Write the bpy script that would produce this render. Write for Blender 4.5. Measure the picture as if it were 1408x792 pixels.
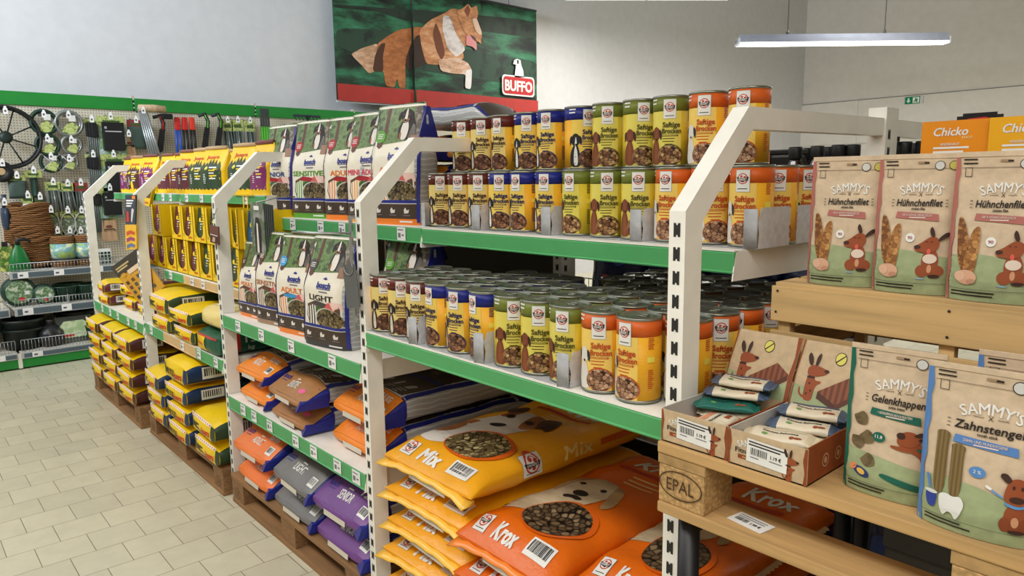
import bpy, bmesh, math, random
from math import sin, cos, pi, radians, atan2, sqrt, hypot
from mathutils import Vector, Matrix, noise
from mathutils.geometry import tessellate_polygon
random.seed(7)
V = Vector
SC = bpy.context.scene
for o in list(bpy.data.objects):
    bpy.data.objects.remove(o)
COL = SC.collection

# ---------------------------------------------------------------- camera
CAM = V((.8094, -1.1148, 1.4493)); YAW = radians(48.435); PIT = radians(8.5874); ROL = radians(-.698); FPX = 981.99
fw = V((-sin(YAW)*cos(PIT), cos(YAW)*cos(PIT), -sin(PIT)))
rt = V((cos(YAW), sin(YAW), 0)); up = rt.cross(fw)
rt, up = cos(ROL)*rt + sin(ROL)*up, -sin(ROL)*rt + cos(ROL)*up
cam = bpy.data.cameras.new('camera'); camo = bpy.data.objects.new('camera', cam); COL.objects.link(camo)
cam.sensor_fit = 'HORIZONTAL'; cam.sensor_width = 36; cam.lens = FPX/1408*36; cam.clip_start = .02
camo.matrix_world = Matrix(((rt.x, up.x, -fw.x, CAM.x), (rt.y, up.y, -fw.y, CAM.y), (rt.z, up.z, -fw.z, CAM.z), (0, 0, 0, 1)))
SC.camera = camo
def ray(x, y): return fw + rt*((x-704)/FPX) - up*((y-396)/FPX)
def PX(x, y, v): d = ray(x, y); return CAM + d*((v-CAM.x)/d.x)      # where a sight line meets the plane X = v (used to measure the shop)
def PY(x, y, v): d = ray(x, y); return CAM + d*((v-CAM.y)/d.y)

# ---------------------------------------------------------------- light and exposure
SC.view_settings.view_transform = 'Standard'; SC.view_settings.look = 'None'
SC.view_settings.gamma = 1; SC.view_settings.use_curve_mapping = False
SC.view_settings.exposure = 0.0
W = bpy.data.worlds.new('world'); SC.world = W; W.use_nodes = True
W.node_tree.nodes['Background'].inputs[0].default_value = (.75, .8, .9, 1); W.node_tree.nodes['Background'].inputs[1].default_value = .3
def area(name, loc, sx, sy, power, col, rot=(0, 0, 0)):
    l = bpy.data.lights.new(name, 'AREA'); l.shape = 'RECTANGLE'; l.size = sx; l.size_y = sy; l.energy = power; l.color = col
    o = bpy.data.objects.new(name, l); COL.objects.link(o); o.location = loc; o.rotation_euler = rot
    return o
WARM = (1, .96, .90); COOL = (.76, .87, 1)
area('aisle_light', (-1.6, -2.3, 3.9), 7.5, .7, 190, WARM)
area('aisle_light', (-1.8, 3.9, 3.9), 7.0, .5, 42, WARM)
area('aisle_light', (-1.0, 9.0, 3.9), 7.5, .5, 150, WARM)
area('front_light', (2.6, -2.4, 3.2), 2.5, 2.5, 60, WARM, (0, radians(25), 0))
area('cool_wall_fill', (-3.6, -4.8, 4.0), 2.6, 1.8, 215, COOL, (radians(97), 0, radians(24))).data.spread = radians(100)  # cool fill light added to brighten the left wall, no window built

# ---------------------------------------------------------------- materials
def lin(c):
    def f(u):
        u /= 255
        return u/12.92 if u <= .04045 else ((u+.055)/1.055)**2.4
    return (f(c[0]), f(c[1]), f(c[2]), 1)
MATS = {}
def M(c, rough=.5, kind='plain', **k):
    key = (c, rough, kind, tuple(sorted(k.items())))
    if key in MATS: return MATS[key]
    m = bpy.data.materials.new('%s_%d_%d_%d' % ((kind,)+tuple(c))); m.use_nodes = True; MATS[key] = m
    nt = m.node_tree; N = nt.nodes; Lk = nt.links; b = N['Principled BSDF']
    b.inputs['Roughness'].default_value = rough; b.inputs['Metallic'].default_value = k.get('metal', 0)
    b.inputs['Specular IOR Level'].default_value = k.get('spec', .4)
    if 'alpha' in k: b.inputs['Alpha'].default_value = k['alpha']
    if 'trans' in k: b.inputs['Transmission Weight'].default_value = k['trans']
    base = lin(c)
    def new(t, **kw):
        n = N.new(t)
        for a, v in kw.items(): setattr(n, a, v)
        return n
    def coord(scale=(1, 1, 1), loc=(0, 0, 0), rot=(0, 0, 0), src='Object'):
        t = new('ShaderNodeTexCoord'); mp = new('ShaderNodeMapping')
        mp.inputs['Scale'].default_value = scale; mp.inputs['Location'].default_value = loc; mp.inputs['Rotation'].default_value = rot
        Lk.new(t.outputs[src], mp.inputs[0]); return mp.outputs[0]
    def ramp(fac, stops):
        r = new('ShaderNodeValToRGB'); e = r.color_ramp.elements
        while len(e) < len(stops): e.new(.5)
        for i, (p, cc) in enumerate(stops): e[i].position = p; e[i].color = lin(cc)
        Lk.new(fac, r.inputs[0]); Lk.new(r.outputs[0], b.inputs['Base Color']); return r
    def bump(h, st, dist=.002):
        n = new('ShaderNodeBump'); n.inputs['Strength'].default_value = st; n.inputs['Distance'].default_value = dist
        Lk.new(h, n.inputs['Height']); Lk.new(n.outputs[0], b.inputs['Normal'])
    def noi(vec, sc, det=3, rg=.55):
        n = new('ShaderNodeTexNoise'); n.inputs['Scale'].default_value = sc; n.inputs['Detail'].default_value = det; n.inputs['Roughness'].default_value = rg
        Lk.new(vec, n.inputs['Vector']); return n.outputs['Fac']
    def vary(amt, sc):
        f = noi(coord(), sc)
        lo = tuple(max(0, u*(1-amt)) for u in c); hi = tuple(min(255, u*(1+amt)) for u in c)
        ramp(f, [(.3, lo), (.7, hi)]); return f
    if kind == 'plain':
        vary(k.get('amt', .03), k.get('sc', 8))
    elif kind == 'film':                      # printed plastic film, fine creases
        f = vary(.03, 6); g = noi(coord(), k.get('sc', 15), 5, .58); bump(g, k.get('st', .4), .012)
    elif kind == 'paper':
        f = vary(.05, 60); bump(noi(coord(), 18, 4), .2, .004)
    elif kind == 'emit':
        N.remove(b); e = new('ShaderNodeEmission'); e.inputs[0].default_value = base; e.inputs[1].default_value = k['power']
        Lk.new(e.outputs[0], N['Material Output'].inputs[0])
    elif kind == 'wood':
        ax = k.get('ax', 0); s = [26, 26, 26]; s[ax] = 1.6
        f = noi(coord(tuple(s), loc=(k.get('seed', 0),)*3), 1.0, 5, .6)
        d = k.get('d', .22)
        ramp(f, [(.25, tuple(u*(1-d) for u in c)), (.55, c), (.8, tuple(min(255, u*(1+d*.45)) for u in c))])
        bump(f, .25, .003)
    elif kind == 'chip':                      # pressed chip block
        v = new('ShaderNodeTexVoronoi'); v.inputs['Scale'].default_value = 130; Lk.new(coord(), v.inputs['Vector'])
        ramp(v.outputs['Distance'], [(.1, tuple(u*1.06 for u in c)), (.75, tuple(u*.84 for u in c))]); bump(v.outputs['Distance'], .2, .001)
    elif kind == 'kibble':                    # printed pieces: every cell its own tone, dark gaps between
        vec = coord(k.get('str', (1, 1, 1)))
        v = new('ShaderNodeTexVoronoi'); v.inputs['Scale'].default_value = k.get('sc', 60); Lk.new(vec, v.inputs['Vector'])
        e = new('ShaderNodeTexVoronoi', feature='DISTANCE_TO_EDGE'); e.inputs['Scale'].default_value = k.get('sc', 60); Lk.new(vec, e.inputs['Vector'])
        sp = new('ShaderNodeSeparateColor'); Lk.new(v.outputs['Color'], sp.inputs[0])
        r = ramp(sp.outputs[0], [(.15, tuple((u+w)/2 for u, w in zip(c, k['lo']))), (.5, c), (.9, k['hi'])])
        g = new('ShaderNodeValToRGB'); g.color_ramp.elements[0].position = .0; g.color_ramp.elements[0].color = lin(k['lo']); g.color_ramp.elements[1].position = k.get('gap', .16); g.color_ramp.elements[1].color = (1, 1, 1, 1)
        Lk.new(e.outputs['Distance'], g.inputs[0])
        mx = new('ShaderNodeMix', data_type='RGBA', blend_type='MULTIPLY'); mx.inputs[0].default_value = 1
        Lk.new(r.outputs[0], mx.inputs[6]); Lk.new(g.outputs[0], mx.inputs[7]); out = mx.outputs[2]
        h = new('ShaderNodeValToRGB'); rd = k.get('round', .62); h.color_ramp.elements[0].position = rd-.2; h.color_ramp.elements[0].color = (1, 1, 1, 1); h.color_ramp.elements[1].position = rd; h.color_ramp.elements[1].color = lin(k['lo'])
        Lk.new(v.outputs['Distance'], h.inputs[0]); m2 = new('ShaderNodeMix', data_type='RGBA', blend_type='MULTIPLY'); m2.inputs[0].default_value = 1
        Lk.new(out, m2.inputs[6]); Lk.new(h.outputs[0], m2.inputs[7]); Lk.new(m2.outputs[2], b.inputs['Base Color'])
    elif kind == 'stripes':
        w = new('ShaderNodeTexWave'); w.inputs['Scale'].default_value = k['sc']; w.inputs['Distortion'].default_value = k.get('dist', 0)
        w.bands_direction = 'X'; w.wave_profile = 'SIN'
        Lk.new(coord(rot=k.get('rot', (0, 0, 0))), w.inputs['Vector'])
        ramp(w.outputs['Fac'], [(k.get('a', .45), c), (k.get('b', .55), k['c2'])])
    elif kind == 'silver':                    # silver foil printed with pale wavy lines
        w = new('ShaderNodeTexWave'); w.inputs['Scale'].default_value = 17; w.inputs['Distortion'].default_value = 3.5; w.inputs['Detail'].default_value = 2; w.bands_direction = 'Z'
        Lk.new(coord(), w.inputs['Vector']); ramp(w.outputs['Fac'], [(.1, c), (.86, tuple(u*1.02 for u in c)), (.96, tuple(min(255, u*1.2) for u in c))]); bump(noi(coord(), 14, 4), .25, .006)
    elif kind == 'mix':                       # blotchy print of two or three colours
        f = noi(coord(k.get('str', (1, 1, 1))), k.get('sc', 30), k.get('det', 2))
        ramp(f, [(.36, c), (.5, k['c2'])] + ([(.64, k['c3'])] if 'c3' in k else []))
    elif kind == 'ribs':                      # can wall with fine beads
        vary(.02, 5)
        w = new('ShaderNodeTexWave'); w.inputs['Scale'].default_value = 70; w.bands_direction = 'Z'; Lk.new(coord(), w.inputs['Vector']); bump(w.outputs['Fac'], .12, .002)
    elif kind == 'rope':
        w = new('ShaderNodeTexWave'); w.inputs['Scale'].default_value = k.get('sc', 22); w.inputs['Distortion'].default_value = 5; w.bands_direction = 'Z'; w.inputs['Detail'].default_value = 3
        Lk.new(coord(), w.inputs['Vector'])
        ramp(w.outputs['Fac'], [(.1, tuple(u*.45 for u in c)), (.8, tuple(min(255, u*1.15) for u in c))]); bump(w.outputs['Fac'], .8, .01)
    elif kind == 'pegs':                      # perforated steel panel
        t = coord((1/.022,)*3); fr = new('ShaderNodeVectorMath', operation='FRACTION'); Lk.new(t, fr.inputs[0])
        sb = new('ShaderNodeVectorMath', operation='SUBTRACT'); sb.inputs[1].default_value = (.5, .5, .5); Lk.new(fr.outputs[0], sb.inputs[0])
        ml = new('ShaderNodeVectorMath', operation='MULTIPLY'); ml.inputs[1].default_value = (0, 1, 1); Lk.new(sb.outputs[0], ml.inputs[0])
        ln = new('ShaderNodeVectorMath', operation='LENGTH'); Lk.new(ml.outputs[0], ln.inputs[0])
        ramp(ln.outputs['Value'], [(.17, (112, 104, 90)), (.23, c)])
    elif kind == 'tiles':
        t = new('ShaderNodeTexCoord'); sp = new('ShaderNodeSeparateXYZ'); Lk.new(t.outputs['Object'], sp.inputs[0])
        ax_ = new('ShaderNodeMath', operation='ADD'); ax_.inputs[1].default_value = .594+.184*100; Lk.new(sp.outputs[1], ax_.inputs[0])
        ay_ = new('ShaderNodeMath', operation='ADD'); ay_.inputs[1].default_value = 2.31+.184*100; Lk.new(sp.outputs[0], ay_.inputs[0])
        cb = new('ShaderNodeCombineXYZ'); Lk.new(ax_.outputs[0], cb.inputs[0]); Lk.new(ay_.outputs[0], cb.inputs[1])
        br = new('ShaderNodeTexBrick'); br.offset = .5; Lk.new(cb.outputs[0], br.inputs['Vector'])
        for nm, vv in (('Scale', 1), ('Mortar Size', .0014), ('Mortar Smooth', .25), ('Brick Width', .184), ('Row Height', .184), ('Bias', 0)): br.inputs[nm].default_value = vv
        br.inputs['Color1'].default_value = lin(c); br.inputs['Color2'].default_value = lin(tuple(u*.95 for u in c)); br.inputs['Mortar'].default_value = lin((96, 86, 70))
        f = noi(coord(), 9, 5, .65); hs = new('ShaderNodeHueSaturation'); Lk.new(br.outputs['Color'], hs.inputs['Color'])
        mr = new('ShaderNodeMapRange'); mr.inputs['From Min'].default_value = .3; mr.inputs['From Max'].default_value = .7; mr.inputs['To Min'].default_value = .93; mr.inputs['To Max'].default_value = 1.05
        Lk.new(f, mr.inputs[0]); Lk.new(mr.outputs[0], hs.inputs['Value']); Lk.new(hs.outputs[0], b.inputs['Base Color'])
        bump(br.outputs['Fac'], .3, -.002)
    elif kind == 'lawn':                      # printed photo: blurred grass in sun and shade
        f = noi(coord((1, 1.2, 4.2)), 1.5, 4, .6)
        ramp(f, [(.36, (14, 22, 20)), (.46, (32, 62, 44)), (.56, (44, 108, 76)), (.72, (70, 140, 104))])
    elif kind == 'fur':
        f = noi(coord((1, 5, 12), rot=(.5, 0, 0)), 1.6, 5, .65)
        ramp(f, [(.28, tuple(u*.74 for u in c)), (.5, c), (.74, k.get('hi', tuple(min(255, u*1.3) for u in c)))])
    return m

# ---------------------------------------------------------------- mesh builder
class MB:
    def __init__(s): s.v = []; s.f = []; s.mi = []; s.sm = []; s.mats = []
    def m(s, mat):
        if mat not in s.mats: s.mats.append(mat)
        return s.mats.index(mat)
    def add(s, vs, fs, mat, smooth=False):
        o = len(s.v); s.v += [tuple(q) for q in vs]; i = s.m(mat)
        for f in fs: s.f.append([o+j for j in f]); s.mi.append(i); s.sm.append(smooth)
    def hexa(s, p, mat):                      # 8 corners: bottom loop then top loop
        s.add(p, [(3, 2, 1, 0), (4, 5, 6, 7), (0, 1, 5, 4), (1, 2, 6, 5), (2, 3, 7, 6), (3, 0, 4, 7)], mat)
    def box(s, x0, x1, y0, y1, z0, z1, mat, bev=0):
        if not bev:
            s.hexa([(x0, y0, z0), (x1, y0, z0), (x1, y1, z0), (x0, y1, z0), (x0, y0, z1), (x1, y0, z1), (x1, y1, z1), (x0, y1, z1)], mat); return
        bm = bmesh.new(); bmesh.ops.create_cube(bm, size=1)
        for q in bm.verts: q.co = V(((x0+x1)/2+q.co.x*(x1-x0), (y0+y1)/2+q.co.y*(y1-y0), (z0+z1)/2+q.co.z*(z1-z0)))
        bmesh.ops.bevel(bm, geom=bm.edges[:], offset=bev, segments=2, affect='EDGES', profile=.6)
        bm.verts.index_update(); s.add([q.co for q in bm.verts], [[q.index for q in f.verts] for f in bm.faces], mat); bm.free()
    def tube(s, pts, r, mat, n=8, closed=False, caps=True, smooth=True):
        pts = [V(p) for p in pts]; L = len(pts); rs = r if isinstance(r, (list, tuple)) else [r]*L
        vs = []; prev = None
        for i in range(L):
            a = pts[(i-1) % L] if (closed or i > 0) else pts[0]; b_ = pts[(i+1) % L] if (closed or i < L-1) else pts[-1]
            t = (b_-a).normalized()
            if prev is None:
                u = t.orthogonal().normalized()
            else:
                u = (prev - t*prev.dot(t)); u = u.normalized() if u.length > 1e-6 else t.orthogonal().normalized()
            prev = u; w = t.cross(u)
            for k in range(n): vs.append(pts[i] + (u*cos(2*pi*k/n) + w*sin(2*pi*k/n))*rs[i])
        fs = []
        for i in range(L if closed else L-1):
            for k in range(n): fs.append((i*n+k, i*n+(k+1) % n, ((i+1) % L)*n+(k+1) % n, ((i+1) % L)*n+k))
        if caps and not closed: fs += [tuple(range(n))[::-1], tuple((L-1)*n+k for k in range(n))]
        s.add(vs, fs, mat, smooth)
    def lathe(s, prof, mat, n=28, c=(0, 0, 0), smooth=True, squash=1):
        vs = []; L = len(prof)
        for r, z in prof:
            for k in range(n): vs.append((c[0]+r*cos(2*pi*k/n), c[1]+squash*r*sin(2*pi*k/n), c[2]+z))
        fs = [(i*n+k, i*n+(k+1) % n, (i+1)*n+(k+1) % n, (i+1)*n+k) for i in range(L-1) for k in range(n)]
        if prof[0][0] > 1e-4: fs.append(tuple(range(n))[::-1])
        if prof[-1][0] > 1e-4: fs.append(tuple((L-1)*n+k for k in range(n)))
        s.add(vs, fs, mat, smooth)
    def prism(s, poly, F, d, mat, side=None):  # poly in a plane, F(x, y, depth) -> point
        n = len(poly); vs = [F(x, y, 0) for x, y in poly] + [F(x, y, d) for x, y in poly]
        tr = tessellate_polygon([[V((x, y, 0)) for x, y in poly]])
        s.add(vs, [tuple(t) for t in tr] + [tuple(n+i for i in t[::-1]) for t in tr], mat)
        s.add(vs, [(i, (i+1) % n, n+(i+1) % n, n+i) for i in range(n)], side or mat)
    def xf(s, mt):
        s.v = [tuple(mt @ V(q)) for q in s.v]; return s
    # ---- print on a surface S(x, y)
    def onto(s, S, p2, tris, off, mat, smooth=True):
        e = .0008; vs = []; offs = off if isinstance(off, list) else None
        for i_, (x, y) in enumerate(p2):
            if offs: off = offs[i_]
            p = S(x, y); n = (S(x+e, y)-p).cross(S(x, y+e)-p)
            vs.append(p + (n.normalized() if n.length > 1e-12 else V((0, 0, 1)))*off)
        s.add(vs, tris, mat, smooth)
    def dgrid(s, S, x0, x1, y0, y1, off, mat, nx=6, ny=6):
        p2 = [(x0+(x1-x0)*i/nx, y0+(y1-y0)*j/ny) for j in range(ny+1) for i in range(nx+1)]
        s.onto(S, p2, [(j*(nx+1)+i, j*(nx+1)+i+1, (j+1)*(nx+1)+i+1, (j+1)*(nx+1)+i) for j in range(ny) for i in range(nx)], off, mat)
    def dpoly(s, S, pts, off, mat, me=.03):
        tr = [tuple(t) for t in tessellate_polygon([[V((x, y, 0)) for x, y in pts]])]
        P = [tuple(p) for p in pts]; out = []; todo = tr
        while todo:
            t = todo.pop(); a, b_, c = t
            l = [hypot(P[i][0]-P[j][0], P[i][1]-P[j][1]) for i, j in ((a, b_), (b_, c), (c, a))]; k = max(range(3), key=lambda q: l[q])
            if l[k] < me or len(P) > 3000: out.append(t); continue
            i, j = ((a, b_), (b_, c), (c, a))[k]; P.append(((P[i][0]+P[j][0])/2, (P[i][1]+P[j][1])/2)); n = len(P)-1; o = t[(k+2) % 3]
            todo += [(i, n, o), (n, j, o)]
        fix = []
        for a, b_, c in out:
            ar = (P[b_][0]-P[a][0])*(P[c][1]-P[a][1])-(P[b_][1]-P[a][1])*(P[c][0]-P[a][0])
            fix.append((a, b_, c) if ar > 0 else (a, c, b_))
        s.onto(S, P, fix, off, mat)
    def dsm(s, S, pts, off, mat, me=.03):      # the same with the corners rounded
        for _ in range(2):
            q = []
            for i in range(len(pts)):
                a, e = pts[i], pts[(i+1) % len(pts)]; q += [(a[0]*.78+e[0]*.22, a[1]*.78+e[1]*.22), (a[0]*.22+e[0]*.78, a[1]*.22+e[1]*.78)]
            pts = q
        s.dpoly(S, pts, off, mat, me)
    def dell(s, S, cx, cy, rx, ry, off, mat, rot=0, n=24, rings=3):
        P = [(cx, cy)]; F = []
        for r in range(1, rings+1):
            for k in range(n):
                a = 2*pi*k/n; x = rx*r/rings*cos(a); y = ry*r/rings*sin(a); P.append((cx+x*cos(rot)-y*sin(rot), cy+x*sin(rot)+y*cos(rot)))
        for k in range(n):
            F.append((0, 1+k, 1+(k+1) % n))
            for r in range(rings-1): o = 1+r*n; F.append((o+k, o+n+k, o+n+(k+1) % n, o+(k+1) % n))
        s.onto(S, P, F, off, mat)
    def dtext(s, S, t, cx, cy, h, off, mat, w=None, al='C', sh=0, rot=0, bold=.03, fn=None):
        p, tr, tw = text(t, bold); sx = h if w is None else w/max(tw, 1e-6)
        if w is not None and w < 0: sx = h
        x0 = -tw*sx/2 if al == 'C' else 0
        P = []
        for x, y in p:
            X, Y_ = x0+x*sx+sh*y*h, (y-.5)*h
            if fn: X, Y_ = fn(X, Y_)
            P.append((cx+X*cos(rot)-Y_*sin(rot), cy+X*sin(rot)+Y_*cos(rot)))
        if bold > .01: q = len(P)//4; off = [off+(i//q)*max(.00012, h*.006) for i in range(len(P))]
        s.onto(S, P, tr, off, mat)
    def dlines(s, S, x0, x1, y, n, dy, h, off, mat, rag=.25, seed=1):
        R = random.Random(seed)
        for i in range(n):
            xe = x1-(x1-x0)*rag*R.random(); s.dgrid(S, x0, xe, y-i*dy, y-i*dy+h, off, mat, 3, 1)
    def dbars(s, S, x0, x1, y0, y1, off, seed=1, n=14, horiz=False):
        R = random.Random(seed); s.dgrid(S, x0, x1, y0, y1, off, WHITE, 3, 3); mx = (x1-x0)*.08; my = (y1-y0)*.12
        a, e = (x0+mx, x1-mx) if not horiz else (y0+my, y1-my); st = (e-a)/n
        for i in range(n):
            w = st*R.uniform(.3, .8); q = a+i*st
            if horiz: s.dgrid(S, x0+mx, x1-mx, q, q+w, off+.0005, BLACK, 3, 1)
            else: s.dgrid(S, q, q+w, y0+my*2, y1-my, off+.0005, BLACK, 1, 3)
    def build(s, name, parent=None, loc=None, rot=0):
        me = bpy.data.meshes.new(name); me.from_pydata(s.v, [], s.f)
        for m_ in s.mats: me.materials.append(m_)
        me.polygons.foreach_set('material_index', s.mi); me.polygons.foreach_set('use_smooth', s.sm); me.update()
        o = bpy.data.objects.new(name, me); COL.objects.link(o)
        if parent: o.parent = parent
        if loc: o.location = loc
        if rot: o.rotation_euler = (0, 0, rot)
        return o
TX = {}
def text(t, bold=.03):
    if (t, bold) in TX: return TX[(t, bold)]
    cu = bpy.data.curves.new('t', 'FONT'); cu.body = t; cu.resolution_u = 2; cu.fill_mode = "FRONT"
    ob = bpy.data.objects.new('t', cu); COL.objects.link(ob)
    dg = bpy.context.evaluated_depsgraph_get(); ev = ob.evaluated_get(dg); me = ev.to_mesh()
    P = [(q.co.x, q.co.y) for q in me.vertices]; F = []
    for pg in me.polygons:
        v = list(pg.vertices); ar = sum(P[v[i]][0]*P[v[(i+1) % len(v)]][1]-P[v[(i+1) % len(v)]][0]*P[v[i]][1] for i in range(len(v)))
        F.append(tuple(v) if ar > 0 else tuple(v[::-1]))
    if bold > .01:                             # bolder strokes: the letters laid over themselves a little apart
        e = bold*.42; P0, F0 = P, F; P, F = [], []
        for dx, dy in ((-e, -e*.7), (e, -e*.7), (e, e*.7), (-e, e*.7)): n = len(P); P += [(x+dx, y+dy) for x, y in P0]; F += [tuple(n+i for i in f) for f in F0]
    ev.to_mesh_clear(); bpy.data.objects.remove(ob); bpy.data.curves.remove(cu)
    x0 = min((p[0] for p in P), default=0); x1 = max((p[0] for p in P), default=1)
    k = 1/.72                                  # capital height becomes 1
    TX[(t, bold)] = ([((x-x0)*k, y*k) for x, y in P], F, (x1-x0)*k); return TX[(t, bold)]
def flat(o, ux, uy):
    o, ux, uy = V(o), V(ux), V(uy); return lambda x, y: o+ux*x+uy*y

# ---------------------------------------------------------------- things, parts, copies
def tag(o, label, cat, group=None):
    o['label'] = label; o['category'] = cat
    if group: o['group'] = group
    return o
def thing(name, label, cat, loc=(0, 0, 0), rot=0, group=None):
    o = bpy.data.objects.new(name, None); COL.objects.link(o); o.empty_display_size = .05
    o.location = loc; o.rotation_euler = (0, 0, rot); return tag(o, label, cat, group)
def dup(root, loc, rot, label, group=None):
    def cp(o, p):
        c = o.copy(); COL.objects.link(c)
        if p: c.parent = p
        for ch in kids.get(o, ()): cp(ch, c)
        return c
    kids = {}
    def walk(o):
        kids[o] = list(o.children)
        for ch in kids[o]: walk(ch)
    walk(root); c = cp(root, None); c.location = loc; c.rotation_euler = (0, 0, rot); c['label'] = label
    if group: c['group'] = group
    return c
class Proto:                                   # builds a thing once, then hands out copies of it
    def __init__(s, make): s.make = make; s.o = None
    def put(s, loc, rot, label, group=None):
        if s.o is None:
            s.o = s.make(); s.o.location = loc; s.o.rotation_euler = (0, 0, rot); s.o['label'] = label
            if group: s.o['group'] = group
            return s.o
        return dup(s.o, loc, rot, label, group)
def struct(mb, name): o = mb.build(name); o['kind'] = 'structure'; return o
ORD = ['first', 'second', 'third', 'fourth', 'fifth', 'sixth', 'seventh', 'eighth', 'ninth', 'tenth', 'eleventh', 'twelfth', 'thirteenth']

# common colours
WHITE = M((232, 232, 228), .5); BLACK = M((22, 22, 24), .5); CREAM = M((242, 240, 232), .38); DARK = M((18, 18, 18), .7)
GREEN = M((80, 164, 100), .45); RAIL = M((34, 132, 52), .45); STEEL = M((170, 172, 172), .3, metal=.9); SILVER = M((178, 180, 182), .42, 'silver', metal=.15)
TAGW = M((236, 236, 236), .5); PINK = M((232, 96, 150), .5); LGREY = M((176, 176, 178), .6); CREAM2 = M((228, 224, 212), .5)

# ---------------------------------------------------------------- bags
def sgp(c, e): return math.copysign(abs(c)**e, c)
class Bag:
    """soft bag: x across, y along its length, z thickness, resting on z = 0; prof(v) -> width factor, thickness factor, squareness, centre shift"""
    def __init__(s, W, L, T, prof, seed=0, wr=.006, fq=9):
        s.W, s.L, s.T, s.prof, s.seed, s.wr, s.fq = W, L, T, prof, seed, wr, fq
    def D(s, x, y, sg, tf):                    # soft dents, always into the bag
        q = noise.noise(V((x*s.fq, y*s.fq, s.seed*3.7+sg*5)))
        return s.wr*min(1, tf*1.3)*((q-.75) if sg > 0 else .5*abs(q))
    def ring(s, th, v):
        wf, tf, n, zc = s.prof(v); c, q = cos(th), sin(th)
        x = s.W/2*wf*sgp(c, 2/n); z = s.T*(.5+zc)+s.T/2*tf*sgp(q, 2/n); y = v*s.L
        k = min(1, abs(z-s.T*(.5+zc))/(s.T*.5*tf+1e-6)*2)
        return V((x, y, z+(s.D(x, y, 1 if q >= 0 else -1, tf)*k)))
    def top(s, x, y, sg=1):
        v = min(1, max(0, y/s.L)); wf, tf, n, zc = s.prof(v); a = min(.9995, abs(x)/(s.W/2*wf))
        h = (1-a**n)**(1/n); k = min(1, h*2)
        return V((x, y, s.T*(.5+zc)+sg*(s.T/2*tf*h)+s.D(x, y, sg, tf)*k))
    def side(s, sx):                           # S(y, z) on the side, outward
        def S(y, z):
            v = min(1, max(0, y/s.L)); wf, tf, n, zc = s.prof(v); q = (z-s.T*(.5+zc))/(s.T/2*tf+1e-6); q = max(-.999, min(.999, q))
            return V((sx*s.W/2*wf*(1-abs(q)**n)**(1/n), y, z))
        return S if sx > 0 else (lambda y, z: S(-y, z))
    def body(s, mb, mat, nv=26, nt=40, endb=.0, fmat=None, cap=None):
        vs = [s.ring(2*pi*(k+.5)/nt, i/nv) for i in range(nv+1) for k in range(nt)]; fs = []
        for i in range(nv):
            for k in range(nt): fs.append((i*nt+k, i*nt+(k+1) % nt, (i+1)*nt+(k+1) % nt, (i+1)*nt+k))
        fs = [f[::-1] for f in fs]
        if fmat:
            o = len(mb.v); mb.v += [tuple(q) for q in vs]
            for j, f in enumerate(fs):
                mb.f.append([o+q for q in f]); mb.mi.append(mb.m(fmat((2*pi*(j % nt+1)/nt), (j//nt+.5)/nv) or mat)); mb.sm.append(True)
        else: mb.add(vs, fs, mat, True)
        for i, e in ((0, -endb), (nv, endb)):
            r = vs[i*nt:(i+1)*nt]; c = sum((q for q in r), V())/nt; rr = list(r)
            mid = [c+(q-c)*.6+V((0, e*.7, 0)) for q in r]; n = nt
            f2 = [(k, (k+1) % n, n+(k+1) % n, n+k) for k in range(n)]+[(n+k, n+(k+1) % n, 2*n) for k in range(n)]
            if i: f2 = [f[::-1] for f in f2]
            mb.add(rr+mid+[c+V((0, e, 0))], f2, (cap or mat) if i == 0 else mat, True)
    def end(s, b=0):                           # S(x, z) on the front end
        wf, tf, n, zc = s.prof(0)
        def S(x, z):
            a = x/(s.W/2*wf); q = (z-s.T*(.5+zc))/(s.T/2*tf); r = max(abs(a), abs(q))
            return V((x, -b*(1-min(1, r)**2)*1.05, z))
        return S
UPR = Matrix(((1, 0, 0, 0), (0, 0, -1, 0), (0, 1, 0, 0), (0, 0, 0, 1)))   # stands a lying bag up, print to the front
def stand(S, T):                               # the same for a print surface
    mt = Matrix.Translation((0, T, 0)) @ UPR
    return lambda x, y: mt @ S(x, y)
def P_block(v):                                # front end folded square, far end thin
    f = min(1, .80+v*3.2); b = min(1, (1-v)/.2+.12)
    return (1, min(f, b), 4.5, -(1-min(f, b))/2*.7)
def P_slope(v):                                # front end falls away under the print
    f = min(1, .30+.70*sin(min(1, v/.17)*pi/2)); b = min(1, (1-v)/.2+.12); t = min(f, b)
    return (1-.04*(1-f), t, 4.2, -(1-t)/2*.75)
def P_pillow(v):
    e = min(v, 1-v); t = max(.10, sin(min(1, e/.13)*pi/2)**.7); return (1+.05*(1-t), t, 3.4, -.10*(1-t))
def P_stand(v):
    t = 1 if v < .55 else 1-(v-.55)/.45*.985
    return (1-.03*(v > .9), max(.02, t*(.93+.07*min(1, v/.08))), 6-3*v, 0)
def P_doy(v):
    t = (.86+.14*min(1, v/.14)) if v < .14 else max(.03, 1-((v-.14)/.7)**1.25) if v < .84 else .03
    return (1, t, 2.1, 0)
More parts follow.
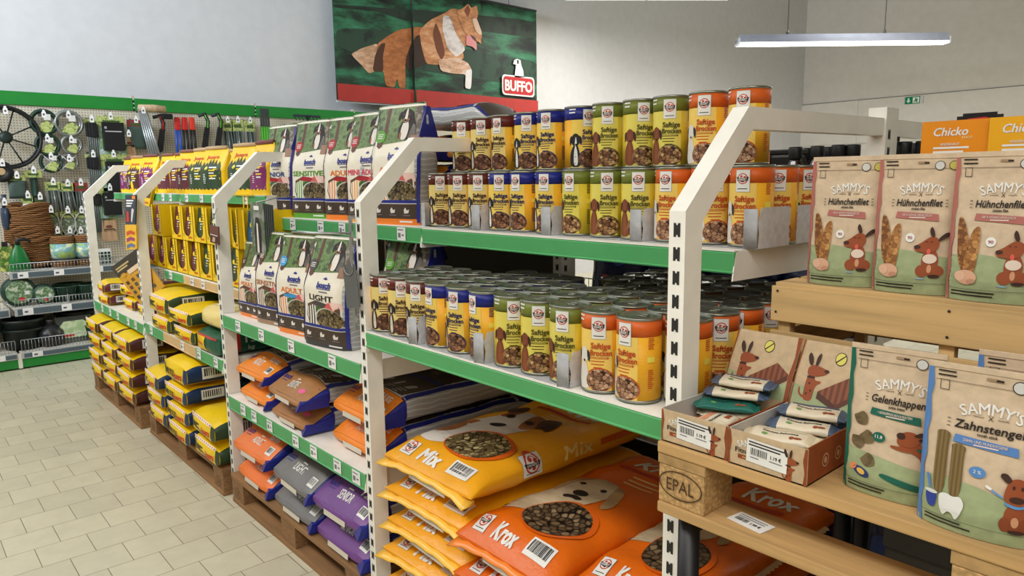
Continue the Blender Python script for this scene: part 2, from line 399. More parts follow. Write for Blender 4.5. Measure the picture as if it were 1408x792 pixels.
# ---------------------------------------------------------------- the room
WALLM = M((214, 208, 198), .75, amt=.015); WALLL = M((212, 212, 214), .75, amt=.015)
XW, YW, ZC = -6.75, 13.95, 5.9
def slab(name, x0, x1, y0, y1, z0, z1, m): b = MB(); b.box(x0, x1, y0, y1, z0, z1, m); return struct(b, name)
slab('floor', XW-.2, 9, -8, YW+.2, -.1, 0, M((208, 202, 178), .32, 'tiles', spec=.35))
slab('ceiling', XW-.2, 9, -8, YW+.2, ZC, ZC+.1, M((205, 205, 203), .8))
slab('wall_left', XW-.2, XW, -8, YW+.2, 0, ZC, WALLL)
slab('wall_back', XW, 9, YW, YW+.2, 0, ZC, WALLM)
slab('wall_right', 8.8, 9, -8, YW, 0, ZC, WALLM)
slab('wall_front', XW, 9, -8.2, -8, 0, ZC, WALLM)
b = MB(); b.box(XW, 8.8, YW-.02, YW, 2.945, 2.965, M((120, 116, 110), .6)); b.box(XW, 8.8, YW-.035, YW-.02, 2.1, 2.95, WALLM)
for x in (-5.62, -2.6, .4): b.box(x-.05, x+.05, YW-.05, YW-.03, 2.1, 2.95, WALLM)
struct(b, 'trim_1')

# ---------------------------------------------------------------- shelf frames
SLOT = M((40, 40, 38), .6)
def slots(mb, S, y0, y1):
    y = y0
    while y < y1:
        mb.dpoly(S, [(-.0075, y), (-.0025, y), (-.0012, y+.004), (.0012, y+.004), (.0025, y), (.0075, y), (.0075, y+.026), (.0025, y+.026), (.0012, y+.022), (-.0012, y+.022), (-.0025, y+.026), (-.0075, y+.026)], .0006, SLOT, 1)
        y += .0452
W2 = .036
def make_frame():
    t = thing('slotted_rack', '', 'rack', group='slotted steel racks of the dog food aisle')
    def quad(name, pts, sl=None, x0=0, x1=W2, m=CREAM):
        mb = MB(); F = lambda y, z, d: V((x0+d, y, z)); mb.prism(pts, F, x1-x0, m)
        if sl: slots(mb, flat((x0+(x1-x0)/2, sl[0], 0), (1, 0, 0), (0, 0, 1)), sl[1], sl[2])
        mb.build(name, t); return mb
    quad('front_post', [(0, 0), (.055, 0), (.055, 1.367), (0, 1.389)], (0, .03, 1.37))
    quad('sloping_arm', [(0, 1.389), (.055, 1.367), (.226, 1.545), (.207, 1.589)])
    quad('top_rail', [(.207, 1.589), (.226, 1.545), (.868, 1.553), (.868, 1.597)])
    mb = MB(); mb.prism([(.872, 0), (.95, 0), (.95, 1.625), (.872, 1.625)], lambda y, z, d: V((-.006+d, y, z)), .046, CREAM)
    S = flat((-.006, .0, 0), (0, -1, 0), (0, 0, 1)); S2 = flat((.04, .895, 0), (0, 1, 0), (0, 0, 1)); slots(mb, S2, 1.0, 1.56); slots(mb, flat((.017, .872, 0), (1, 0, 0), (0, 0, 1)), .1, 1.5)
    mb.build('rear_post', t)
    mb = MB(); mb.box(.0, W2, .95, 1.6, 1.553, 1.597, CREAM); mb.box(.002, W2-.002, .955, .985, 1.54, 1.56, DARK); mb.build('rear_arm', t)
    return t
UX = [0, -1.178, -2.433, -3.72, -5.0]
FR = Proto(make_frame)
for x, l in zip(UX, ['nearest white slotted shelf frame, beside the wooden pallet display', 'white slotted rack with a grey hanging tag, between tall dog food bags and cans', 'white shelf frame between the yellow cartons and the cream dog food bags',
                     'white shelf frame with yellow leaflets tied to its post', 'farthest white shelf frame, next to the pegboard wall']):
    FR.put((x, 0, 0), 0, l)

# ---------------------------------------------------------------- shelves
TAGINK = M((120, 120, 124), .6)
def shelf(label, x0, x1, y0, z, h, tags=(), depth=.8, strips=None, rx=True, zb=None):
    """board, green price strip along the front, side brackets, price labels at the given x"""
    t = thing('shelf', label, 'shelf', (0, 0, 0), 0, 'dog food aisle shelves')
    mb = MB(); mb.box(x0, x1, y0+.008, y0+depth, z-.012, z, CREAM); mb.box(x0+.02, x1-.02, y0+.02, y0+.05, z-h, z-.012, CREAM2); mb.build('shelf_board', t)
    mb = MB(); S = lambda x, y: V((x, y0+.012*(y/h)*0, z-h+y))
    prof = [(0.012, z-.001), (0, z-.002), (-.004, z-.006), (-.002, z-h+.006), (-.006, z-h+.003), (-.004, z-h), (.004, z-h), (.006, z-.01)]
    cuts = strips or [(x0, x1, GREEN)]
    for a, e, m_ in cuts:
        vs = [(xx, y0+p[0], p[1]) for xx in (a, e) for p in prof]; n = len(prof)
        mb.add(vs, [(i, (i+1) % n, n+(i+1) % n, n+i) for i in range(n)]+[tuple(range(n)), tuple(range(2*n-1, n-1, -1))], m_)
    mb.box(x0, x1, y0-.003, y0+.006, z-.002, z+.0008, CREAM)
    mb.build('price_strip', t)
    mb = MB(); F = lambda y, zz, d: V((x1-.002-d, y, zz))
    mb.prism([(y0+.004, z-.003), (y0+.0, z-.018), (y0-.008, z-.065), (y0+depth, z-.075), (y0+depth, z-.003)], F, -.003, CREAM); mb.build('bracket', t)
    mb = MB(); F = lambda y, zz, d: V((x0+.002+d, y, zz))
    mb.prism([(y0+.004, z-.003), (y0+.0, z-.018), (y0-.008, z-.065), (y0+depth, z-.075), (y0+depth, z-.003)], F, -.003, CREAM); mb.build('bracket', t)
    for i, x in enumerate(tags):
        mb = MB(); Sx = flat((x, y0-.005, z-h/2), (1, 0, 0), (0, 0, 1)); mb.box(x-.026, x+.026, y0-.0055, y0-.0045, z-h/2-.022, z-h/2+.024, TAGW)
        mb.dgrid(Sx, -.019, -.003, -.012, .004, .0012, TAGINK, 1, 1); mb.dgrid(Sx, .004, .017, -.006, .0, .0012, TAGINK, 1, 1); mb.dgrid(Sx, -.02, .014, .013, .017, .0012, TAGINK, 1, 1)
        mb.build('price_label', t)
    return t
ORNG = M((214, 180, 130), .5)
shelf('top shelf of dog food cans, nearest green edged one', UX[1]+.0, -.01, .25, 1.294, .05, (), .6)
shelf('top shelf under the cream dog food bags, left of the cans', UX[2], UX[1]-.004, .25, 1.296, .055, (-2.33, -2.16, -1.9, -1.72, -1.30), .6)
shelf('top shelf under small yellow bags right of the leaflet post', UX[3]+.05, UX[2]-.01, .25, 1.392, .045, (-3.55, -3.3, -2.98, -2.68), .6)
shelf('short top shelf under small yellow bags at the far end', -5.22, UX[3]+.04, .25, 1.392, .045, (-4.6, -4.0, -3.85), .6)
shelf('middle shelf of dog food cans with a plain green edge', UX[1]+W2+.004, -.004, .0, .985, .048, (), .86)
shelf('middle shelf under the white dog food bags', UX[2]+W2+.004, UX[1]-.004, .0, .874, .06, (-2.21, -1.965, -1.69, -1.37), .86)
shelf('lower shelf of lying orange and brown dog food bags', UX[2]+W2+.004, UX[1]-.004, .0, .502, .062, (-2.22, -2.1, -1.94, -1.7, -1.55, -1.37, -1.24), .86)
shelf('shelf carrying two rows of yellow cartons', UX[3]+.08, UX[2]-.003, .12, .957, .048, (-3.74, -3.52, -3.15, -2.98), .7, [(UX[3]+.08, -3.3, GREEN), (-3.3, UX[2]-.003, ORNG)])
shelf('middle shelf of lying yellow bags beside the cartons', UX[3]+W2+.004, UX[2]-.004, .0, .655, .058, (-3.55, -3.0, -2.75, -2.52), .86, [(UX[3]+W2+.004, -3.33, GREEN), (-3.33, -2.8, ORNG), (-2.8, UX[2]-.004, GREEN)])
shelf('far middle shelf holding a pile of small yellow bags', UX[4]+W2+.004, UX[3]-.004, .0, .636, .06, (-4.72, -4.5, -4.3, -4.05, -3.88), .86)
# back panel and wire divider behind the shelves
for x0, x1, z0, z1, l in ((UX[1]+.05, -.02, .0, .495, 'added lower panel coloured dark for shade behind the yellow and orange sacks'), (UX[1]+.05, -.02, .5, .93, 'cream steel back panel under the shelf of cans'), (UX[2]+.05, UX[1]-.02, .1, 1.29, 'cream steel back panel behind the white dog food bags'),
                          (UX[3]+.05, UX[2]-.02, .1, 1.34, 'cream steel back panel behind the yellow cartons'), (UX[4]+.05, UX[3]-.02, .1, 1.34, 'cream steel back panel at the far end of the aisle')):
    mb = MB(); mb.box(x0, x1, .905, .915, z0, z1, CREAM2 if z0 > .3 else M((70, 64, 54), .7)); tag(mb.build('back_panel'), l, 'panel', 'steel back panels')  # dark tone on low-starting panels paints in the shade behind the goods
t = thing('wire_divider', 'wire mesh divider along the back of the can shelf', 'divider', (0, 0, 0))
mb = MB(); WIRE = M((120, 124, 126), .35, metal=.6)
for i in range(47): x = -1.12+i*.0235; mb.tube([(x, .855, .985), (x, .855, 1.083)], .0014, WIRE, 5)
mb.build('uprights', t)['kind'] = 'stuff'
for z in (1.0, 1.083): mb = MB(); mb.tube([(-1.13, .853, z), (-.03, .853, z)], .0022, WIRE, 6); mb.build('rail', t)

# ---------------------------------------------------------------- pallets
PW = (150, 112, 74)
def make_pallet(LX, DY, H, name='pallet', cat='pallet', cols=PW, logo=True, blkw=.13, seed=0):
    t = thing(name, '', cat); th = H*.153; sc = H/.144
    wa = M(cols, .75, 'wood', ax=0, seed=seed); wb = M(tuple(u*.93 for u in cols), .75, 'wood', ax=1, seed=seed+3); ch = M(tuple(u*1.0 for u in cols), .8, 'chip')
    zs = [0, th, H-2*th, H-th, H]
    for i in range(5):
        w = (.145 if i % 2 == 0 else .1)*DY/.8; y = [0, .24, .5, .76, 1][i]*(DY-.145*DY/.8)+(.0225*DY/.8 if i % 2 else 0)
        mb = MB(); mb.box(0, LX, y, y+w, zs[3], zs[4], wa, .003); mb.build('deck_board', t)
    for i in range(3):
        x = i*(LX-blkw)/2; mb = MB(); mb.box(x, x+blkw, 0.003, DY-.003, zs[2], zs[3], wb, .002); mb.build('stringer', t)
    for j in range(3):
        y = j*(DY-.1)/2; mb = MB(); mb.box(.002, LX-.002, y, y+.1, zs[0], zs[1], wa, .003); mb.build('base_board', t)
        for i in range(3):
            x = i*(LX-blkw)/2; mb = MB(); mb.box(x+.002, x+blkw-.002, y+.004, y+.097, zs[1], zs[2], ch, .003)
            if j == 0 and logo and i != 1:
                S = flat((x+blkw/2, y+.004, (zs[1]+zs[2])/2), (1, 0, 0), (0, 0, 1)); BR = M((84, 58, 36), .8)
                n = 30; ro, ri = .030, .027
                P = [(ro*cos(2*pi*k/n), ro*sin(2*pi*k/n)*.86) for k in range(n)]+[(ri*cos(2*pi*k/n), ri*sin(2*pi*k/n)*.86) for k in range(n)]
                mb.onto(S, P, [(k, (k+1) % n, n+(k+1) % n, n+k) for k in range(n)], .0008, BR)
                mb.dgrid(S, -.012, -.008, -.014, .014, .0008, BR, 1, 1); mb.dgrid(S, .004, .012, -.01, .012, .0008, BR, 1, 1)
            mb.build('block', t)
    return t
PG = 'wooden pallets under the bags'
PL = Proto(lambda: make_pallet(1.19, .78, .135))
PL.put((-2.39, -.02, 0), 0, 'brown wooden pallet under the orange, grey and purple bags', PG)
PL.put((-3.65, -.035, 0), 0, 'brown wooden pallet under the middle yellow stacks beside the cartons', PG)
PL.put((-4.93, -.06, 0), 0, 'farthest brown wooden pallet, under yellow bags near the green plinth', PG)
PL.put((-1.135, .06, 0), 0, 'brown wooden pallet under the big yellow and orange bags', PG)
# ---------------------------------------------------------------- cans
FLAV = {'brown': ((98, 34, 26), (62, 26, 18), (228, 206, 128)), 'blue': ((26, 36, 128), (24, 28, 84), (236, 204, 96)),
        'olive': ((112, 122, 44), (84, 80, 24), (222, 208, 98)), 'orange': ((214, 98, 34), (196, 82, 34), (238, 204, 104))}
REDM = M((196, 60, 48), .5); CANTOP = M((150, 152, 140), .28, metal=.85)
def emblem(mb, S, cx, cy, w, h, off, frame=True):   # white square with a round red badge crossed by a dark name band
    if frame:
        mb.dgrid(S, cx-w/2-.0008, cx+w/2+.0008, cy-h/2-.0008, cy+h/2+.0008, off, M((150, 150, 150), .5), 4, 4)
    mb.dgrid(S, cx-w/2, cx+w/2, cy-h/2, cy+h/2, off+.0004, WHITE, 4, 4)
    r = w*.38; mb.dell(S, cx, cy+h*.1, r, r, off+.0007, REDM); mb.dell(S, cx, cy+h*.1, r*.82, r*.82, off+.0009, WHITE)
    for k in range(4): mb.dell(S, cx+r*.5*cos(k*1.5+.5), cy+h*.1+r*.5*sin(k*1.5+.6), r*.26, r*.2, off+.0011, REDM, n=10, rings=1)
    b = w*.43; mb.dpoly(S, [(cx-b, cy+h*.19), (cx, cy+h*.13), (cx+b, cy+h*.19), (cx+b*.86, cy+h*.01), (cx, cy-h*.06), (cx-b*.86, cy+h*.01)], off+.0013, BLACK, .02)
    mb.dtext(S, 'VIVAPET', cx, cy+h*.065, h*.13, off+.0016, WHITE, w=b*1.5, bold=.04)
    mb.dgrid(S, cx-w*.36, cx+w*.36, cy-h*.38, cy-h*.345, off+.0008, BLACK, 3, 1)
def make_can(fl):
    def mk():
        band, txt, pale = FLAV[fl]; R, H = .0489, .18
        t = thing('dog_food_can', '', 'can')
        mb = MB(); YEL = M({'olive': (212, 186, 52), 'brown': (230, 176, 48)}.get(fl, (234, 172, 40)), .38, 'ribs', spec=.3); BAND = M(band, .4, spec=.3); PALE = M(pale, .42, spec=.3)
        n = 40
        mb.lathe([(R-.003, 0), (R, .002), (R, .005), (R-.0012, .007)], CANTOP, n)
        mb.lathe([(R-.0012, .0065), (R-.0012, .1405)], YEL, n); mb.lathe([(R-.0012, .1405), (R-.0012, .1735)], BAND, n)
        S = lambda x, z: V((R*sin(x/R), -R*cos(x/R), z)); r0 = -.0006
        mb.dgrid(S, -.052, .030, .007, .1405, r0, PALE, 14, 2)
        TXT = M(txt, .45)
        if fl != 'brown' or True: mb.dlines(S, -.06, -.036, .168, 2, .009, .0035, r0+.0004, WHITE, .3, 3)
        emblem(mb, S, -.0005, .1455, .031, .047, r0+.0006)
        mb.dtext(S, 'Saftige', .004, .107, .0125, r0+.0018, TXT, w=.044, bold=.08); mb.dtext(S, 'Brocken', .005, .0915, .0125, r0+.0018, TXT, w=.048, bold=.08)
        mb.dgrid(S, -.024, .022, .0775, .0815, r0+.0005, TXT, 6, 1); mb.dgrid(S, -.021, .018, .079, .080, r0+.0008, PALE, 6, 1)
        mb.dlines(S, -.018, .02, .071, 2, .007, .0022, r0+.0005, TXT, .3, 5); mb.dgrid(S, -.012, .008, .057, .0592, r0+.0005, TXT, 3, 1)
        mc = {'brown': ((112, 72, 54), (160, 112, 84), (60, 34, 26)), 'blue': ((122, 82, 60), (170, 122, 90), (70, 42, 30)), 'olive': ((144, 100, 66), (204, 170, 114), (80, 50, 32)), 'orange': ((164, 122, 94), (206, 168, 134), (104, 70, 50))}[fl]
        P = [(.034*cos(a), .027*sin(a) if sin(a) > 0 else .022*sin(a)) for a in [2*pi*k/28 for k in range(28)]]
        mb.dpoly(S, [(.002+x, max(.007, .029+y*1.08)) for x, y in P], r0+.0006, TXT, .012)
        mb.dpoly(S, [(.002+x*.94, max(.0075, .0285+y)) for x, y in P], r0+.001, M(mc[0], .35, 'kibble', hi=mc[1], lo=mc[2], sc=112, gap=.1, round=.8, str=(1, .8, 1.1)), .012)
        fur, pt, mu = {'brown': ((52, 38, 30), (214, 206, 194), (30, 24, 20)), 'blue': ((30, 30, 32), (226, 226, 222), (24, 24, 26)), 'olive': ((120, 62, 34), (136, 74, 42), (60, 28, 16)), 'orange': ((222, 218, 210), (222, 218, 210), (44, 40, 38))}[fl]
        F1, F2, F3 = M(fur, .6), M(pt, .6), M(mu, .6); x0 = -.0385
        mb.dsm(S, [(x0-.017, .008), (x0+.015, .008), (x0+.016, .03), (x0+.012, .05), (x0+.007, .07), (x0-.007, .07), (x0-.017, .045)], r0+.0007, F1, .012)
        mb.dsm(S, [(x0-.005, .012), (x0+.008, .012), (x0+.006, .05), (x0, .072), (x0-.005, .05)], r0+.0009, F2, .012)
        mb.dsm(S, [(x0-.013, .074), (x0-.011, .096), (x0, .104), (x0+.012, .096), (x0+.014, .078), (x0+.005, .066), (x0-.004, .066)], r0+.0009, F1, .012)
        mb.dsm(S, [(x0-.003, .066), (x0+.001, .098), (x0+.005, .07)], r0+.0011, F2, .012); mb.dell(S, x0+.002, .071, .0032, .0028, r0+.0013, F3, n=12, rings=1)
        for sx in (-1, 1): mb.dsm(S, [(x0+sx*.010, .098), (x0+sx*.019, .09), (x0+sx*.018, .066), (x0+sx*.011, .078)], r0+.0013, F3 if fl != 'orange' else F3, .012)
        mb.dlines(S, .052, .066, .137, 6, .0042, .0022, r0+.0004, TXT, .3, 7); mb.dgrid(S, .05, .067, .088, .1, r0+.0004, M((236, 220, 90), .4), 4, 1); mb.dlines(S, .052, .066, .07, 10, .0042, .002, r0+.0004, TXT, .4, 9)
        mb.build('can_body', t)
        mb = MB(); mb.lathe([(R-.0012, .1735), (R, .175), (R, .178), (R-.001, .18), (R-.003, .1795), (R-.004, .1755), (R-.012, .1748), (R-.014, .1757), (R-.016, .1748), (0, .1748)], CANTOP, n); mb.build('lid', t)
        mb = MB(); mb.tube([(.012*cos(a), .014+.009*sin(a), .1767) for a in [2*pi*k/14 for k in range(14)]], .0014, CANTOP, 6, closed=True); mb.box(-.003, .003, .02, .032, .1752, .1772, CANTOP); mb.build('pull_ring', t)
        return t
    return mk
CAN = {f: Proto(make_can(f)) for f in FLAV}

# ---------------------------------------------------------------- standing bags with printed fronts
GRASS = M((80, 108, 58), .4, 'mix', c2=(110, 136, 78), c3=(58, 80, 44), sc=34); BOSCHC = M((236, 230, 214), .42, 'film', st=.12); NAVY = M((30, 40, 132), .4, spec=.5)
BANDC = M((70, 56, 46), .45); BROWNT = M((92, 56, 44), .5); KIB = M((122, 104, 68), .5, 'kibble', hi=(150, 132, 90), lo=(70, 58, 38), sc=80, gap=.12, round=.78)
FURB, FURW, FURT = M((40, 36, 36), .6), M((224, 218, 210), .6), M((150, 96, 62), .6)
def sitting_dog(mb, S, x, y, s, off):            # printed photo of a black, white and tan dog
    q = lambda pts: [(x+a*s, y+b*s) for a, b in pts]; GR = M((112, 108, 104), .6, 'fur', hi=(150, 146, 142))
    mb.dsm(S, q([(-.42, 0), (.62, 0), (.66, .5), (.5, .95), (.1, 1.05), (-.3, .95), (-.5, .45)]), off, FURB, .03); mb.dsm(S, q([(.2, 0), (.62, 0), (.64, .5), (.44, .8), (.3, .4)]), off+.0004, GR, .03)
    mb.dsm(S, q([(-.24, 0), (.12, 0), (.2, .55), (.06, .92), (-.22, .86), (-.32, .4)]), off+.0006, FURW, .03); mb.dsm(S, q([(-.3, .0), (-.22, .0), (-.24, .4), (-.4, .3)]), off+.0008, FURT, .03)
    mb.dsm(S, q([(-.4, .98), (-.42, 1.34), (-.1, 1.5), (.22, 1.36), (.24, 1.0), (.0, .78), (-.22, .78)]), off+.0008, FURB, .03)
    mb.dsm(S, q([(-.2, .8), (-.12, 1.46), (-.02, 1.46), (.02, .8)]), off+.0014, FURW, .03); mb.dsm(S, q([(-.36, .86), (-.2, 1.06), (-.16, .82)]), off+.0014, FURT, .03); mb.dsm(S, q([(.02, .82), (.06, 1.06), (.2, .9)]), off+.0014, FURT, .03); mb.dell(S, x-.09*s, y+.9*s, .085*s, .07*s, off+.002, BLACK, n=10, rings=1)
    for sx in (-.27, .1): mb.dell(S, x+sx*s, y+1.18*s, .035*s, .035*s, off+.002, FURT, n=8, rings=1)
    for sx in (-1, 1): mb.dsm(S, q([(-.1+sx*.3, 1.4), (-.1+sx*.52, 1.16), (-.1+sx*.46, .84), (-.1+sx*.3, 1.1)]), off+.0012, FURB, .03)
def bosch_front(mb, S, W, H, title, tcol, c2, bottom, badge, stick=None):
    w = W/2; o = .0012
    mb.dgrid(S, -w*.97, w*.97, H*.0, H*.99, o, BOSCHC, 14, 22)
    mb.dgrid(S, -w*.955, w*.955, H*.70, H*.975, o+.0006, GRASS, 12, 8)
    mb.dpoly(S, [(-w*.955, H*.66), (w*.955, H*.70), (w*.955, H*.705), (-w*.955, H*.705)], o+.0007, GRASS, .04)
    mb.dgrid(S, -w*.5, -w*.36, H*.76, H*.975, o+.001, BROWNT, 2, 4); mb.dgrid(S, w*.62, w*.93, H*.74, H*.97, o+.0009, M((150, 144, 130), .5, 'mix', c2=(96, 88, 78), sc=60), 3, 5)
    sitting_dog(mb, S, w*.38, H*.70, H*.178, o+.0014)
    mb.dgrid(S, w*.62, w*.95, H*.645, H*.735, o+.0024, M((150, 116, 96), .5), 3, 2)
    mb.dell(S, -w*.6, H*.735, w*.22, H*.052, o+.0024, badge); mb.dpoly(S, [(-w*.72, H*.70), (-w*.48, H*.70), (-w*.48, H*.655), (-w*.6, H*.635), (-w*.72, H*.655)], o+.0018, BROWNT, .04); mb.dlines(S, -w*.72, -w*.46, H*.75, 3, H*.016, H*.006, o+.003, WHITE, .2, 3)
    mb.dtext(S, 'bosch', w*.18, H*.575, H*.05, o+.001, NAVY, w=w*.62, bold=.12); mb.dgrid(S, -w*.12, w*.5, H*.537, H*.543, o+.001, NAVY, 4, 1); mb.dpoly(S, [(w*.18, H*.645), (w*.28, H*.625), (w*.18, H*.618), (w*.06, H*.627)], o+.001, NAVY, .05)
    mb.dlines(S, -w*.02, w*.38, H*.508, 1, .1, H*.012, o+.001, TAGINK, 0)
    mb.dtext(S, title, w*.05, H*.458, H*.052, o+.001, tcol, w=min(w*1.6, len(title)*w*.22), bold=.07)
    mb.dpoly(S, [(-w*.62, H*.385), (-w*.2, H*.43), (w*.62, H*.40), (w*.95, H*.44), (w*.95, H*.2), (-w*.55, H*.2), (-w*.68, H*.28)], o+.001, M((96, 72, 58), .5), .04)
    mb.dpoly(S, [(-w*.6, H*.36), (-w*.2, H*.405), (w*.06, H*.385), (-w*.1, H*.28), (-w*.2, H*.2), (-w*.52, H*.2), (-w*.62, H*.28)], o+.0016, M((238, 232, 222), .5, 'stripes', c2=c2, sc=26/W*.2, rot=(0, 0, 0.0) if 1 else 0, a=.45, b=.55), .04)
    mb.dpoly(S, [(w*.2, H*.40), (w*.5, H*.435), (w*.75, H*.40), (w*.6, H*.34), (w*.3, H*.34)], o+.0018, M((206, 96, 92), .5), .04); mb.dpoly(S, [(w*.45, H*.43), (w*.85, H*.43), (w*.9, H*.36), (w*.6, H*.36)], o+.002, M((232, 198, 188), .5), .04)
    mb.dell(S, -w*.05, H*.345, w*.16, H*.035, o+.002, M((86, 130, 54), .6, 'mix', c2=(50, 90, 36), sc=90)); mb.dell(S, -w*.02, H*.40, w*.34, H*.022, o+.0021, badge, n=16)
    mb.dell(S, w*.32, H*.262, w*.58, H*.112, o+.0024, M((196, 198, 190), .4)); mb.dell(S, w*.36, H*.265, w*.54, H*.102, o+.003, KIB)
    mb.dgrid(S, -w*.97, w*.97, H*.178, H*.205, o+.0036, NAVY, 12, 1); mb.dgrid(S, -w*.97, w*.97, H*.174, H*.179, o+.0038, WHITE, 12, 1)
    mb.dgrid(S, -w*.97, w*.97, H*.052, H*.174, o+.0036, BANDC, 12, 5)
    for k, xx in enumerate((-.55, .05, .62)):
        mb.dpoly(S, [(w*(xx-.08), H*.095), (w*(xx+.08), H*.10), (w*(xx+.1), H*.13), (w*(xx+.02), H*.12), (w*(xx-.04), H*.145), (w*(xx-.1), H*.125)], o+.0042, FURW, .05); mb.dgrid(S, w*(xx-.14), w*(xx+.14), H*.078, H*.083, o+.0042, TAGINK, 2, 1)
    mb.dgrid(S, -w*.97, w*.97, H*.0, H*.052, o+.0034, bottom, 12, 3); mb.dlines(S, w*.3, w*.8, H*.022, 1, 1, H*.014, o+.004, WHITE, 0)
    for sx in (-1, 1): mb.dgrid(S, sx*w*.965 if sx < 0 else w*.915, w*.965 if sx > 0 else -w*.93, H*.02, H*.97, o+.0044, NAVY if sx > 0 else M((128, 36, 40), .5) if stick else NAVY, 1, 22)
def make_bosch(W, H, T, title, tcol, c2, bottom, badge, seed, stick=None):
    def mk():
        t = thing('dog_food_bag', '', 'bag'); tm, cc, bm_, bd = M(tcol, .45), c2, M(bottom, .45), M(badge, .45)
        bg = Bag(W, H, T, P_stand, seed, .006, 8); mb = MB(); bg.body(mb, SILVER, 28, 44, 0); mb.xf(Matrix.Translation((0, T, 0)) @ UPR)
        S = stand(bg.top, T); bosch_front(mb, S, W, H, title, tm, cc, bm_, bd, stick)
        Ss = stand(bg.side(1), T); Sd = lambda x, y: Ss(y, T-x)              # right gusset, x = depth from the front
        mb.build('bag_body', t)
        mb = MB(); w = W/2*.97
        for k in range(1): mb.hexa([(-w, T/2-.003, H-.022), (w, T/2-.003, H-.022), (w, T/2+.003, H-.022), (-w, T/2+.003, H-.022), (-w*.99, T/2-.001, H+.001), (w*.97, T/2-.001, H+.004), (w*.97, T/2+.0004, H+.004), (-w*.99, T/2+.0004, H+.001)], GRASS)
        mb.build('top_seal', t)
        if W > .15:
            mb = MB(); x = W/2+.0012
            mb.prism([(T*.18, H*.72), (T*.5, H*.97), (T*.62, H*.97), (T*.86, H*.72)], lambda y, z, d: V((W/2*(.985 if z < H*.8 else .96)+.003-d, y, z)), .004, NAVY); mb.build('gusset_fold', t)
        return t
    return mk
YEL = M((240, 196, 12), .36, 'film', spec=.45); JRED = M((214, 70, 22), .4); PAPERROLL = M((186, 148, 112), .7)
def make_josera_small(col, roll, seed, W=.205, H=.265, T=.12):
    def mk():
        t = thing('pet_food_bag', '', 'bag'); bg = Bag(W, H*.93, T, P_stand, seed, .007, 12); mb = MB(); bg.body(mb, YEL, 20, 40, 0); mb.xf(Matrix.Translation((0, T, 0)) @ UPR)
        S = stand(bg.top, T); w = W/2; o = .0012; C = M(col, .45)
        top = []; R = random.Random(seed)
        for k in range(13): top.append((w*(.8-1.6*k/12), H*(.62+(.09 if k % 2 else 0)*R.uniform(.5, 1.3)-.05*abs(k-6)/6)))
        bot = [(-w*.86+w*1.72*k/10, H*(.085+(.035 if k % 2 else 0))) for k in range(11)]
        mb.dpoly(S, bot+[(w*.86, H*.45)]+top+[(-w*.86, H*.45)], o, C, .03)
        mb.dtext(S, 'Josera', -w*.02, H*.76, H*.075, o+.0006, JRED, w=w*1.05, sh=.2, bold=.05)
        mb.dell(S, -w*.3, H*.53, w*.12, H*.035, o+.0006, M((250, 220, 40), .4), n=12, rings=1)
        for j in range(5): mb.dgrid(S, -w*.05, w*(.55-.1*(j % 3)), H*(.53-.055*j), H*(.555-.055*j), o+.0006, WHITE if j % 2 == 0 else M((240, 210, 60), .4), 3, 1)
        mb.dlines(S, -w*.5, -w*.28, H*.4, 6, H*.035, H*.012, o+.0006, WHITE, .3, 2)
        mb.build('bag_body', t)
        mb = MB(); w2 = W/2*.86; mb.tube([(-w2, T/2, H*.945), (0, T/2-.004, H*.95), (w2, T/2, H*.945)], .0105, M(roll, .6), 10); mb.build('rolled_top', t)
        return t
    return mk
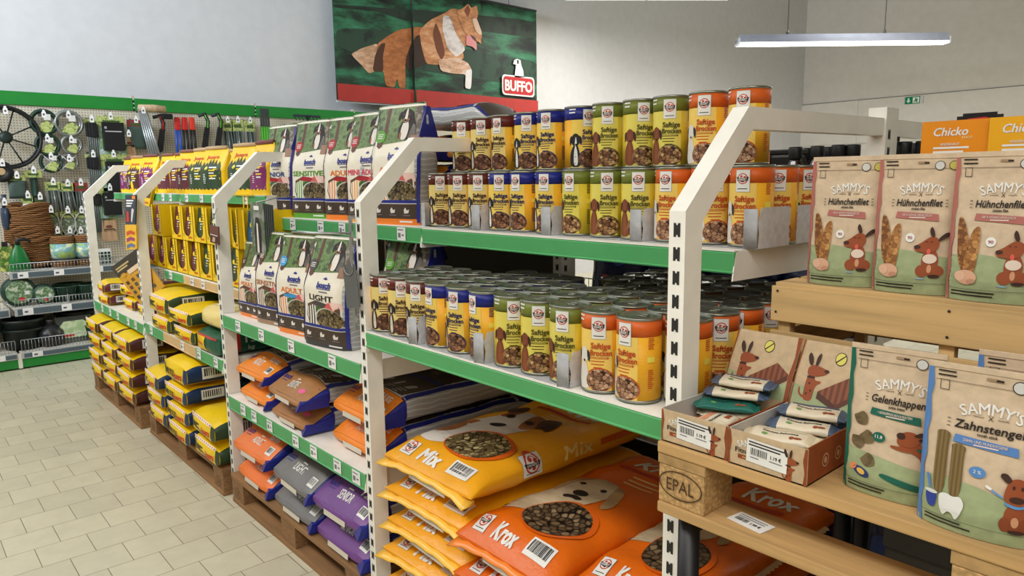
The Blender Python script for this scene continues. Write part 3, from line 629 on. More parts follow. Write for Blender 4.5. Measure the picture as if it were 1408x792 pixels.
# ---------------------------------------------------------------- lying bags
RIB = M((238, 232, 226), .45)
def dashes(mb, S, x0, x1, z0, z1, off, n=11, c=None):
    mb.dgrid(S, x0, x1, z0, z1, off, RIB, 10, 1)
    for k in range(n): a = x0+(x1-x0)*(k+.3)/n; mb.dgrid(S, a, a+(x1-x0)/n*.42, z0+(z1-z0)*.28, z1-(z1-z0)*.28, off+.0005, c or JRED, 1, 1)
def make_josera_lying(W, L, T, col, seed, name='', blob=True, ribbon=True):
    def mk():
        t = thing('pet_food_sack', '', 'sack'); C = M(col, .4, 'film'); bg = Bag(W, L, T, P_block, seed, .012, 9)
        Y2 = M((244, 206, 14), .34, 'film', spec=.45); mb = MB()
        bg.body(mb, Y2, 26, 44, .02, lambda th, v: C if (abs((th+pi) % (2*pi)-pi) < .62 and v < .42) else None)
        o = .0012; S = bg.top; R = random.Random(seed)
        ed = [(W*(.46-.92*k/16), L*(.3+(.1*R.random() if k % 2 else 0)+.03*R.random())) for k in range(17)]
        mb.dpoly(S, [(-W*.46, L*.93), (W*.46, L*.93)][::1]+ed, o, C, .04)
        mb.dlines(S, -W*.02, W*.3, L*.56, 3, L*.05, L*.028, o+.0008, M((176, 160, 40), .5), .3, seed)
        mb.dbars(S, W*.2, W*.36, L*.36, L*.47, o+.0008, seed, 10, True)
        Sd = bg.side(1); mb.dbars(Sd, L*.09, L*.24, T*.26, T*.74, o, seed+1, 9); 
        mb.build('bag_body', t)
        mb = MB(); E_ = bg.end(.02); zc = T*.43; e = .0016; zt = zc+T*.33
        mb.dgrid(E_, -W*.455, W*.40, zc-T*.34, zt, e, Y2, 12, 4)
        if ribbon: dashes(mb, E_, -W*.43, W*.42, zt-T*.07, zt+T*.02, e+.0006)
        mb.dpoly(E_, [(W*.37, zc-T*.36), (W*.49, zc-T*.26), (W*.49, zc+T*.27), (W*.42, zc+T*.3), (W*.385, zc)], e+.001, C, .03)
        if blob: mb.dell(E_, -W*.36, zc, W*.062, T*.25, e+.0008, C, n=14, rings=1)
        INK = M((50, 46, 24), .5)
        if name: mb.dtext(E_, name, -W*.1, zc+T*.0, T*.27, e+.0012, INK, w=W*.4, bold=.06)
        else:
            for k in range(5): mb.dgrid(E_, -W*.27+k*W*.055, -W*.27+k*W*.055+W*.04, zc-T*.12, zc+T*.12, e+.001, INK, 1, 1)
        mb.dtext(E_, 'Josera', W*.215, zc-T*.05, T*.27, e+.0012, JRED, w=W*.27, sh=.2, bold=.1); mb.dell(E_, W*.03, zc-T*.17, W*.035, T*.11, e+.001, M((150, 150, 146), .5), n=12, rings=1)
        mb.build('end_panel', t)
        return t
    return mk
def make_bosch_lying(W, L, T, col, seed, title, tag_pink=False, kg=None):
    def mk():
        t = thing('dog_food_sack', '', 'sack'); C = M(col, .42, 'film', spec=.45); bg = Bag(W, L, T, P_slope, seed, .014, 8); mb = MB()
        bg.body(mb, SILVER, 28, 44, .012, lambda th, v: (NAVY if abs((th+pi) % (2*pi)-pi) < .8 else C) if v < .13 else None, C)
        S = bg.top; o = .0014; w = W*.475
        mb.dgrid(S, -w, w, L*.13, L*.97, o, BANDC, 10, 18); mb.dgrid(S, -w, -w*.93, L*.1, L*.97, o+.0012, NAVY, 1, 14); mb.dgrid(S, w*.9, w, L*.1, L*.97, o+.0012, NAVY, 1, 14)
        mb.dgrid(S, -w*.9, w*.88, L*.137, L*.141, o+.001, WHITE, 8, 1)
        for k, (xx, yy) in enumerate(((-.45, .235), (.05, .235), (.55, .235))):
            mb.dpoly(S, [(w*(xx-.12), L*(yy-.03)), (w*(xx+.05), L*(yy-.025)), (w*(xx+.1), L*(yy+.02)), (w*(xx-.02), L*(yy+.03)), (w*(xx-.1), L*(yy+.01))], o+.0014, LGREY, .05)
            for j in range(3): mb.dgrid(S, w*(xx-.16), w*(xx+.14-.05*j), L*(yy-.05-.018*j), L*(yy-.043-.018*j), o+.0014, LGREY, 2, 1)
            mb.dgrid(S, w*(xx+.22), w*(xx+.225), L*.16, L*.32, o+.0014, LGREY, 1, 3)
        mb.dgrid(S, -w*.9, w*.88, L*.35, L*.37, o+.0014, NAVY, 8, 1); mb.dell(S, w*.1, L*.56, w*.62, L*.14, o+.0016, M((86, 84, 80), .5)); mb.dell(S, w*.12, L*.56, w*.56, L*.125, o+.0022, KIB)
        mb.build('bag_body', t)
        mb = MB(); mb.dgrid(S, -w*1.0, w*.99, L*.0, L*.133, o+.0016, C, 14, 10)
        mb.dtext(S, title, -w*.02, L*.058, L*.036, o+.0024, WHITE, w=w*.5, sh=.08, bold=.05); mb.dtext(S, 'bosch', -w*.66, L*.088, L*.03, o+.0024, NAVY, w=w*.4, bold=.05)
        mb.dgrid(S, -w*.8, -w*.5, L*.06, L*.064, o+.0024, NAVY, 2, 1); mb.dgrid(S, -w*.1, w*.08, L*.084, L*.09, o+.0024, WHITE, 2, 1)
        if kg: mb.dtext(S, kg, w*.55, L*.102, L*.028, o+.0024, WHITE, w=w*.45, bold=.08)
        if tag_pink: mb.dell(S, w*.55, L*.045, w*.14, L*.011, o+.0026, PINK, rot=.2)
        else: mb.dbars(S, w*.62, w*.88, L*.02, L*.062, o+.0026, seed, 8)
        mb.build('end_panel', t)
        mb = MB(); zf = T*.03
        mb.hexa([(W*.32, -.004, zf), (W*.5, -.03, zf+.004), (W*.52, .10, zf+.002), (W*.46, .10, zf), (W*.34, .01, zf+T*.34), (W*.495, -.012, zf+T*.30), (W*.52, .10, zf+T*.55), (W*.47, .10, zf+T*.6)], NAVY)
        mb.build('corner_fold', t)
        mb = MB(); mb.dgrid(flat((0, -.014, T*.08), (1, 0, 0), (0, 0.1, 1)), -W*.2, W*.2, 0, T*.16, .0, M((212, 204, 190), .5), 4, 1); mb.build('paper_strip', t)
        return t
    return mk
MIXY = M((240, 168, 20), .3, 'film', st=.4, spec=.55); KROXO = M((224, 104, 10), .34, 'film', st=.4, spec=.4)
def big_dog(mb, S, kind, x, y, s, o):
    q = lambda pts: [(x+a*s, y+b*s) for a, b in pts]
    if kind == 'Mix':
        wt = M((222, 216, 208), .5, 'fur', hi=(236, 232, 226)); tan = M((164, 104, 62), .5, 'fur'); dk = M((72, 44, 30), .5)
        mb.dsm(S, q([(-.52, -.95), (-.2, -.98), (.12, -.62), (.3, -.2), (.34, .2), (.2, .55), (-.14, .6), (-.36, .3), (-.44, -.1), (-.6, -.55)]), o, wt, .035)
        mb.dsm(S, q([(-.6, -.5), (-.46, -.1), (-.3, -.06), (-.34, -.5), (-.5, -.75)]), o+.0006, tan, .04)
        mb.dsm(S, q([(.06, .3), (.2, .06), (.34, .2), (.24, .58), (.04, .6)]), o+.0006, tan, .03); mb.dsm(S, q([(-.2, .3), (-.36, .24), (-.3, .5), (-.12, .6)]), o+.0006, tan, .03)
        mb.dsm(S, q([(-.14, .58), (-.34, .84), (-.52, .62), (-.34, .36)]), o+.001, dk, .03); mb.dsm(S, q([(.18, .55), (.42, .72), (.58, .4), (.62, .16), (.42, .3), (.34, .22)]), o+.001, dk, .03)
        mb.dell(S, -.06*s+x, -.02*s+y, .12*s, .10*s, o+.0012, BLACK)
        for sx in (-.2, .16): mb.dell(S, x+sx*s, y+.33*s, .075*s, .06*s, o+.0014, dk, n=14); mb.dell(S, x+sx*s, y+.33*s, .045*s, .04*s, o+.002, BLACK, n=12, rings=1)
    else:
        cr = M((208, 188, 154), .5, 'fur', hi=(232, 222, 200)); dc = M((176, 146, 104), .5, 'fur'); dk = M((34, 30, 30), .4)
        mb.dsm(S, q([(-.66, -.95), (-.1, -.86), (.16, -.5), (.3, -.16), (.36, .2), (.2, .52), (-.16, .56), (-.4, .3), (-.46, -.06), (-.74, -.4)]), o, cr, .035)
        mb.dsm(S, q([(-.16, .54), (-.44, .34), (-.52, -.02), (-.4, -.16), (-.34, .2)]), o+.0006, dc, .04); mb.dsm(S, q([(.2, .5), (.44, .36), (.56, -.02), (.46, -.22), (.34, .1)]), o+.0006, dc, .04)
        mb.dell(S, x-.02*s, y-.02*s, .12*s, .085*s, o+.001, dk); mb.dsm(S, q([(-.2, -.16), (-.02, -.1), (.16, -.16), (.1, -.24), (-.02, -.2), (-.14, -.24)]), o+.001, dk, .04); mb.dell(S, x-.62*s, y-.8*s, .05*s, .03*s, o+.001, dk, n=10, rings=1)
        for sx in (-.2, .17): mb.dell(S, x+sx*s, y+.22*s, .05*s, .04*s, o+.0014, dk, n=12, rings=1)
def make_big(kind, W, L, T, seed, full=True):
    def mk():
        t = thing('dog_food_sack', '', 'sack'); C = MIXY if kind == 'Mix' else KROXO; bg = Bag(W, L, T, P_pillow, seed, .015, 8); mb = MB(); bg.body(mb, C, 40, 52, 0)
        S = bg.top; o = .0016; w = W/2
        if full:
            K = M((118, 100, 60), .5, 'kibble', hi=(196, 182, 132), lo=(92, 76, 48), sc=66, gap=.13, round=.8, str=(1, .8, 1)) if kind == 'Mix' else M((112, 90, 62), .45, 'kibble', hi=(150, 128, 98), lo=(74, 58, 44), sc=50, gap=.2, round=.74)
            mb.dell(S, w*.16, L*.232, w*.60, L*.128, o+.0014, M((218, 96, 18), .35), n=32, rings=6); mb.dell(S, w*.12, L*.230, w*.54, L*.116, o+.0024, K, n=32, rings=6)
            big_dog(mb, S, kind, -w*.2, L*.43, W*.60, o)
            mb.dtext(S, kind, w*.15, L*.8, L*.085, o, WHITE, w=W*.52, sh=.15, bold=.05); mb.dgrid(S, -w*.55, w*.62, L*.715, L*.738, o, M((186, 52, 22), .4), 8, 1)
            mb.dlines(S, -w*.1, w*.6, L*.68, 3, L*.028, L*.009, o, M((244, 214, 150), .4), .3, seed)
            Ss = bg.side(1)
            if kind == 'Mix':
                emblem(mb, lambda a, b: Ss(a, b), L*.3, T*.62, .075, T*.5, .001); mb.dtext(Ss, 'Mix', L*.55, T*.62, T*.36, .0012, M((248, 216, 130), .4), w=.13, sh=.15, bold=.05); mb.dgrid(Ss, L*.68, L*.9, T*.5, T*.68, .0012, M((214, 96, 22), .4), 4, 1)
        emblem(mb, S, -w*.66, L*.060, w*.26, L*.062, o); mb.dtext(S, kind, -w*.14, L*.058, L*.055, o+.0006, WHITE, w=w*.46, sh=.15, bold=.09)
        mb.dbars(S, w*.3, w*.76, L*.035, L*.095, o+.0006, seed, 16)
        mb.build('bag_body', t)
        mb = MB(); n = 14; zc = T*.40; vs = []; YE = M((250, 196, 70) if kind == 'Mix' else (244, 140, 50), .3, spec=.6)
        for i in range(n+1):
            u = -1+2*i/n; x = u*w*1.03; d = .016+.018*abs(u)**4; z = zc-.012*abs(u)**2+.003*sin(i*2.1+seed)
            for yy, zz in ((.012, z+.006), (-d, z-.006), (-d, z-.010), (.012, z-.008)): vs.append((x, yy, zz))
        mb.add(vs, [(i*4+k, (i+1)*4+k, (i+1)*4+(k+1) % 4, i*4+(k+1) % 4) for i in range(n) for k in range(4)]+[(0, 1, 2, 3), (n*4+3, n*4+2, n*4+1, n*4)], YE, True); mb.build('sealed_end', t)
        mb = MB(); mb.dpoly(lambda a, b: V((a, -.006, b)), [(-w*.35, zc-.028), (w*.5, zc-.034), (w*.5, zc-.016), (-w*.35, zc-.012)], 0, M((214, 206, 196), .5), .1); mb.build('paper_strip', t)
        return t
    return mk
# ---------------------------------------------------------------- cans on the shelves
RND = random.Random(11)
def can_at(fl, x, y, z, label, off=None, group=None):
    az = atan2(CAM.x-x, y-CAM.y) + (math.asin(max(-.95, min(.95, off))) if off is not None else RND.uniform(-.7, .5))
    CAN[fl].put((x, y, z), az, label, group)
def vis(xs, y, offs):
    """label turn of each can of a row, allowing for the part its right neighbour covers"""
    P = []
    for x in xs: d = V((x, y, CAM.z))-CAM; P.append((FPX*d.dot(rt)/d.dot(fw), .099*FPX/d.dot(fw)))
    return [(min(1, (P[i+1][0]-P[i][0])/P[i][1]) if i < len(P)-1 else 1)*(1+o)-1 for i, o in enumerate(offs)]
FL4 = ['brown', 'blue', 'olive', 'orange']
YC = .352; ZT = 1.2962
low = [(609, 314), (636, 316), (664, 318), (693, 319), (722, 319), (759, 321), (797, 324), (836, 327), (880, 328), (928, 330), (978, 332), (1033, 333)]
loff = [.2, 0, 0, 0, -.55, -.37, -.5, .1, 0, -.42, .3, -.4]
TOPX = [PY(a, b-50, YC).x for a, b in low]
for i in range(1, 12): TOPX[i] = max(TOPX[i], TOPX[i-1]+.1)
loff = vis(TOPX, YC, loff)
for i, x in enumerate(TOPX):
    f = FL4[i//3]; can_at(f, x, YC, ZT, '%s-banded dog food can, %s of its colour, front row on the top shelf' % (f, ORD[i % 3]), loff[i], 'lower cans on the top shelf')
for i, x in enumerate(TOPX):
    f = FL4[i//3]; can_at(f, x+.004, YC+.101, ZT, '%s-banded dog food can carrying the %s %s-banded upper can, top shelf' % (f, ORD[i % 3], f), .1, 'lower cans on the top shelf')
for k, (x, y) in enumerate([(TOPX[11]+.003, YC+.203)]): can_at('orange', x, y, ZT, 'orange-banded dog food can at the back right corner of the top shelf', .55, 'lower cans on the top shelf')
upx = [(641, 200), (667, 200), (696, 200), (728, 195), (760, 195), (799, 190), (838, 185), (881, 180), (923, 178), (974, 172), (1030, 168)]
uoff = [0, 0, -.5, .1, -.35, .72, 0, .4, -.07, -.22, -.3]; UF = ['brown']*3+['blue']*3+['olive']*3+['orange']*2; pv = -9
cnt = {}; uoff = vis([PY(a, b, YC+.101).x for a, b in upx], YC+.101, uoff)
for i, (a, b) in enumerate(upx):
    x = max(PY(a, b, YC+.101).x, pv+.1); pv = x; x = min(x, -.056); f = UF[i]; cnt[f] = cnt.get(f, -1)+1
    can_at(f, x, YC+.101, ZT+.1805, '%s %s-banded dog food can from the left in the upper tier, top shelf' % (ORD[cnt[f]], f), uoff[i], 'upper cans on the top shelf')
mid = [(540, 467), (563, 472), (588, 477), (613, 486), (641, 494), (675, 502), (710, 513), (745, 523), (788, 533), (832, 546), (878, 560)]
moff = [.6, .5, 0, -.7, -.4, -.75, .5, .25, -.2, 0, -.45, -.3]
YM = .062; ZM = .9872; MX = [PY(a, b-40, YM).x for a, b in mid]
for i in range(9, -1, -1): MX[i] = min(MX[i], MX[i+1]-.1)
MX.append(-.062+.03); moff = vis(MX, YM, moff); rows = [3, 3, 3, 4, 4, 4, 7, 7, 7, 7, 7, 7]
for i, x in enumerate(MX):
    f = FL4[i//3]
    for r in range(rows[i]):
        if f == 'olive' and r in (3,) and i == 6: continue
        yy = YM+.1015*r+(.058 if i == 11 else 0); xx = x+(RND.uniform(-.002, .002) if 0 else 0)
        if r == 0: l = '%s %s-banded dog food can from the left, front row of the middle shelf' % (ORD[i % 3], f)
        else: l = '%s-banded can, middle shelf, %s row back, %s column of that colour' % (f, ORD[r], ORD[i % 3])
        can_at(f, xx, yy, ZM, l, moff[i] if r == 0 else None, 'cans on the middle shelf')
CARDW = M((206, 206, 210), .7, 'paper'); CARDG = M((176, 178, 182), .7, 'paper')
def tray(x0, x1, y0, depth, z, lab, big=False, left=False):
    t = thing('cardboard_tray', lab, 'tray', group='cardboard trays under the cans')
    mb = MB(); mb.box(x0, x1, y0, y0+depth, z-.0012, z-.0002, CARDG); mb.build('tray_base', t)
    mb = MB(); h = .088 if big else .08
    P = [(y0+.002, z), (y0+.006, z+.03), (y0+.0, z+.055), (y0+.012, z+h), (y0+depth, z+h), (y0+depth, z)]
    mb.prism(P, lambda y, zz, d: V((x1-.0011+d, y, zz)), .0007, CARDW); mb.build('side_panel', t)
    mb = MB(); n = 7; vs = []
    for i in range(n+1):
        a = i/n*1.5; xx = x1-.002-.03*sin(a)*.9; yy = y0+.001-.012*(1-cos(a))
        for zz in (z, z+h*.97): vs.append((xx, yy, zz)); vs.append((xx+.001, yy-.0015, zz))
    fs = []
    for i in range(n): a = i*4; b = a+4; fs += [(a, b, b+2, a+2), (a+1, a+3, b+3, b+1), (a, a+1, b+1, b), (a+2, b+2, b+3, a+3)]
    fs += [(0, 2, 3, 1), (n*4, n*4+1, n*4+3, n*4+2)]
    mb.add(vs, fs, CARDG, True); mb.build('torn_corner', t)
    if left: mb = MB(); mb.box(x0-.0015, x0+.0005, y0+.0, y0+depth, z, z+h, CARDW); mb.box(x0, x0+.02, y0-.003, y0-.001, z, z+h, CARDG); mb.build('side_panel', t)
for k in range(4):
    a, e = TOPX[3*k]-.0502, TOPX[3*k+2]+.0508; f = FL4[k]
    tray(a, e-.0012, YC-.054, .32, ZT, 'torn grey cardboard tray under the %s-banded cans on the top shelf' % f, k == 3, k == 0)
    a, e = MX[3*k]-.0502, MX[3*k+2]+.0508
    if k < 3: tray(a, e-.0012, YM-.055, .4, ZM-.0003, 'torn grey cardboard tray under the %s-banded cans on the middle shelf' % f, False, k == 0)

# ---------------------------------------------------------------- cream dog food bags
ORG, GRN, BLU, RD, BRN, PUR = (236, 130, 40), (88, 158, 40), (40, 84, 190), (172, 28, 44), (96, 60, 48), (112, 44, 130)
GB = 'cream dog food bags on the top shelf'; GB2 = 'cream dog food bags on the middle shelf'
def one(make, loc, rot, label, group=None): o = make(); o.location = loc; o.rotation_euler = (0, 0, radians(rot)); o['label'] = label; o['group'] = group or 'dog food bags'; return o
Z1 = 1.2965
one(make_bosch(.27, .42, .13, 'JUNIOR', (40, 70, 140), (70, 130, 200), (30, 90, 190), RD, 1), (-2.46, .30, Z1), 4, 'cream JUNIOR dog food bag with blue stripes, leftmost on the top shelf', GB)
one(make_bosch(.28, .42, .13, 'SENSITIVE', (90, 150, 40), (90, 160, 50), (90, 160, 50), RD, 2, 1), (-2.125, .30, Z1), 8, 'cream SENSITIVE dog food bag with green lettering on the top shelf', GB)
one(make_bosch(.25, .415, .13, 'ADULT', ORG, (230, 140, 70), ORG, RD, 3, 1), (-1.84, .31, Z1), 12, 'cream ADULT dog food bag with orange lettering, left of MINI ADULT', GB)
one(make_bosch(.255, .415, .13, 'MINI ADULT', (220, 70, 100), (236, 170, 90), (240, 160, 40), RD, 4, 1), (-1.62, .285, Z1), 6, 'cream MINI ADULT dog food bag with pink and orange lettering', GB)
one(make_bosch(.25, .425, .14, 'ADULT', (220, 130, 60), (234, 150, 80), ORG, GRN, 5), (-1.405, .275, Z1), 10, 'big cream ADULT dog food bag behind the sloping rack arm', GB)
Z2 = .8755
one(make_bosch(.22, .32, .12, 'ADULT', ORG, (220, 150, 100), ORG, BRN, 6), (-2.235, .05, Z2), 2, 'cream ADULT dog food bag, leftmost on the middle shelf', GB2)
one(make_bosch(.24, .375, .13, 'SENSITIVE', (180, 110, 70), (120, 70, 50), (160, 130, 100), BRN, 7), (-2.005, .045, Z2), 6, 'cream SENSITIVE dog food bag with brown lettering on the middle shelf', GB2)
one(make_bosch(.25, .375, .13, 'ADULT', ORG, (226, 140, 80), ORG, (60, 150, 210), 8), (-1.752, .03, Z2), 8, 'cream ADULT dog food bag with a light blue badge, middle shelf', GB2)
one(make_bosch(.26, .385, .17, 'LIGHT', (50, 44, 40), (50, 46, 44), (60, 58, 58), (70, 66, 64), 9), (-1.475, .012, Z2), 8, 'white LIGHT dog food bag with silver side, rightmost on the middle shelf', GB2)
one(make_bosch(.25, .375, .14, 'ADULT', ORG, (226, 140, 80), ORG, GRN, 10), (-1.345, .25, Z2), 8, 'cream dog food bag half hidden behind the white rack post', GB2)
one(make_bosch(.26, .34, .16, 'ADULT', PUR, (120, 80, 130), PUR, PUR, 12), (-1.72, .52, Z2), 14, 'white dog food bag with a purple badge at the back of the middle shelf', GB2)
GS = 'lying dog food sacks on the top shelf'
SK = Proto(make_bosch_lying(.26, .5, .113, (238, 150, 40), 31, 'ADULT'))
for k, l in enumerate(('lowest lying orange ended sack behind the brown-banded cans', 'middle lying orange ended sack behind the brown-banded cans', 'upper lying orange ended sack behind the brown-banded cans')): SK.put((-1.275+(0, -.01, .01)[k], .515, Z1+.1135*k), (0, .04, -.03)[k], l, GS)
SK2 = Proto(make_bosch_lying(.2, .42, .09, (238, 150, 40), 32, 'ADULT'))
SK2.put((-1.52, .56, Z1+.342), radians(-88), 'silver sided sack lying across the very top of the pile', GS)
SK.put((-1.57, .50, Z1), .0, 'lowest lying sack behind the big ADULT bag', GS); SK.put((-1.57, .50, Z1+.1135), .0, 'middle lying sack behind the big ADULT bag', GS); SK.put((-1.57, .50, Z1+.227), .0, 'upper lying sack behind the big ADULT bag', GS)
# lying bosch sacks, lower shelf and pallet
LS = 'lying sacks on the lower shelf'; ZL = .5035
OS = Proto(make_bosch_lying(.32, .76, .105, (240, 138, 28), 41, 'ADULT', kg='12.5 KG'))
OS.put((-2.185, .035, ZL), 0, 'lower orange ended sack at the left of the lower shelf', LS); OS.put((-2.18, .025, ZL+.106), .03, 'upper orange ended sack at the left of the lower shelf', LS)
BS = Proto(make_bosch_lying(.34, .76, .1, (168, 116, 66), 42, 'SENSITIVE', True))
BS.put((-1.80, .02, ZL), 0, 'lower tan ended sack in the middle of the lower shelf', LS); BS.put((-1.785, .0, ZL+.101), -.03, 'upper tan ended sack in the middle of the lower shelf', LS)
OS2 = Proto(make_bosch_lying(.33, .78, .115, (240, 136, 30), 43, 'ADULT', kg='12.5 KG'))
OS2.put((-1.375, .07, ZL), 0, 'lower orange ended sack at the right of the lower shelf', LS); OS2.put((-1.36, .066, ZL+.116), -.02, 'upper orange ended sack at the right of the lower shelf', LS)
PS = 'lying sacks on the pallet'; ZP = .137
A = Proto(make_bosch_lying(.37, .76, .125, (236, 122, 50), 44, 'ADULT', kg='15.0 KG'))
A.put((-2.16, .0, ZP), 0, 'lower orange sack on the pallet', PS); A.put((-2.155, -.01, ZP+.126), .03, 'upper orange 15.0 KG sack on the pallet', PS)
B_ = Proto(make_bosch_lying(.37, .76, .12, (116, 114, 114), 45, 'LIGHT'))
B_.put((-1.765, .0, ZP), 0, 'lower grey LIGHT sack on the pallet', PS); B_.put((-1.75, -.01, ZP+.121), -.03, 'upper grey LIGHT sack on the pallet', PS)
C_ = Proto(make_bosch_lying(.37, .75, .125, (112, 64, 136), 46, 'SENIOR', kg='12.5'))
C_.put((-1.385, .0, ZP), 0, 'lower purple SENIOR sack on the pallet', PS); C_.put((-1.38, -.01, ZP+.126), .02, 'upper purple SENIOR sack on the pallet', PS)

# ---------------------------------------------------------------- big yellow and orange sacks
GM = 'yellow Mix sacks stacked by the white post'; GK = 'orange Krox sacks in the middle stack'; G3 = 'orange Krox sacks at the right'
MS = Proto(make_big('Mix', .415, .8, .1, 51, False))
for k, z in enumerate((.1355, .2365, .3375, .4385)):
    MS.put((-.878+(.008, -.006, .008, 0)[k], (.0, .006, .012, .018)[k], z), (0, .012, -.012, .006)[k], 'yellow Mix sack, %s from the bottom of its stack' % ORD[k], GM)
one(make_big('Mix', .43, .8, .115, 52), (-.875, .022, .5395), 0, 'top yellow Mix sack showing a white and brown dog', GM)
KS = Proto(make_big('Krox', .355, .8, .1, 53, False))
for k, z in enumerate((.1355, .2365, .3375)):
    KS.put((-.492+(0, .006, -.006)[k], (-.04, -.033, -.025)[k], z), (0, .012, -.012)[k], 'orange Krox sack, %s from the bottom of the middle stack' % ORD[k], GK)
one(make_big('Krox', .365, .8, .118, 54), (-.495, -.012, .4385), -1.2, 'top orange Krox sack showing a pale long haired dog', GK)
K3 = Proto(make_big('Krox', .27, .78, .1, 55, False))
for k, z in enumerate((.1355, .2365, .3375)):
    K3.put((-.155, .075, z), 0, 'orange Krox sack, %s from the bottom of the right stack' % ORD[k], G3)
o = one(make_big('Krox', .285, .78, .12, 56), (-.155, .066, .4385), 0, 'top orange Krox sack beside the nearest white rack', G3)
mb = MB(); vs = []; n = 60
for i in range(n+1): y = .1+.6*i/n; vs += [(.132, y, .052), (.154+(.006 if i % 2 else 0), y, .046)]
mb.add(vs, [(2*i, 2*i+1, 2*i+3, 2*i+2) for i in range(n)], M((206, 176, 130), .5)); mb.build('serrated_seam', o)

# ---------------------------------------------------------------- yellow pet food
DG, DB, DP, MR, NV = (44, 66, 42), (74, 34, 34), (120, 30, 96), (92, 36, 48), (20, 50, 92)
GJ = 'small yellow pet food bags on the top shelf'
JP = {k: Proto(make_josera_small(c, r, s, W=w)) for k, (c, r, s, w) in {'maroon': (MR, (130, 84, 70), 61, .19), 'brown': (DB, (176, 138, 104), 62, .19), 'purple': (DP, (120, 70, 70), 63, .19), 'green': (DG, (190, 160, 124), 64, .22)}.items()}
for i, (px, y, k, r, l) in enumerate([(170, .30, 'purple', 10, 'small yellow bag with purple front, farthest left on the top shelf'), (181, .27, 'brown', 14, 'small yellow bag with brown front next to the farthest purple one'), (199, .28, 'purple', 16, 'small yellow bag with purple front standing alone above the leaflets'),
        (222, .33, 'maroon', 10, 'small yellow bag with maroon front, left of the three maroon ones'), (236, .36, 'maroon', 10, 'small yellow bag with maroon front, middle of three'), (250, .27, 'maroon', 14, 'small yellow bag with maroon front beside the green ones'),
        (268, .27, 'green', 8, 'small yellow bag with dark green front, left of the pair'), (288, .27, 'green', 14, 'small yellow bag with dark green front, right of the pair'), (303, .45, 'green', 10, 'small yellow bag behind the green pair'),
        (326, .28, 'green', 12, 'small yellow bag with dark green front behind the sloping arm'), (352, .265, 'purple', 4, 'small yellow bag with purple front beside the cream JUNIOR bag')]):
    JP[k].put((PY(px, 250, y).x, y, 1.3925), radians(r), l, GJ)
# cartons with window
CY = M((242, 202, 14), .45, spec=.4)
def make_carton(col, W=.182, H=.186, D=.36):
    def mk():
        t = thing('display_carton', '', 'carton'); th = .003; w = W/2; mb = MB()
        mb.box(-w, -w+th, 0, D, 0, H, CY); mb.box(w-th, w, 0, D, 0, H, CY); mb.box(-w, w, D-th, D, 0, H, CY); mb.box(-w, w, 0, D, 0, th, CY)
        u = w*.72; cxs = -w*.08
        win = [(cxs+u*.92*cos(pi+pi*k/12), H*.34+H*.2*sin(pi+pi*k/12)) for k in range(13)]
        P = [(-w, 0), (w, 0), (w, H), (cxs+u*.92, H)]+win[::-1]+[(cxs-u*.92, H), (-w, H)]
        mb.prism(P, lambda x, z, d: V((x, d, z)), th, CY)
        S = flat((0, 0, 0), (1, 0, 0), (0, 0, 1)); mb.dtext(S, 'Josera', w*.42, H*.13, H*.085, .001, JRED, w=w*.62, sh=.2, bold=.04); mb.dlines(S, -w*.85, -w*.5, H*.2, 2, H*.05, H*.012, .001, M((120, 96, 20), .5), .3, 3)
        S2 = flat((w, 0, 0), (0, 1, 0), (0, 0, 1)); mb.dtext(S2, 'Josera', D*.3, H*.14, H*.08, .001, JRED, w=.07, sh=.2, bold=.04)
        for j in range(5): mb.dgrid(S, w*.62, w*.8, H*(.5+.07*j), H*(.53+.07*j), .001, M((120, 96, 20), .5), 1, 1)
        mb.build('carton_body', t)
        mb = MB(); TT = .05; bg = Bag(W*.9, H*.95, TT, lambda v: (1, max(.2, min(1, 1.6*(1-v)+.15)), 3.5, .0), 5, .004, 12); bg.body(mb, M(col, .4, 'film'), 14, 26, 0); mb.xf(Matrix.Translation((0, TT+.004, .004)) @ UPR)
        Sb = stand(bg.top, TT); Sb2 = lambda x, y: Sb(x, y)+V((0, .004, .004)); o = .0016
        mb.dell(Sb2, -w*.22, H*.62, w*.16, H*.06, o, M((250, 214, 30), .4), n=12, rings=1)
        for j in range(4): mb.dgrid(Sb2, -w*.1, w*(.3-.06*j), H*(.56-.07*j), H*(.59-.07*j), o, WHITE if j % 2 else M((230, 206, 90), .4), 2, 1)
        mb.build('inner_bag', t)
        return t
    return mk
CT = {k: Proto(make_carton(c)) for k, c in {'purple': DP, 'brown': DB, 'green': DG, 'blue': (24, 84, 132), 'maroon': MR}.items()}
GC = 'yellow window cartons on the shelf'
lowc = [(-3.935, 'purple'), (-3.745, 'purple'), (-3.555, 'brown'), (-3.365, 'maroon'), (-3.175, 'maroon'), (-2.985, 'green'), (-2.795, 'green'), (-2.605, 'green')]
for i, (x, k) in enumerate(lowc): CT[k].put((x, .135, .9585), 0, 'yellow window carton with %s bag, %s from the left in the lower row' % (k, ORD[i]), GC)
upc = [(-3.78, 'purple', 0), (-3.41, 'maroon', 0), (-3.225, 'maroon', 0), (-3.035, 'green', 0), (-2.845, 'green', 0), (-2.565, 'green', -.2), (-2.36, 'blue', 0)]
for i, (x, k, r) in enumerate(upc): CT[k].put((x, .135+.03*abs(r), .9585+.1868), r, 'yellow window carton with %s bag, %s from the left in the upper row' % (k, ORD[i]), GC)
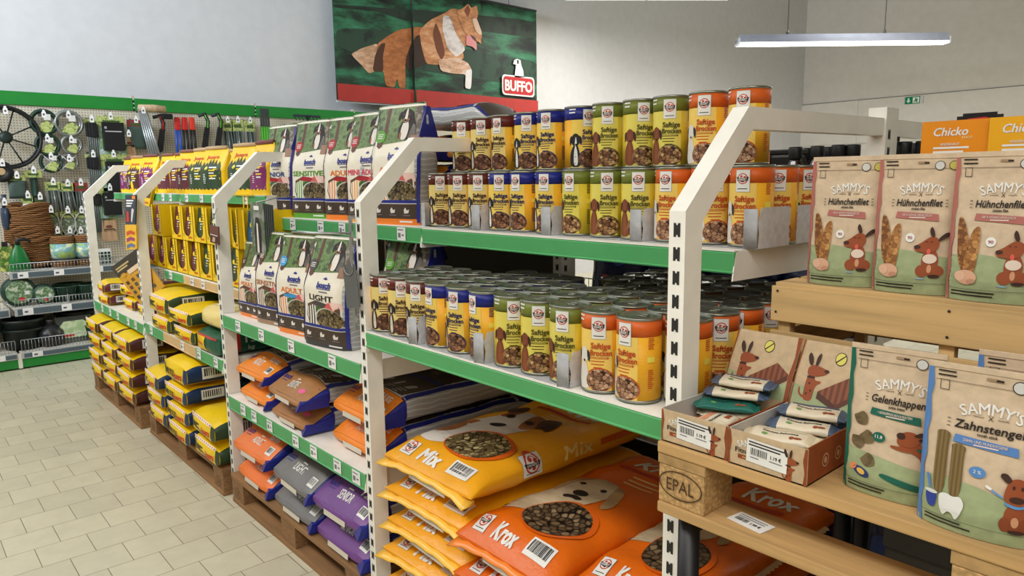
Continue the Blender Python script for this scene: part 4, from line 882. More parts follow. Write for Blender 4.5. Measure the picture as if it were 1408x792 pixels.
# sacks lying on the pallets and the middle shelves
YG3 = 'yellow sacks on the farthest pallet'; YG2 = 'yellow sacks on the middle pallet'; YS = 'yellow sacks on the middle shelf'
J3 = Proto(make_josera_lying(.37, .76, .107, DB, 71))
for c, (xc, lc) in enumerate(((-4.70, 'left'), (-4.31, 'centre'), (-3.93, 'right'))):
    for r in range(4):
        J3.put((xc+.012*((r*7+c*3) % 3-1), -.07-.008*((r+c) % 2), ZP+.1065*r), .015*((r+c) % 3-1), 'yellow sack with dark brown gusset, %s stack, %s from the pallet' % (lc, ORD[r]), YG3)
J2 = Proto(make_josera_lying(.35, .76, .105, NV, 72, 'FAMILY PLUS'))
for r in range(3): J2.put((-3.0+.01*(r % 2), -.055, ZP+.1045*r), .01*(r-1), 'yellow FAMILY PLUS sack, %s from the pallet' % ORD[r], YG2)
one(make_josera_lying(.36, .78, .125, NV, 73, 'FAMILY PLUS', ribbon=False), (-2.985, -.05, ZP+.3145), 0, 'thick yellow and navy sack on top of the FAMILY PLUS sacks', YG2)
JL = Proto(make_josera_lying(.30, .76, .105, NV, 74))
JL.put((-3.37, -.05, ZP), 0, 'lower yellow sack at the left end of the middle pallet', YG2); JL.put((-3.37, -.055, ZP+.1055), .02, 'middle yellow sack at the left end of the middle pallet', YG2)
JL.put((-3.365, -.07, ZP+.211), -.06, 'crumpled yellow sack on the pile at the left of the middle pallet', YG2)
JR = Proto(make_josera_lying(.34, .76, .12, DG, 75))
JR.put((-2.625, -.04, ZP), 0, 'lower yellow sack with dark green gusset by the white post', YG2); JR.put((-2.62, -.05, ZP+.1205), -.03, 'upper yellow sack with dark green gusset by the white post', YG2)
ZB = .6565
JM = Proto(make_josera_lying(.34, .74, .1, DG, 76))
JM.put((-3.35, -.0, ZB), 0, 'lower yellow sack at the left of the middle shelf by cartons', YS)
one(make_josera_lying(.35, .76, .125, DG, 77), (-3.33, -.01, ZB+.1005), -.03, 'upper yellow and dark green sack at the left of the middle shelf', YS)
JM2 = Proto(make_josera_lying(.33, .74, .092, DG, 78))
JM2.put((-2.965, -.0, ZB), .0, 'lower yellow sack in the centre of the middle shelf', YS); JM2.put((-2.965, -.015, ZB+.0925), .03, 'upper yellow and dark green sack in the centre of the middle shelf', YS)
def green15():
    t = thing('pet_food_sack', '', 'sack'); G = M((18, 84, 58), .35, 'film'); bg = Bag(.3, .74, .12, P_block, 79, .006, 9); mb = MB(); bg.body(mb, G, 26, 44, .02)
    Sd = bg.side(1); mb.dtext(Sd, '15', .145, .075, .035, .0015, M((190, 206, 196), .5), w=.055, rot=-pi/2*0, bold=.03); mb.dtext(Sd, 'kg', .145, .035, .02, .0015, M((190, 206, 196), .5), w=.03)
    mb.dgrid(Sd, .07, .095, .015, .105, .0012, M((186, 50, 46), .5), 2, 5); mb.dbars(Sd, .24, .31, .02, .1, .0012, 3, 10); mb.dgrid(Sd, .5, .72, .01, .11, .001, YEL, 4, 4); mb.build('bag_body', t)
    mb = MB(); E_ = bg.end(.02); zc = .12*.40; mb.dgrid(E_, -.14, -.0, .012, .084, .0015, YEL, 6, 4); mb.dtext(E_, 'Josera', -.07, zc, .016, .0022, JRED, w=.09, sh=.2, bold=.06); mb.dgrid(E_, -.14, .13, .08, .088, .002, M((186, 50, 46), .5), 6, 1); mb.build('end_panel', t)
    return t
one(green15, (-2.612, .0, ZB), 0, 'dark green 15 kg sack with a yellow end label behind the white post', YS)
def beige():
    t = thing('pet_food_sack', '', 'sack'); bg = Bag(.28, .5, .1, P_block, 80, .008, 9); mb = MB(); bg.body(mb, M((228, 206, 130), .45, 'film'), 20, 40, .03); mb.build('bag_body', t)
    mb = MB(); mb.dgrid(bg.top, -.12, .12, .04, .4, .0014, M((236, 226, 190), .5), 4, 6); mb.build('paper_label', t); return t
one(beige, (-2.62, .03, ZB+.1215), 0, 'pale beige sack lying on the dark green 15 kg sack', YS)
# far pile of small yellow bags
JT = Proto(make_josera_lying(.27, .4, .085, MR, 81, '', False, True))
for x, y, z, r, l in ((-4.7, .01, .0, .05, 'lower small yellow bag at the left of the far middle shelf'), (-4.69, .0, .086, -.1, 'upper small yellow bag at the left of the far middle shelf'), (-4.35, .08, .0, .0, 'lower small yellow bag under the leaflet board'), (-4.36, .085, .086, .12, 'upper small yellow bag under the leaflet board'), (-4.0, .08, 0, 0, 'small yellow bag beside the white rack post on the far shelf')):
    JT.put((x, y, .6375+z), r, l, 'small yellow bags on the far middle shelf')
# ---------------------------------------------------------------- wall shelving with garden goods
XP = -6.47
t = thing('wall_shelving', 'cream pegboard wall unit with a green top rail holding garden goods', 'shelving')
PEG = M((212, 204, 184), .6, 'pegs'); JY = [-2.63, -1.5, -.37, .757, 1.884, 3.01, 4.14, 5.27]
for i in range(len(JY)-1):
    a, e = JY[i]+.006, JY[i+1]-.006
    mb = MB(); mb.box(XP-.02, XP, a, e, .1, 2.12, PEG); mb.build('pegboard_panel', t)
    mb = MB(); mb.box(XP-.02, XP+.016, a, e, 2.116, 2.227, RAIL, .004); mb.build('top_rail', t)
    mb = MB(); mb.box(XP-.03, -5.955, a, e, .012, .083, RAIL, .003); mb.build('plinth', t)
for y in JY:
    mb = MB(); mb.box(XP-.05, XP-.001, y-.012, y+.012, 0, 2.25, M((190, 184, 168), .5)); mb.box(-5.965, -5.95, y-.014, y+.014, .01, .13, CREAM2)
    for k in range(6): mb.box(XP-.001, XP+.017, y-.005, y+.005, 2.118+k*.019, 2.127+k*.019, WHITE if k % 2 else DARK)
    mb.build('post', t)
SB = M((84, 98, 108), .45); TINK = M((90, 90, 96), .5)
def wshelf(lab, y0, y1, xf, z, h, tags, wire=.065):
    s = thing('shelf', lab, 'shelf', group='pegboard wall shelves')
    mb = MB(); mb.box(XP, xf, y0, y1, z-.02, z, CREAM2); mb.build('shelf_board', s)
    mb = MB(); mb.box(xf, xf+.008, y0, y1, z-h, z, M((178, 182, 184), .4)); mb.box(xf+.006, xf+.011, y0+.02, y1-.01, z-h+.008, z-.008, SB); mb.build('price_strip', s)
    for y in tags: mb = MB(); mb.box(xf+.0105, xf+.0125, y-.036, y+.036, z-h+.004, z-.002, TAGW); S = flat((xf+.0126, y, z-h/2), (0, 1, 0), (0, 0, 1)); mb.dgrid(S, -.024, .0, -.008, .006, .0006, TINK, 1, 1); mb.build('price_label', s)
    mb = MB(); n = int((y1-y0)/.024)
    for k in range(n+1): y = y0+.01+(y1-y0-.02)*k/n; mb.tube([(xf-.01, y, z-.005), (xf-.01, y, z+wire)], .0018, STEEL, 5)
    mb.tube([(xf-.01, y0+.01, z+wire), (xf-.01, y1-.01, z+wire)], .0035, STEEL, 6); mb.tube([(xf-.01, y0+.01, z+.012), (xf-.01, y1-.01, z+.012)], .002, STEEL, 5); mb.build('wire_front', s)
    for y in ((y0+.38,) if wire < .08 and z < .6 else ()): mb = MB(); mb.prism([(xf-.07, z), (xf-.012, z), (xf-.012, z+wire+.012), (xf-.03, z+wire+.01), (xf-.07, z+wire*.6)], lambda x, zz, d: V((x, y+d, zz)), .0025, M((190, 190, 186), .4)); mb.build('divider', s)
wshelf('upper wall shelf holding the coir rope and the green bottle', -.36, .75, -6.1, .765, .055, (-.27, -.02, .27, .43, .6))
wshelf('middle wall shelf holding coils and dark green trays', -.36, .75, -6.05, .478, .062, (-.27, .0, .24, .5))
wshelf('lowest wall shelf with black tubs above the green plinth', -.36, .75, -5.955, .133, .048, (-.25, .2, .45), .1)
wshelf('lowest wall shelf at the far left edge', -1.49, -.38, -5.955, .133, .048, (-.5,), .1)
wshelf('middle wall shelf at the far left edge', -1.49, -.39, -6.05, .478, .062, (-.5,))
XI = -6.39
def PB(x, y): p = PX(x, y, XI); return p.y, p.z
HK = None
def hook(px, py, what):
    """steel peg hook with a white price tag at its tip"""
    global HK
    def mk():
        h = thing('peg_hook', '', 'hook', group='peg hooks with white price tags')
        mb = MB(); mb.tube([(0, 0, 0), (.12, 0, .0), (.20, 0, .006)], .0028, STEEL, 6); mb.box(-.002, .003, -.012, .012, -.014, .014, STEEL); mb.build('hook_rod', h)
        mb = MB(); mb.prism([(-.016, -.032), (.016, -.032), (.016, .008), (.008, .02), (.008, .03), (-.008, .03), (-.008, .02), (-.016, .008)], lambda a, b, d: V((.2+d, a, b-.006)), .002, TAGW)
        S = flat((.2022, 0, -.01), (0, 1, 0), (0, 0, 1)); mb.dgrid(S, -.008, .006, -.012, .004, .0005, TINK, 1, 1); mb.build('price_tag', h); return h
    if HK is None: HK = Proto(mk)
    p = PX(px, py, XP+.2); HK.put((XP, p.y, p.z), 0, 'peg hook with a white price tag above the %s' % what)
LAB1 = M((150, 172, 84), .5, 'mix', c2=(206, 214, 140), c3=(90, 120, 60), sc=60); DKG = M((30, 58, 46), .45); WIRG = M((148, 152, 150), .35, metal=.6); BLK = M((24, 26, 28), .5); CLEAR = M((150, 152, 148), .25, 'film', st=.5); GRYP = M((96, 104, 100), .4, 'film')
def coil(px, py, r, m, lab, hk, cross=False):
    y, z = PB(px, py); R = r*.0064; t = thing('wire_coil', lab, 'wire coil', (XI, y, z), 0, 'wire coils on the pegboard')
    mb = MB(); th = R*.13
    for k, (dr, dx) in enumerate(((0, 0), (th*1.2, .004), (-th*1.1, .006), (.3*th, th*1.6), (.2*th, -th*1.5))):
        mb.tube([(dx, (R*.84+dr*.6)*cos(a), (R*.84+dr*.6)*sin(a)) for a in [2*pi*q/30+k for q in range(30)]], th*.62, m, 7, closed=True)
    mb.build('coil', t)
    mb = MB(); S = flat((.025, 0, 0), (0, 1, 0), (0, 0, 1))
    mb.prism([(-R*.55, -R*.6), (R*.3, -R*.9), (R*.62, -R*.2), (R*.2, R*.1), (-R*.2, -R*.1)], lambda a, b, d: V((.022+d, a, b)), .003, LAB1)
    if cross:
        for s in (1, -1): mb.tube([(.02, -R*.8, -s*R*.8), (.02, R*.8, s*R*.8)], .005, LGREY, 5)
    mb.dgrid(S, R*.0, R*.45, R*.15, R*.6, .001, WHITE, 1, 1); mb.build('label_card', t); hook(px, py-r+4, hk)
coil(60, 168, 17, DKG, 'large dark green wire coil, top left of the pegboard coils', 'large dark green wire coil'); coil(94, 170, 18, WIRG, 'large silver wire coil, top right of the pegboard coils', 'large silver wire coil')
coil(65, 199, 15, DKG, 'middle dark green wire coil below the large green one', 'middle dark green coil'); coil(98, 199, 13, WIRG, 'middle silver wire coil beside a yellow green label', 'middle silver coil')
coil(70, 223, 14, DKG, 'lowest dark green wire coil with crossed grey ties', 'lowest dark green coil', True); coil(95, 223, 11, WIRG, 'smallest silver wire coil, bottom right of the coils', 'smallest silver coil', True)
y, z = PB(7, 189); t = thing('spoked_wheel', 'large black spoked cart wheel hanging at the left edge', 'wheel', (XI+.03, y, z))
mb = MB(); R = .245; mb.tube([(0, R*cos(a), R*sin(a)) for a in [2*pi*k/40 for k in range(40)]], .013, BLK, 8, closed=True); mb.tube([(-.02, R*.93*cos(a), R*.93*sin(a)) for a in [2*pi*k/40 for k in range(40)]], .008, BLK, 6, closed=True); mb.build('rim', t)
for k in range(8):
    mb = MB(); a = k*pi/4+.4; mb.tube([(0, .03*cos(a), .03*sin(a)), (-.012, R*cos(a+.06), R*sin(a+.06))], .0065, BLK, 6); mb.build('spoke', t)
mb = MB(); mb.xf(Matrix()); mb.lathe([(.02, 0), (.048, .005), (.05, .03), (.03, .05), (.012, .05)], M((24, 40, 34), .5), 18); mb.xf(Matrix(((0, 0, 1, -.02), (1, 0, 0, 0), (0, 1, 0, 0), (0, 0, 0, 1)))); mb.build('hub', t); hook(7, 150, 'spoked wheel')
def pack(px, py, w, h, kind, lab, hk=None, head=LAB1, name='hanging_pack', cat='garden pack', group='hanging packs on the pegboard', dx=0):
    """a carded pack hanging from a hook; (px, py) is its top centre in the photograph, w and h its size there"""
    y, z = PB(px, py); W_ = w*.0066; H_ = h*.0064; t = thing(name, lab, cat, (XI+dx, y, z), 0, group)
    hh = H_*.28; mb = MB(); mb.box(-.003, .003, -W_/2, W_/2, -hh, 0, head, .001); mb.dgrid(flat((.0035, 0, -hh/2), (0, 1, 0), (0, 0, 1)), -W_*.3, W_*.3, -hh*.2, hh*.1, .0006, M((70, 96, 50), .5), 1, 1); mb.build('header_card', t)
    mb = MB()
    if kind == 'rods':
        for k in range(5): a = -W_*.36+W_*.18*k; mb.tube([(.008, a*.8, -hh), (.012, a+.012, -H_)], .006, [DKG, GRYP, WIRG][k % 3], 6)
        mb.build('rods', t); mb = MB(); mb.box(-.002, .0025, -W_*.52, W_*.52, -H_*1.02, -hh, CLEAR, .001); mb.build('clear_bag', t)
    elif kind == 'white':
        bg = Bag(W_, H_-hh, .035, P_pillow, px, .004, 20); bg.body(mb, M((222, 222, 220), .35, 'film'), 12, 24); mb.xf(Matrix(((0, 0, 1, -.01), (-1, 0, 0, 0), (0, 1, 0, -H_), (0, 0, 0, 1)))); mb.build('white_bag', t)
        mb = MB(); mb.box(.02, .03, -W_*.4, W_*.4, -H_*.98, -H_*.8, WHITE, .003); mb.build('clip', t)
    elif kind == 'bag':
        bg = Bag(W_, H_-hh*.8, .05, P_pillow, px, .006, 20); bg.body(mb, head if False else M((70, 88, 82), .3, 'film', st=.5), 12, 24); mb.xf(Matrix(((0, 0, 1, -.02), (-1, 0, 0, 0), (0, 1, 0, -H_), (0, 0, 0, 1)))); mb.build('clear_bag', t)
    elif kind == 'spool':
        mb.lathe([(W_*.32, -H_), (W_*.46, -H_*.99), (W_*.46, -H_*.93)]+[(W_*(.42+.02*(k % 2)), -H_*.93+(H_*.6)*k/10) for k in range(11)]+[(W_*.46, -H_*.33), (W_*.4, -hh)], DKG, 20, squash=.5); mb.build('spool', t)
    elif kind == 'loop':
        mb.prism([(-W_*.45, -H_*.45), (-W_*.3, -H_*.85), (W_*.3, -H_*.85), (W_*.45, -H_*.45), (W_*.25, -hh), (-W_*.25, -hh)], lambda a, b, d: V((d, a, b)), .012, M((128, 140, 118), .4, 'mix', c2=(84, 106, 70), c3=(180, 190, 180), sc=50)); mb.build('card', t)
        mb = MB(); mb.tube([(.012, W_*.5*sin(a), -H_*.52+H_*.42*cos(a)) for a in [2*pi*k/24 for k in range(24)]], .005, M((196, 198, 190), .4), 6, closed=True); mb.build('cord', t)
    elif kind == 'box':
        mb.box(.004, .05, -W_*.36, W_*.4, -H_*.9, -hh*.6, BLK, .004); mb.build('black_case', t); mb = MB(); mb.box(-.004, .003, -W_*.5, W_*.5, -H_, -hh, M((150, 178, 186), .45, 'mix', c2=(120, 160, 90), c3=(196, 210, 220), sc=14), .001); mb.build('back_card', t)
        mb = MB(); mb.box(.05, .052, -W_*.28, W_*.3, -H_*.42, -H_*.39, LGREY); mb.box(.05, .053, -W_*.3, -W_*.22, -H_*.34, -H_*.28, LGREY); mb.build('latch', t)
    elif kind == 'clips':
        for k in range(3): mb.box(.01*k, .01*k+.03, -W_*.45+.02*k, W_*.1+.01*k, -H_*.9, -hh*.7, BLK, .006)
        mb.build('black_clips', t); mb = MB(); 
        for k in range(6): mb.tube([(.02, -W_*.35+W_*.14*k, -hh), (.012, -W_*.3+W_*.13*k, -H_*2.6)], .008, GRYP, 6)
        mb.build('grey_canes', t)
    elif kind == 'wood':
        mb.box(.0, .02, -W_*.46, W_*.46, -H_, -hh*.5, M((196, 158, 120), .7, 'wood', ax=2), .003); mb.build('wooden_board', t); mb = MB(); mb.tube([(.026, -W_*.3, -H_*.58), (.03, -W_*.3, -H_*.5), (.03, W_*.3, -H_*.5), (.026, W_*.3, -H_*.58)], .004, BLK, 6); mb.dell(flat((.021, 0, -H_*.4), (0, 1, 0), (0, 0, 1)), 0, 0, W_*.2, H_*.06, .001, M((110, 62, 50), .6)); mb.build('wire_bow', t)
    if hk: hook(px+1, py-2, hk)
pack(22, 241, 19, 30, 'bag', 'grey plastic pack hanging below the spoked wheel', 'grey pack below the wheel'); pack(45, 234, 19, 34, 'spool', 'dark green spool pack beside the grey plastic pack', 'dark green spool')
pack(37, 268, 15, 40, 'white', 'left white bag of plant clips on the pegboard', 'left white bag'); pack(54, 270, 15, 42, 'white', 'right white bag of plant clips on the pegboard', 'right white bag', GRYP)
pack(72, 250, 18, 40, 'rods', 'pack of dark green rods, left of three', 'left pack of rods'); pack(92, 252, 17, 38, 'rods', 'pack of grey rods, middle of three', 'middle pack of rods'); pack(110, 251, 17, 42, 'rods', 'pack of silver rods with a red header, right of three', 'right pack of rods', M((150, 60, 60), .5))
for px, py, l in ((69, 288, 'left'), (92, 289, 'middle'), (111, 289, 'right')): pack(px, py, 17, 36, 'loop', 'looped cord pack, %s of the upper three beside the rope' % l, 'upper %s cord pack' % l)
for px, py, l in ((78, 317, 'left'), (95, 317, 'middle'), (110, 317, 'right')): pack(px, py, 16, 30, 'loop', 'looped cord pack, %s of the lower three beside the rope' % l, 'lower %s cord pack' % l)
pack(125, 164, 18, 26, 'clips', 'black clips over grey canes, upper one on the pegboard', 'upper black clips'); pack(151, 160, 34, 52, 'box', 'upper black case on a blue green card', 'upper black case', dx=.02)
pack(127, 212, 18, 22, 'clips', 'black clips over grey canes, middle one on the pegboard', 'middle black clips'); pack(155, 212, 32, 60, 'box', 'middle black case on a blue green card', 'middle black case', dx=.02)
pack(130, 262, 18, 22, 'clips', 'black clips over grey canes, lowest one behind the rack', 'lowest black clips'); pack(150, 258, 28, 42, 'box', 'lowest black case on a blue green card', 'lowest black case', dx=.02)
pack(176, 184, 15, 32, 'wood', 'wooden trap board hanging on the pegboard', 'wooden trap board', M((150, 170, 150), .5)); pack(186, 165, 22, 40, 'bag', 'blue green pack behind the wooden trap board', 'blue green pack', M((140, 60, 60), .5)); pack(148, 298, 20, 34, 'wood', 'square wooden disc pack low on the pegboard', None)
pack(312, 165, 16, 60, 'rods', 'long green pack of saw blades, left of three', 'left long green pack'); pack(326, 165, 18, 60, 'rods', 'long green pack of saw blades, middle of three', 'middle long green pack'); pack(343, 166, 16, 60, 'rods', 'long green pack of saw blades, right of three', 'right long green pack')
def tool(lab, px, py, build, name='garden_tool', hk=None):
    y, z = PB(px, py); t = thing(name, lab, 'garden tool', (XI+.03, y, z), 0, 'hand tools on the pegboard'); build(t)
    if hk: hook(px, py-2, hk)
def saw(col, acc):
    def f(t):
        mb = MB(); mb.tube([(0, -.03, .0), (0, .03, .02), (0, .055, -.05), (0, .045, -.12)], [.016, .02, .018, .014], BLK, 8); mb.tube([(.012, .02, .022), (.012, .05, -.04), (.012, .043, -.11)], .006, acc, 6); mb.build('handle', t)
        mb = MB(); mb.prism([(.02, -.1), (.065, -.1), (.03, -.30), (-.03, -.34)], lambda a, b, d: V((d-.01, a, b)), .022, col); mb.build('sheath', t)
    return f
ACG, ACR = M((90, 190, 60), .5), M((196, 40, 36), .45)
tool('black pruning saw with green trim, left of two', 276, 160, saw(BLK, ACG)); tool('black pruning saw with green trim, right of two', 294, 160, saw(BLK, ACG)); tool('black curved saw with a red edge beside silver rods', 214, 162, saw(BLK, ACR))
def cutter(col, body, dz=0):
    def f(t):
        mb = MB(); mb.box(-.02, .02, -.024, .024, -.09, .03, col, .012); mb.build('head', t); mb = MB()
        for s in (-1, 1): mb.tube([(0, s*.014, -.08), (0, s*.02, -.34)], .013, body, 8)
        mb.build('handle', t)
    return f
tool('red headed cutter with a blue handle', 242, 166, cutter(ACR, M((40, 80, 170), .45))); tool('red headed cutter with black handles, beside the blue handled one', 252, 166, cutter(ACR, BLK)); tool('red headed cutter with black handles, rightmost of three', 262, 166, cutter(M((214, 60, 44), .45), BLK))
def rods(t):
    for k in range(5): mb = MB(); mb.tube([(.01*k, -.05+.012*k, .02), (.01*k, .05+.02*k, -.62)], .011, WIRG, 8); mb.build('rod', t)
tool('bundle of long silver rods leaning on the pegboard', 197, 152, rods, 'rod_bundle', 'silver rods')
def grip(t): mb = MB(); mb.lathe([(.0, -.13), (.028, -.125), (.034, 0), (.028, .1), (.0, .11)], M((196, 168, 134), .7, 'wood', ax=2), 14); mb.xf(Matrix(((1, 0, 0, .04), (0, 0, 1, 0), (0, -1, 0, 0), (0, 0, 0, 1)))); mb.build('wooden_grip', t); mb = MB(); mb.box(0, .05, .06, .16, -.09, -.04, BLK, .01); mb.build('black_socket', t)
tool('wooden tool handle lying across two hooks under the rail', 208, 150, grip)
def stk(t):
    for k in range(4): mb = MB(); mb.box(.0, .012, -.05+.025*k, -.03+.025*k, -.32, .06, M((60, 66, 66), .45) , .002); mb.box(-.001, .0135, -.05+.025*k, -.03+.025*k, -.26, -.12, ACG); mb.build('stake', t)
tool('bundle of dark stakes with green bands beside the JUNIOR bag', 362, 158, stk, 'stake_bundle')
def rak(t):
    mb = MB(); mb.box(-.01, .02, -.15, .15, -.012, .012, M((40, 52, 60), .5), .004)
    for k in range(8): mb.tube([(.0, -.14+k*.04, 0), (.05, -.14+k*.04, -.05)], .005, BLK, 5)
    mb.build('rake_head', t); mb = MB(); mb.tube([(.02, 0, 0), (.02, 0, -.5)], .013, BLK, 8); mb.build('socket', t)
tool('dark rake head on the green rail above the cream bags', 420, 160, rak); tool('dark rake head right of the first, above the cream bags', 470, 166, rak)
y, z = PB(3, 236); t = thing('tape_roll', 'black tape roll at the left edge below the wheel', 'roll', (XI, y-.01, z), 0); mb = MB(); mb.lathe([(.028, 0), (.085, 0), (.088, .02), (.085, .045), (.028, .045), (.028, 0)], BLK, 24); mb.xf(Matrix(((0, 0, 1, 0), (1, 0, 0, 0), (0, 1, 0, 0), (0, 0, 0, 1)))); mb.build('roll', t); mb = MB(); mb.lathe([(.024, -.002), (.029, -.002), (.029, .047), (.024, .047)], M((190, 160, 120), .7), 18); mb.xf(Matrix(((0, 0, 1, 0), (1, 0, 0, 0), (0, 1, 0, 0), (0, 0, 0, 1)))); mb.build('core', t); hook(3, 222, 'black tape roll')
def P3(x, y, X): p = PX(x, y, X); return p.y, p.z
# scoop, bottle, rope and rolls on the upper shelf
y, z = P3(8, 286, -6.3); t = thing('hand_scoop', 'dark blue plastic scoop hanging above the green bottle', 'scoop', (-6.35, y, z))
mb = MB(); mb.lathe([(.0, -.21), (.05, -.195), (.075, -.14), (.08, -.05), (.07, .0), (.06, .0)], M((36, 52, 72), .4), 20, squash=.45); mb.build('bowl', t); mb = MB(); mb.tube([(0, 0, 0), (0, 0, .06), (0, 0, .11)], [.02, .016, .018], M((36, 52, 72), .4), 10); mb.build('handle', t); mb = MB(); mb.dell(flat((.034, .01, -.15), (0, 1, 0), (0, 0, 1)), 0, 0, .02, .025, .002, LAB1); mb.build('sticker', t); hook(6, 276, 'blue scoop')
y, z = P3(27, 372, -6.22); t = thing('spray_bottle', 'dark green plastic spray bottle on the upper wall shelf', 'bottle', (-6.165, y, .767))
mb = MB(); mb.lathe([(.0, 0), (.068, .0), (.075, .02), (.072, .08), (.045, .17), (.022, .2), (.02, .22)], M((24, 112, 52), .3), 24); mb.xf(Matrix.Diagonal((.55, 1, 1, 1))); mb.build('tank', t); mb = MB(); mb.tube([(0, 0, .215), (0, 0, .25), (.0, .05, .255), (.0, .09, .235)], [.02, .02, .014, .012], BLK, 8); mb.build('spray_head', t)
t = thing('carton', 'slim green labelled pack left of the green bottle', 'pack', (-6.22, P3(10, 370, -6.22)[0], .767)); mb = MB(); mb.box(-.03, .03, -.045, .045, 0, .2, M((120, 160, 60), .5, 'mix', c2=(60, 100, 40), c3=(214, 216, 120), sc=18), .004); mb.build('box', t); mb = MB(); mb.box(-.02, .02, -.02, .02, .2, .24, BLK, .004); mb.build('cap', t)
y, z = P3(48, 370, -6.15); t = thing('coir_rope_bundle', 'big brown bundle of coir rope on the upper wall shelf', 'rope', (-6.325, y+.03, .768))
COIR = M((140, 96, 54), .95, 'rope', sc=20); mb = MB(); R = random.Random(3)
for k in range(17):
    z = .03+k*.03; rx = (.14+.01*sin(k*1.3))*(1-.10*(k/17)**2); mb.tube([(.085*cos(a)+.006*sin(3*a+k), rx*sin(a), z+.018*sin(2*a+k*.8)) for a in [2*pi*q/28 for q in range(28)]], .022+.004*R.random(), COIR, 8, closed=True)
mb.build('coils', t); mb = MB()
for k in range(5): mb.tube([(.02*k-.04, .06+.012*k, .5), (.0, -.12-.015*k, .46-.03*k), (.02, -.15-.008*k, .33-.02*k), (.05, -.13, .2)], .016, COIR, 7)
mb.build('loose_loops', t); mb = MB(); mb.tube([(.09, -.1, .16), (.12, -.14, .14), (.125, -.17, .17)], .007, LAB1, 6); mb.build('tie', t)
RL = None
def coir_roll():
    t = thing('coir_roll', '', 'coir roll', group='coir rolls with green labels'); mb = MB(); mb.lathe([(.0, 0), (.085, .0), (.09, .02), (.09, .24), (.08, .26), (.0, .26)], COIR, 22); mb.build('roll', t); mb = MB(); mb.lathe([(.0915, .08), (.0915, .2)], M((170, 196, 90), .45, 'mix', c2=(110, 170, 190), c3=(226, 232, 180), sc=14), 22); mb.lathe([(.092, .065), (.092, .082)], M((50, 60, 60), .5), 22); mb.build('label', t); return t
RL = Proto(coir_roll); RL.put((-6.22, P3(86, 366, -6.2)[0]+.02, .767), .3, 'left coir roll with a green label on the wall shelf'); RL.put((-6.22, P3(106, 364, -6.2)[0]+.085, .767), .9, 'right coir roll with a green label on the wall shelf')
t = thing('folded_net', 'white and dark green checked net pack behind the rack post', 'net', (-6.2, P3(139, 354, -6.2)[0], .767)); mb = MB(); mb.box(-.05, .05, -.075, .075, 0, .12, M((222, 226, 222), .5), .01); S = flat((.051, 0, .06), (0, 1, 0), (0, 0, 1))
for i in range(5):
    for j in range(4):
        mb.dgrid(S, -.065+.027*i, -.045+.027*i, -.05+.027*j, -.03+.027*j, .001, DKG, 1, 1)
mb.build('net', t); mb = MB(); mb.box(-.045, .045, -.07, .07, .12, .135, WHITE, .004); mb.build('flap', t)
# middle and low shelf
def disc(lab, px, py, r, X, label=True, zb=None, squash=None):
    y, z = P3(px, py, X); t = thing('hose_coil', lab, 'coil', (X, y, (zb or .479)+r), 0, 'dark green coils on the wall shelves')
    mb = MB(); mb.lathe([(.0, 0), (r*.9, 0), (r, .02), (r, .09), (r*.9, .11), (.0, .11)], DKG, 26); mb.xf(Matrix(((0, 0, 1, -.07), (1, 0, 0, 0), (0, 1, 0, 0), (0, 0, 0, 1)))); mb.build('coil', t)
    mb = MB(); S = flat((.041, 0, 0), (0, 1, 0), (0, 0, 1)); mb.dell(S, 0, 0, r*.78, r*.78, .001, M((150, 176, 150), .4, 'mix', c2=(70, 110, 60), c3=(200, 210, 190), sc=22)); mb.dell(S, r*.1, -r*.5, r*.2, r*.14, .002, ACR, n=12, rings=1); mb.dgrid(S, r*.3, r*.55, -r*.2, r*.05, .002, WHITE, 1, 1); mb.build('round_label', t)
disc('dark green coil with a big round label on the middle wall shelf', 26, 403, .122, -6.16); disc('smaller dark green coil with a leafy label on the middle wall shelf', 61, 410, .085, -6.14)
TR = None
def tub():
    t = thing('plastic_tub', '', 'tub', group='dark tubs on the wall shelves'); mb = MB(); D2 = M((30, 62, 46), .4); mb.lathe([(.0, 0), (.09, 0), (.11, .12), (.118, .125), (.118, .135), (.106, .135), (.088, .01), (.0, .01)], D2, 24); mb.build('tub_body', t)
    mb = MB()
    for k in range(10): a = 2*pi*k/10; mb.tube([(.094*cos(a), .094*sin(a), .01), (.112*cos(a), .112*sin(a), .12)], .004, D2, 5)
    mb.build('ribs', t); return t
TR = Proto(tub)
for px, X, z, l in ((90, -6.2, .479, 'dark green ribbed tub in the centre of the middle wall shelf'), (122, -6.2, .479, 'dark green ribbed tub behind the farthest white rack'), (96, -6.34, .479, 'dark tub at the back of the middle wall shelf')): TR.put((X, P3(px, 410, X)[0], z), 0, l)
def blacktub(): 
    t = thing('plant_pot', '', 'pot', group='black pots on the lowest wall shelf'); mb = MB(); mb.lathe([(.0, 0), (.13, 0), (.155, .22), (.165, .225), (.165, .245), (.15, .245), (.125, .01), (.0, .01)], M((22, 30, 26), .4), 26); mb.build('pot_body', t); mb = MB(); mb.lathe([(.158, .15), (.162, .155), (.162, .165), (.158, .17)], M((22, 30, 26), .4), 26); mb.build('rim_band', t); return t
BT = Proto(blacktub); BT.put((-6.17, P3(34, 460, -6.1)[0], .134), 0, 'large black pot at the left of the lowest wall shelf'); BT.put((-6.29, P3(103, 440, -6.2)[0]+.03, .134), 0, 'large black pot behind the green labelled pack'); BT.put((-6.2, -.64, .134), 0, 'large black pot at the far left edge of the picture')
t = thing('seed_pack', 'clear pack with a bright green label on the lowest wall shelf', 'pack', (-6.08, P3(106, 466, -6.05)[0], .134)); mb = MB(); bg = Bag(.27, .22, .1, P_doy, 5, .004, 9); bg.body(mb, GRYP, 14, 30); mb.xf(Matrix.Rotation(pi/2, 4, 'Z') @ Matrix.Translation((0, .1, 0)) @ UPR); mb.build('bag', t)
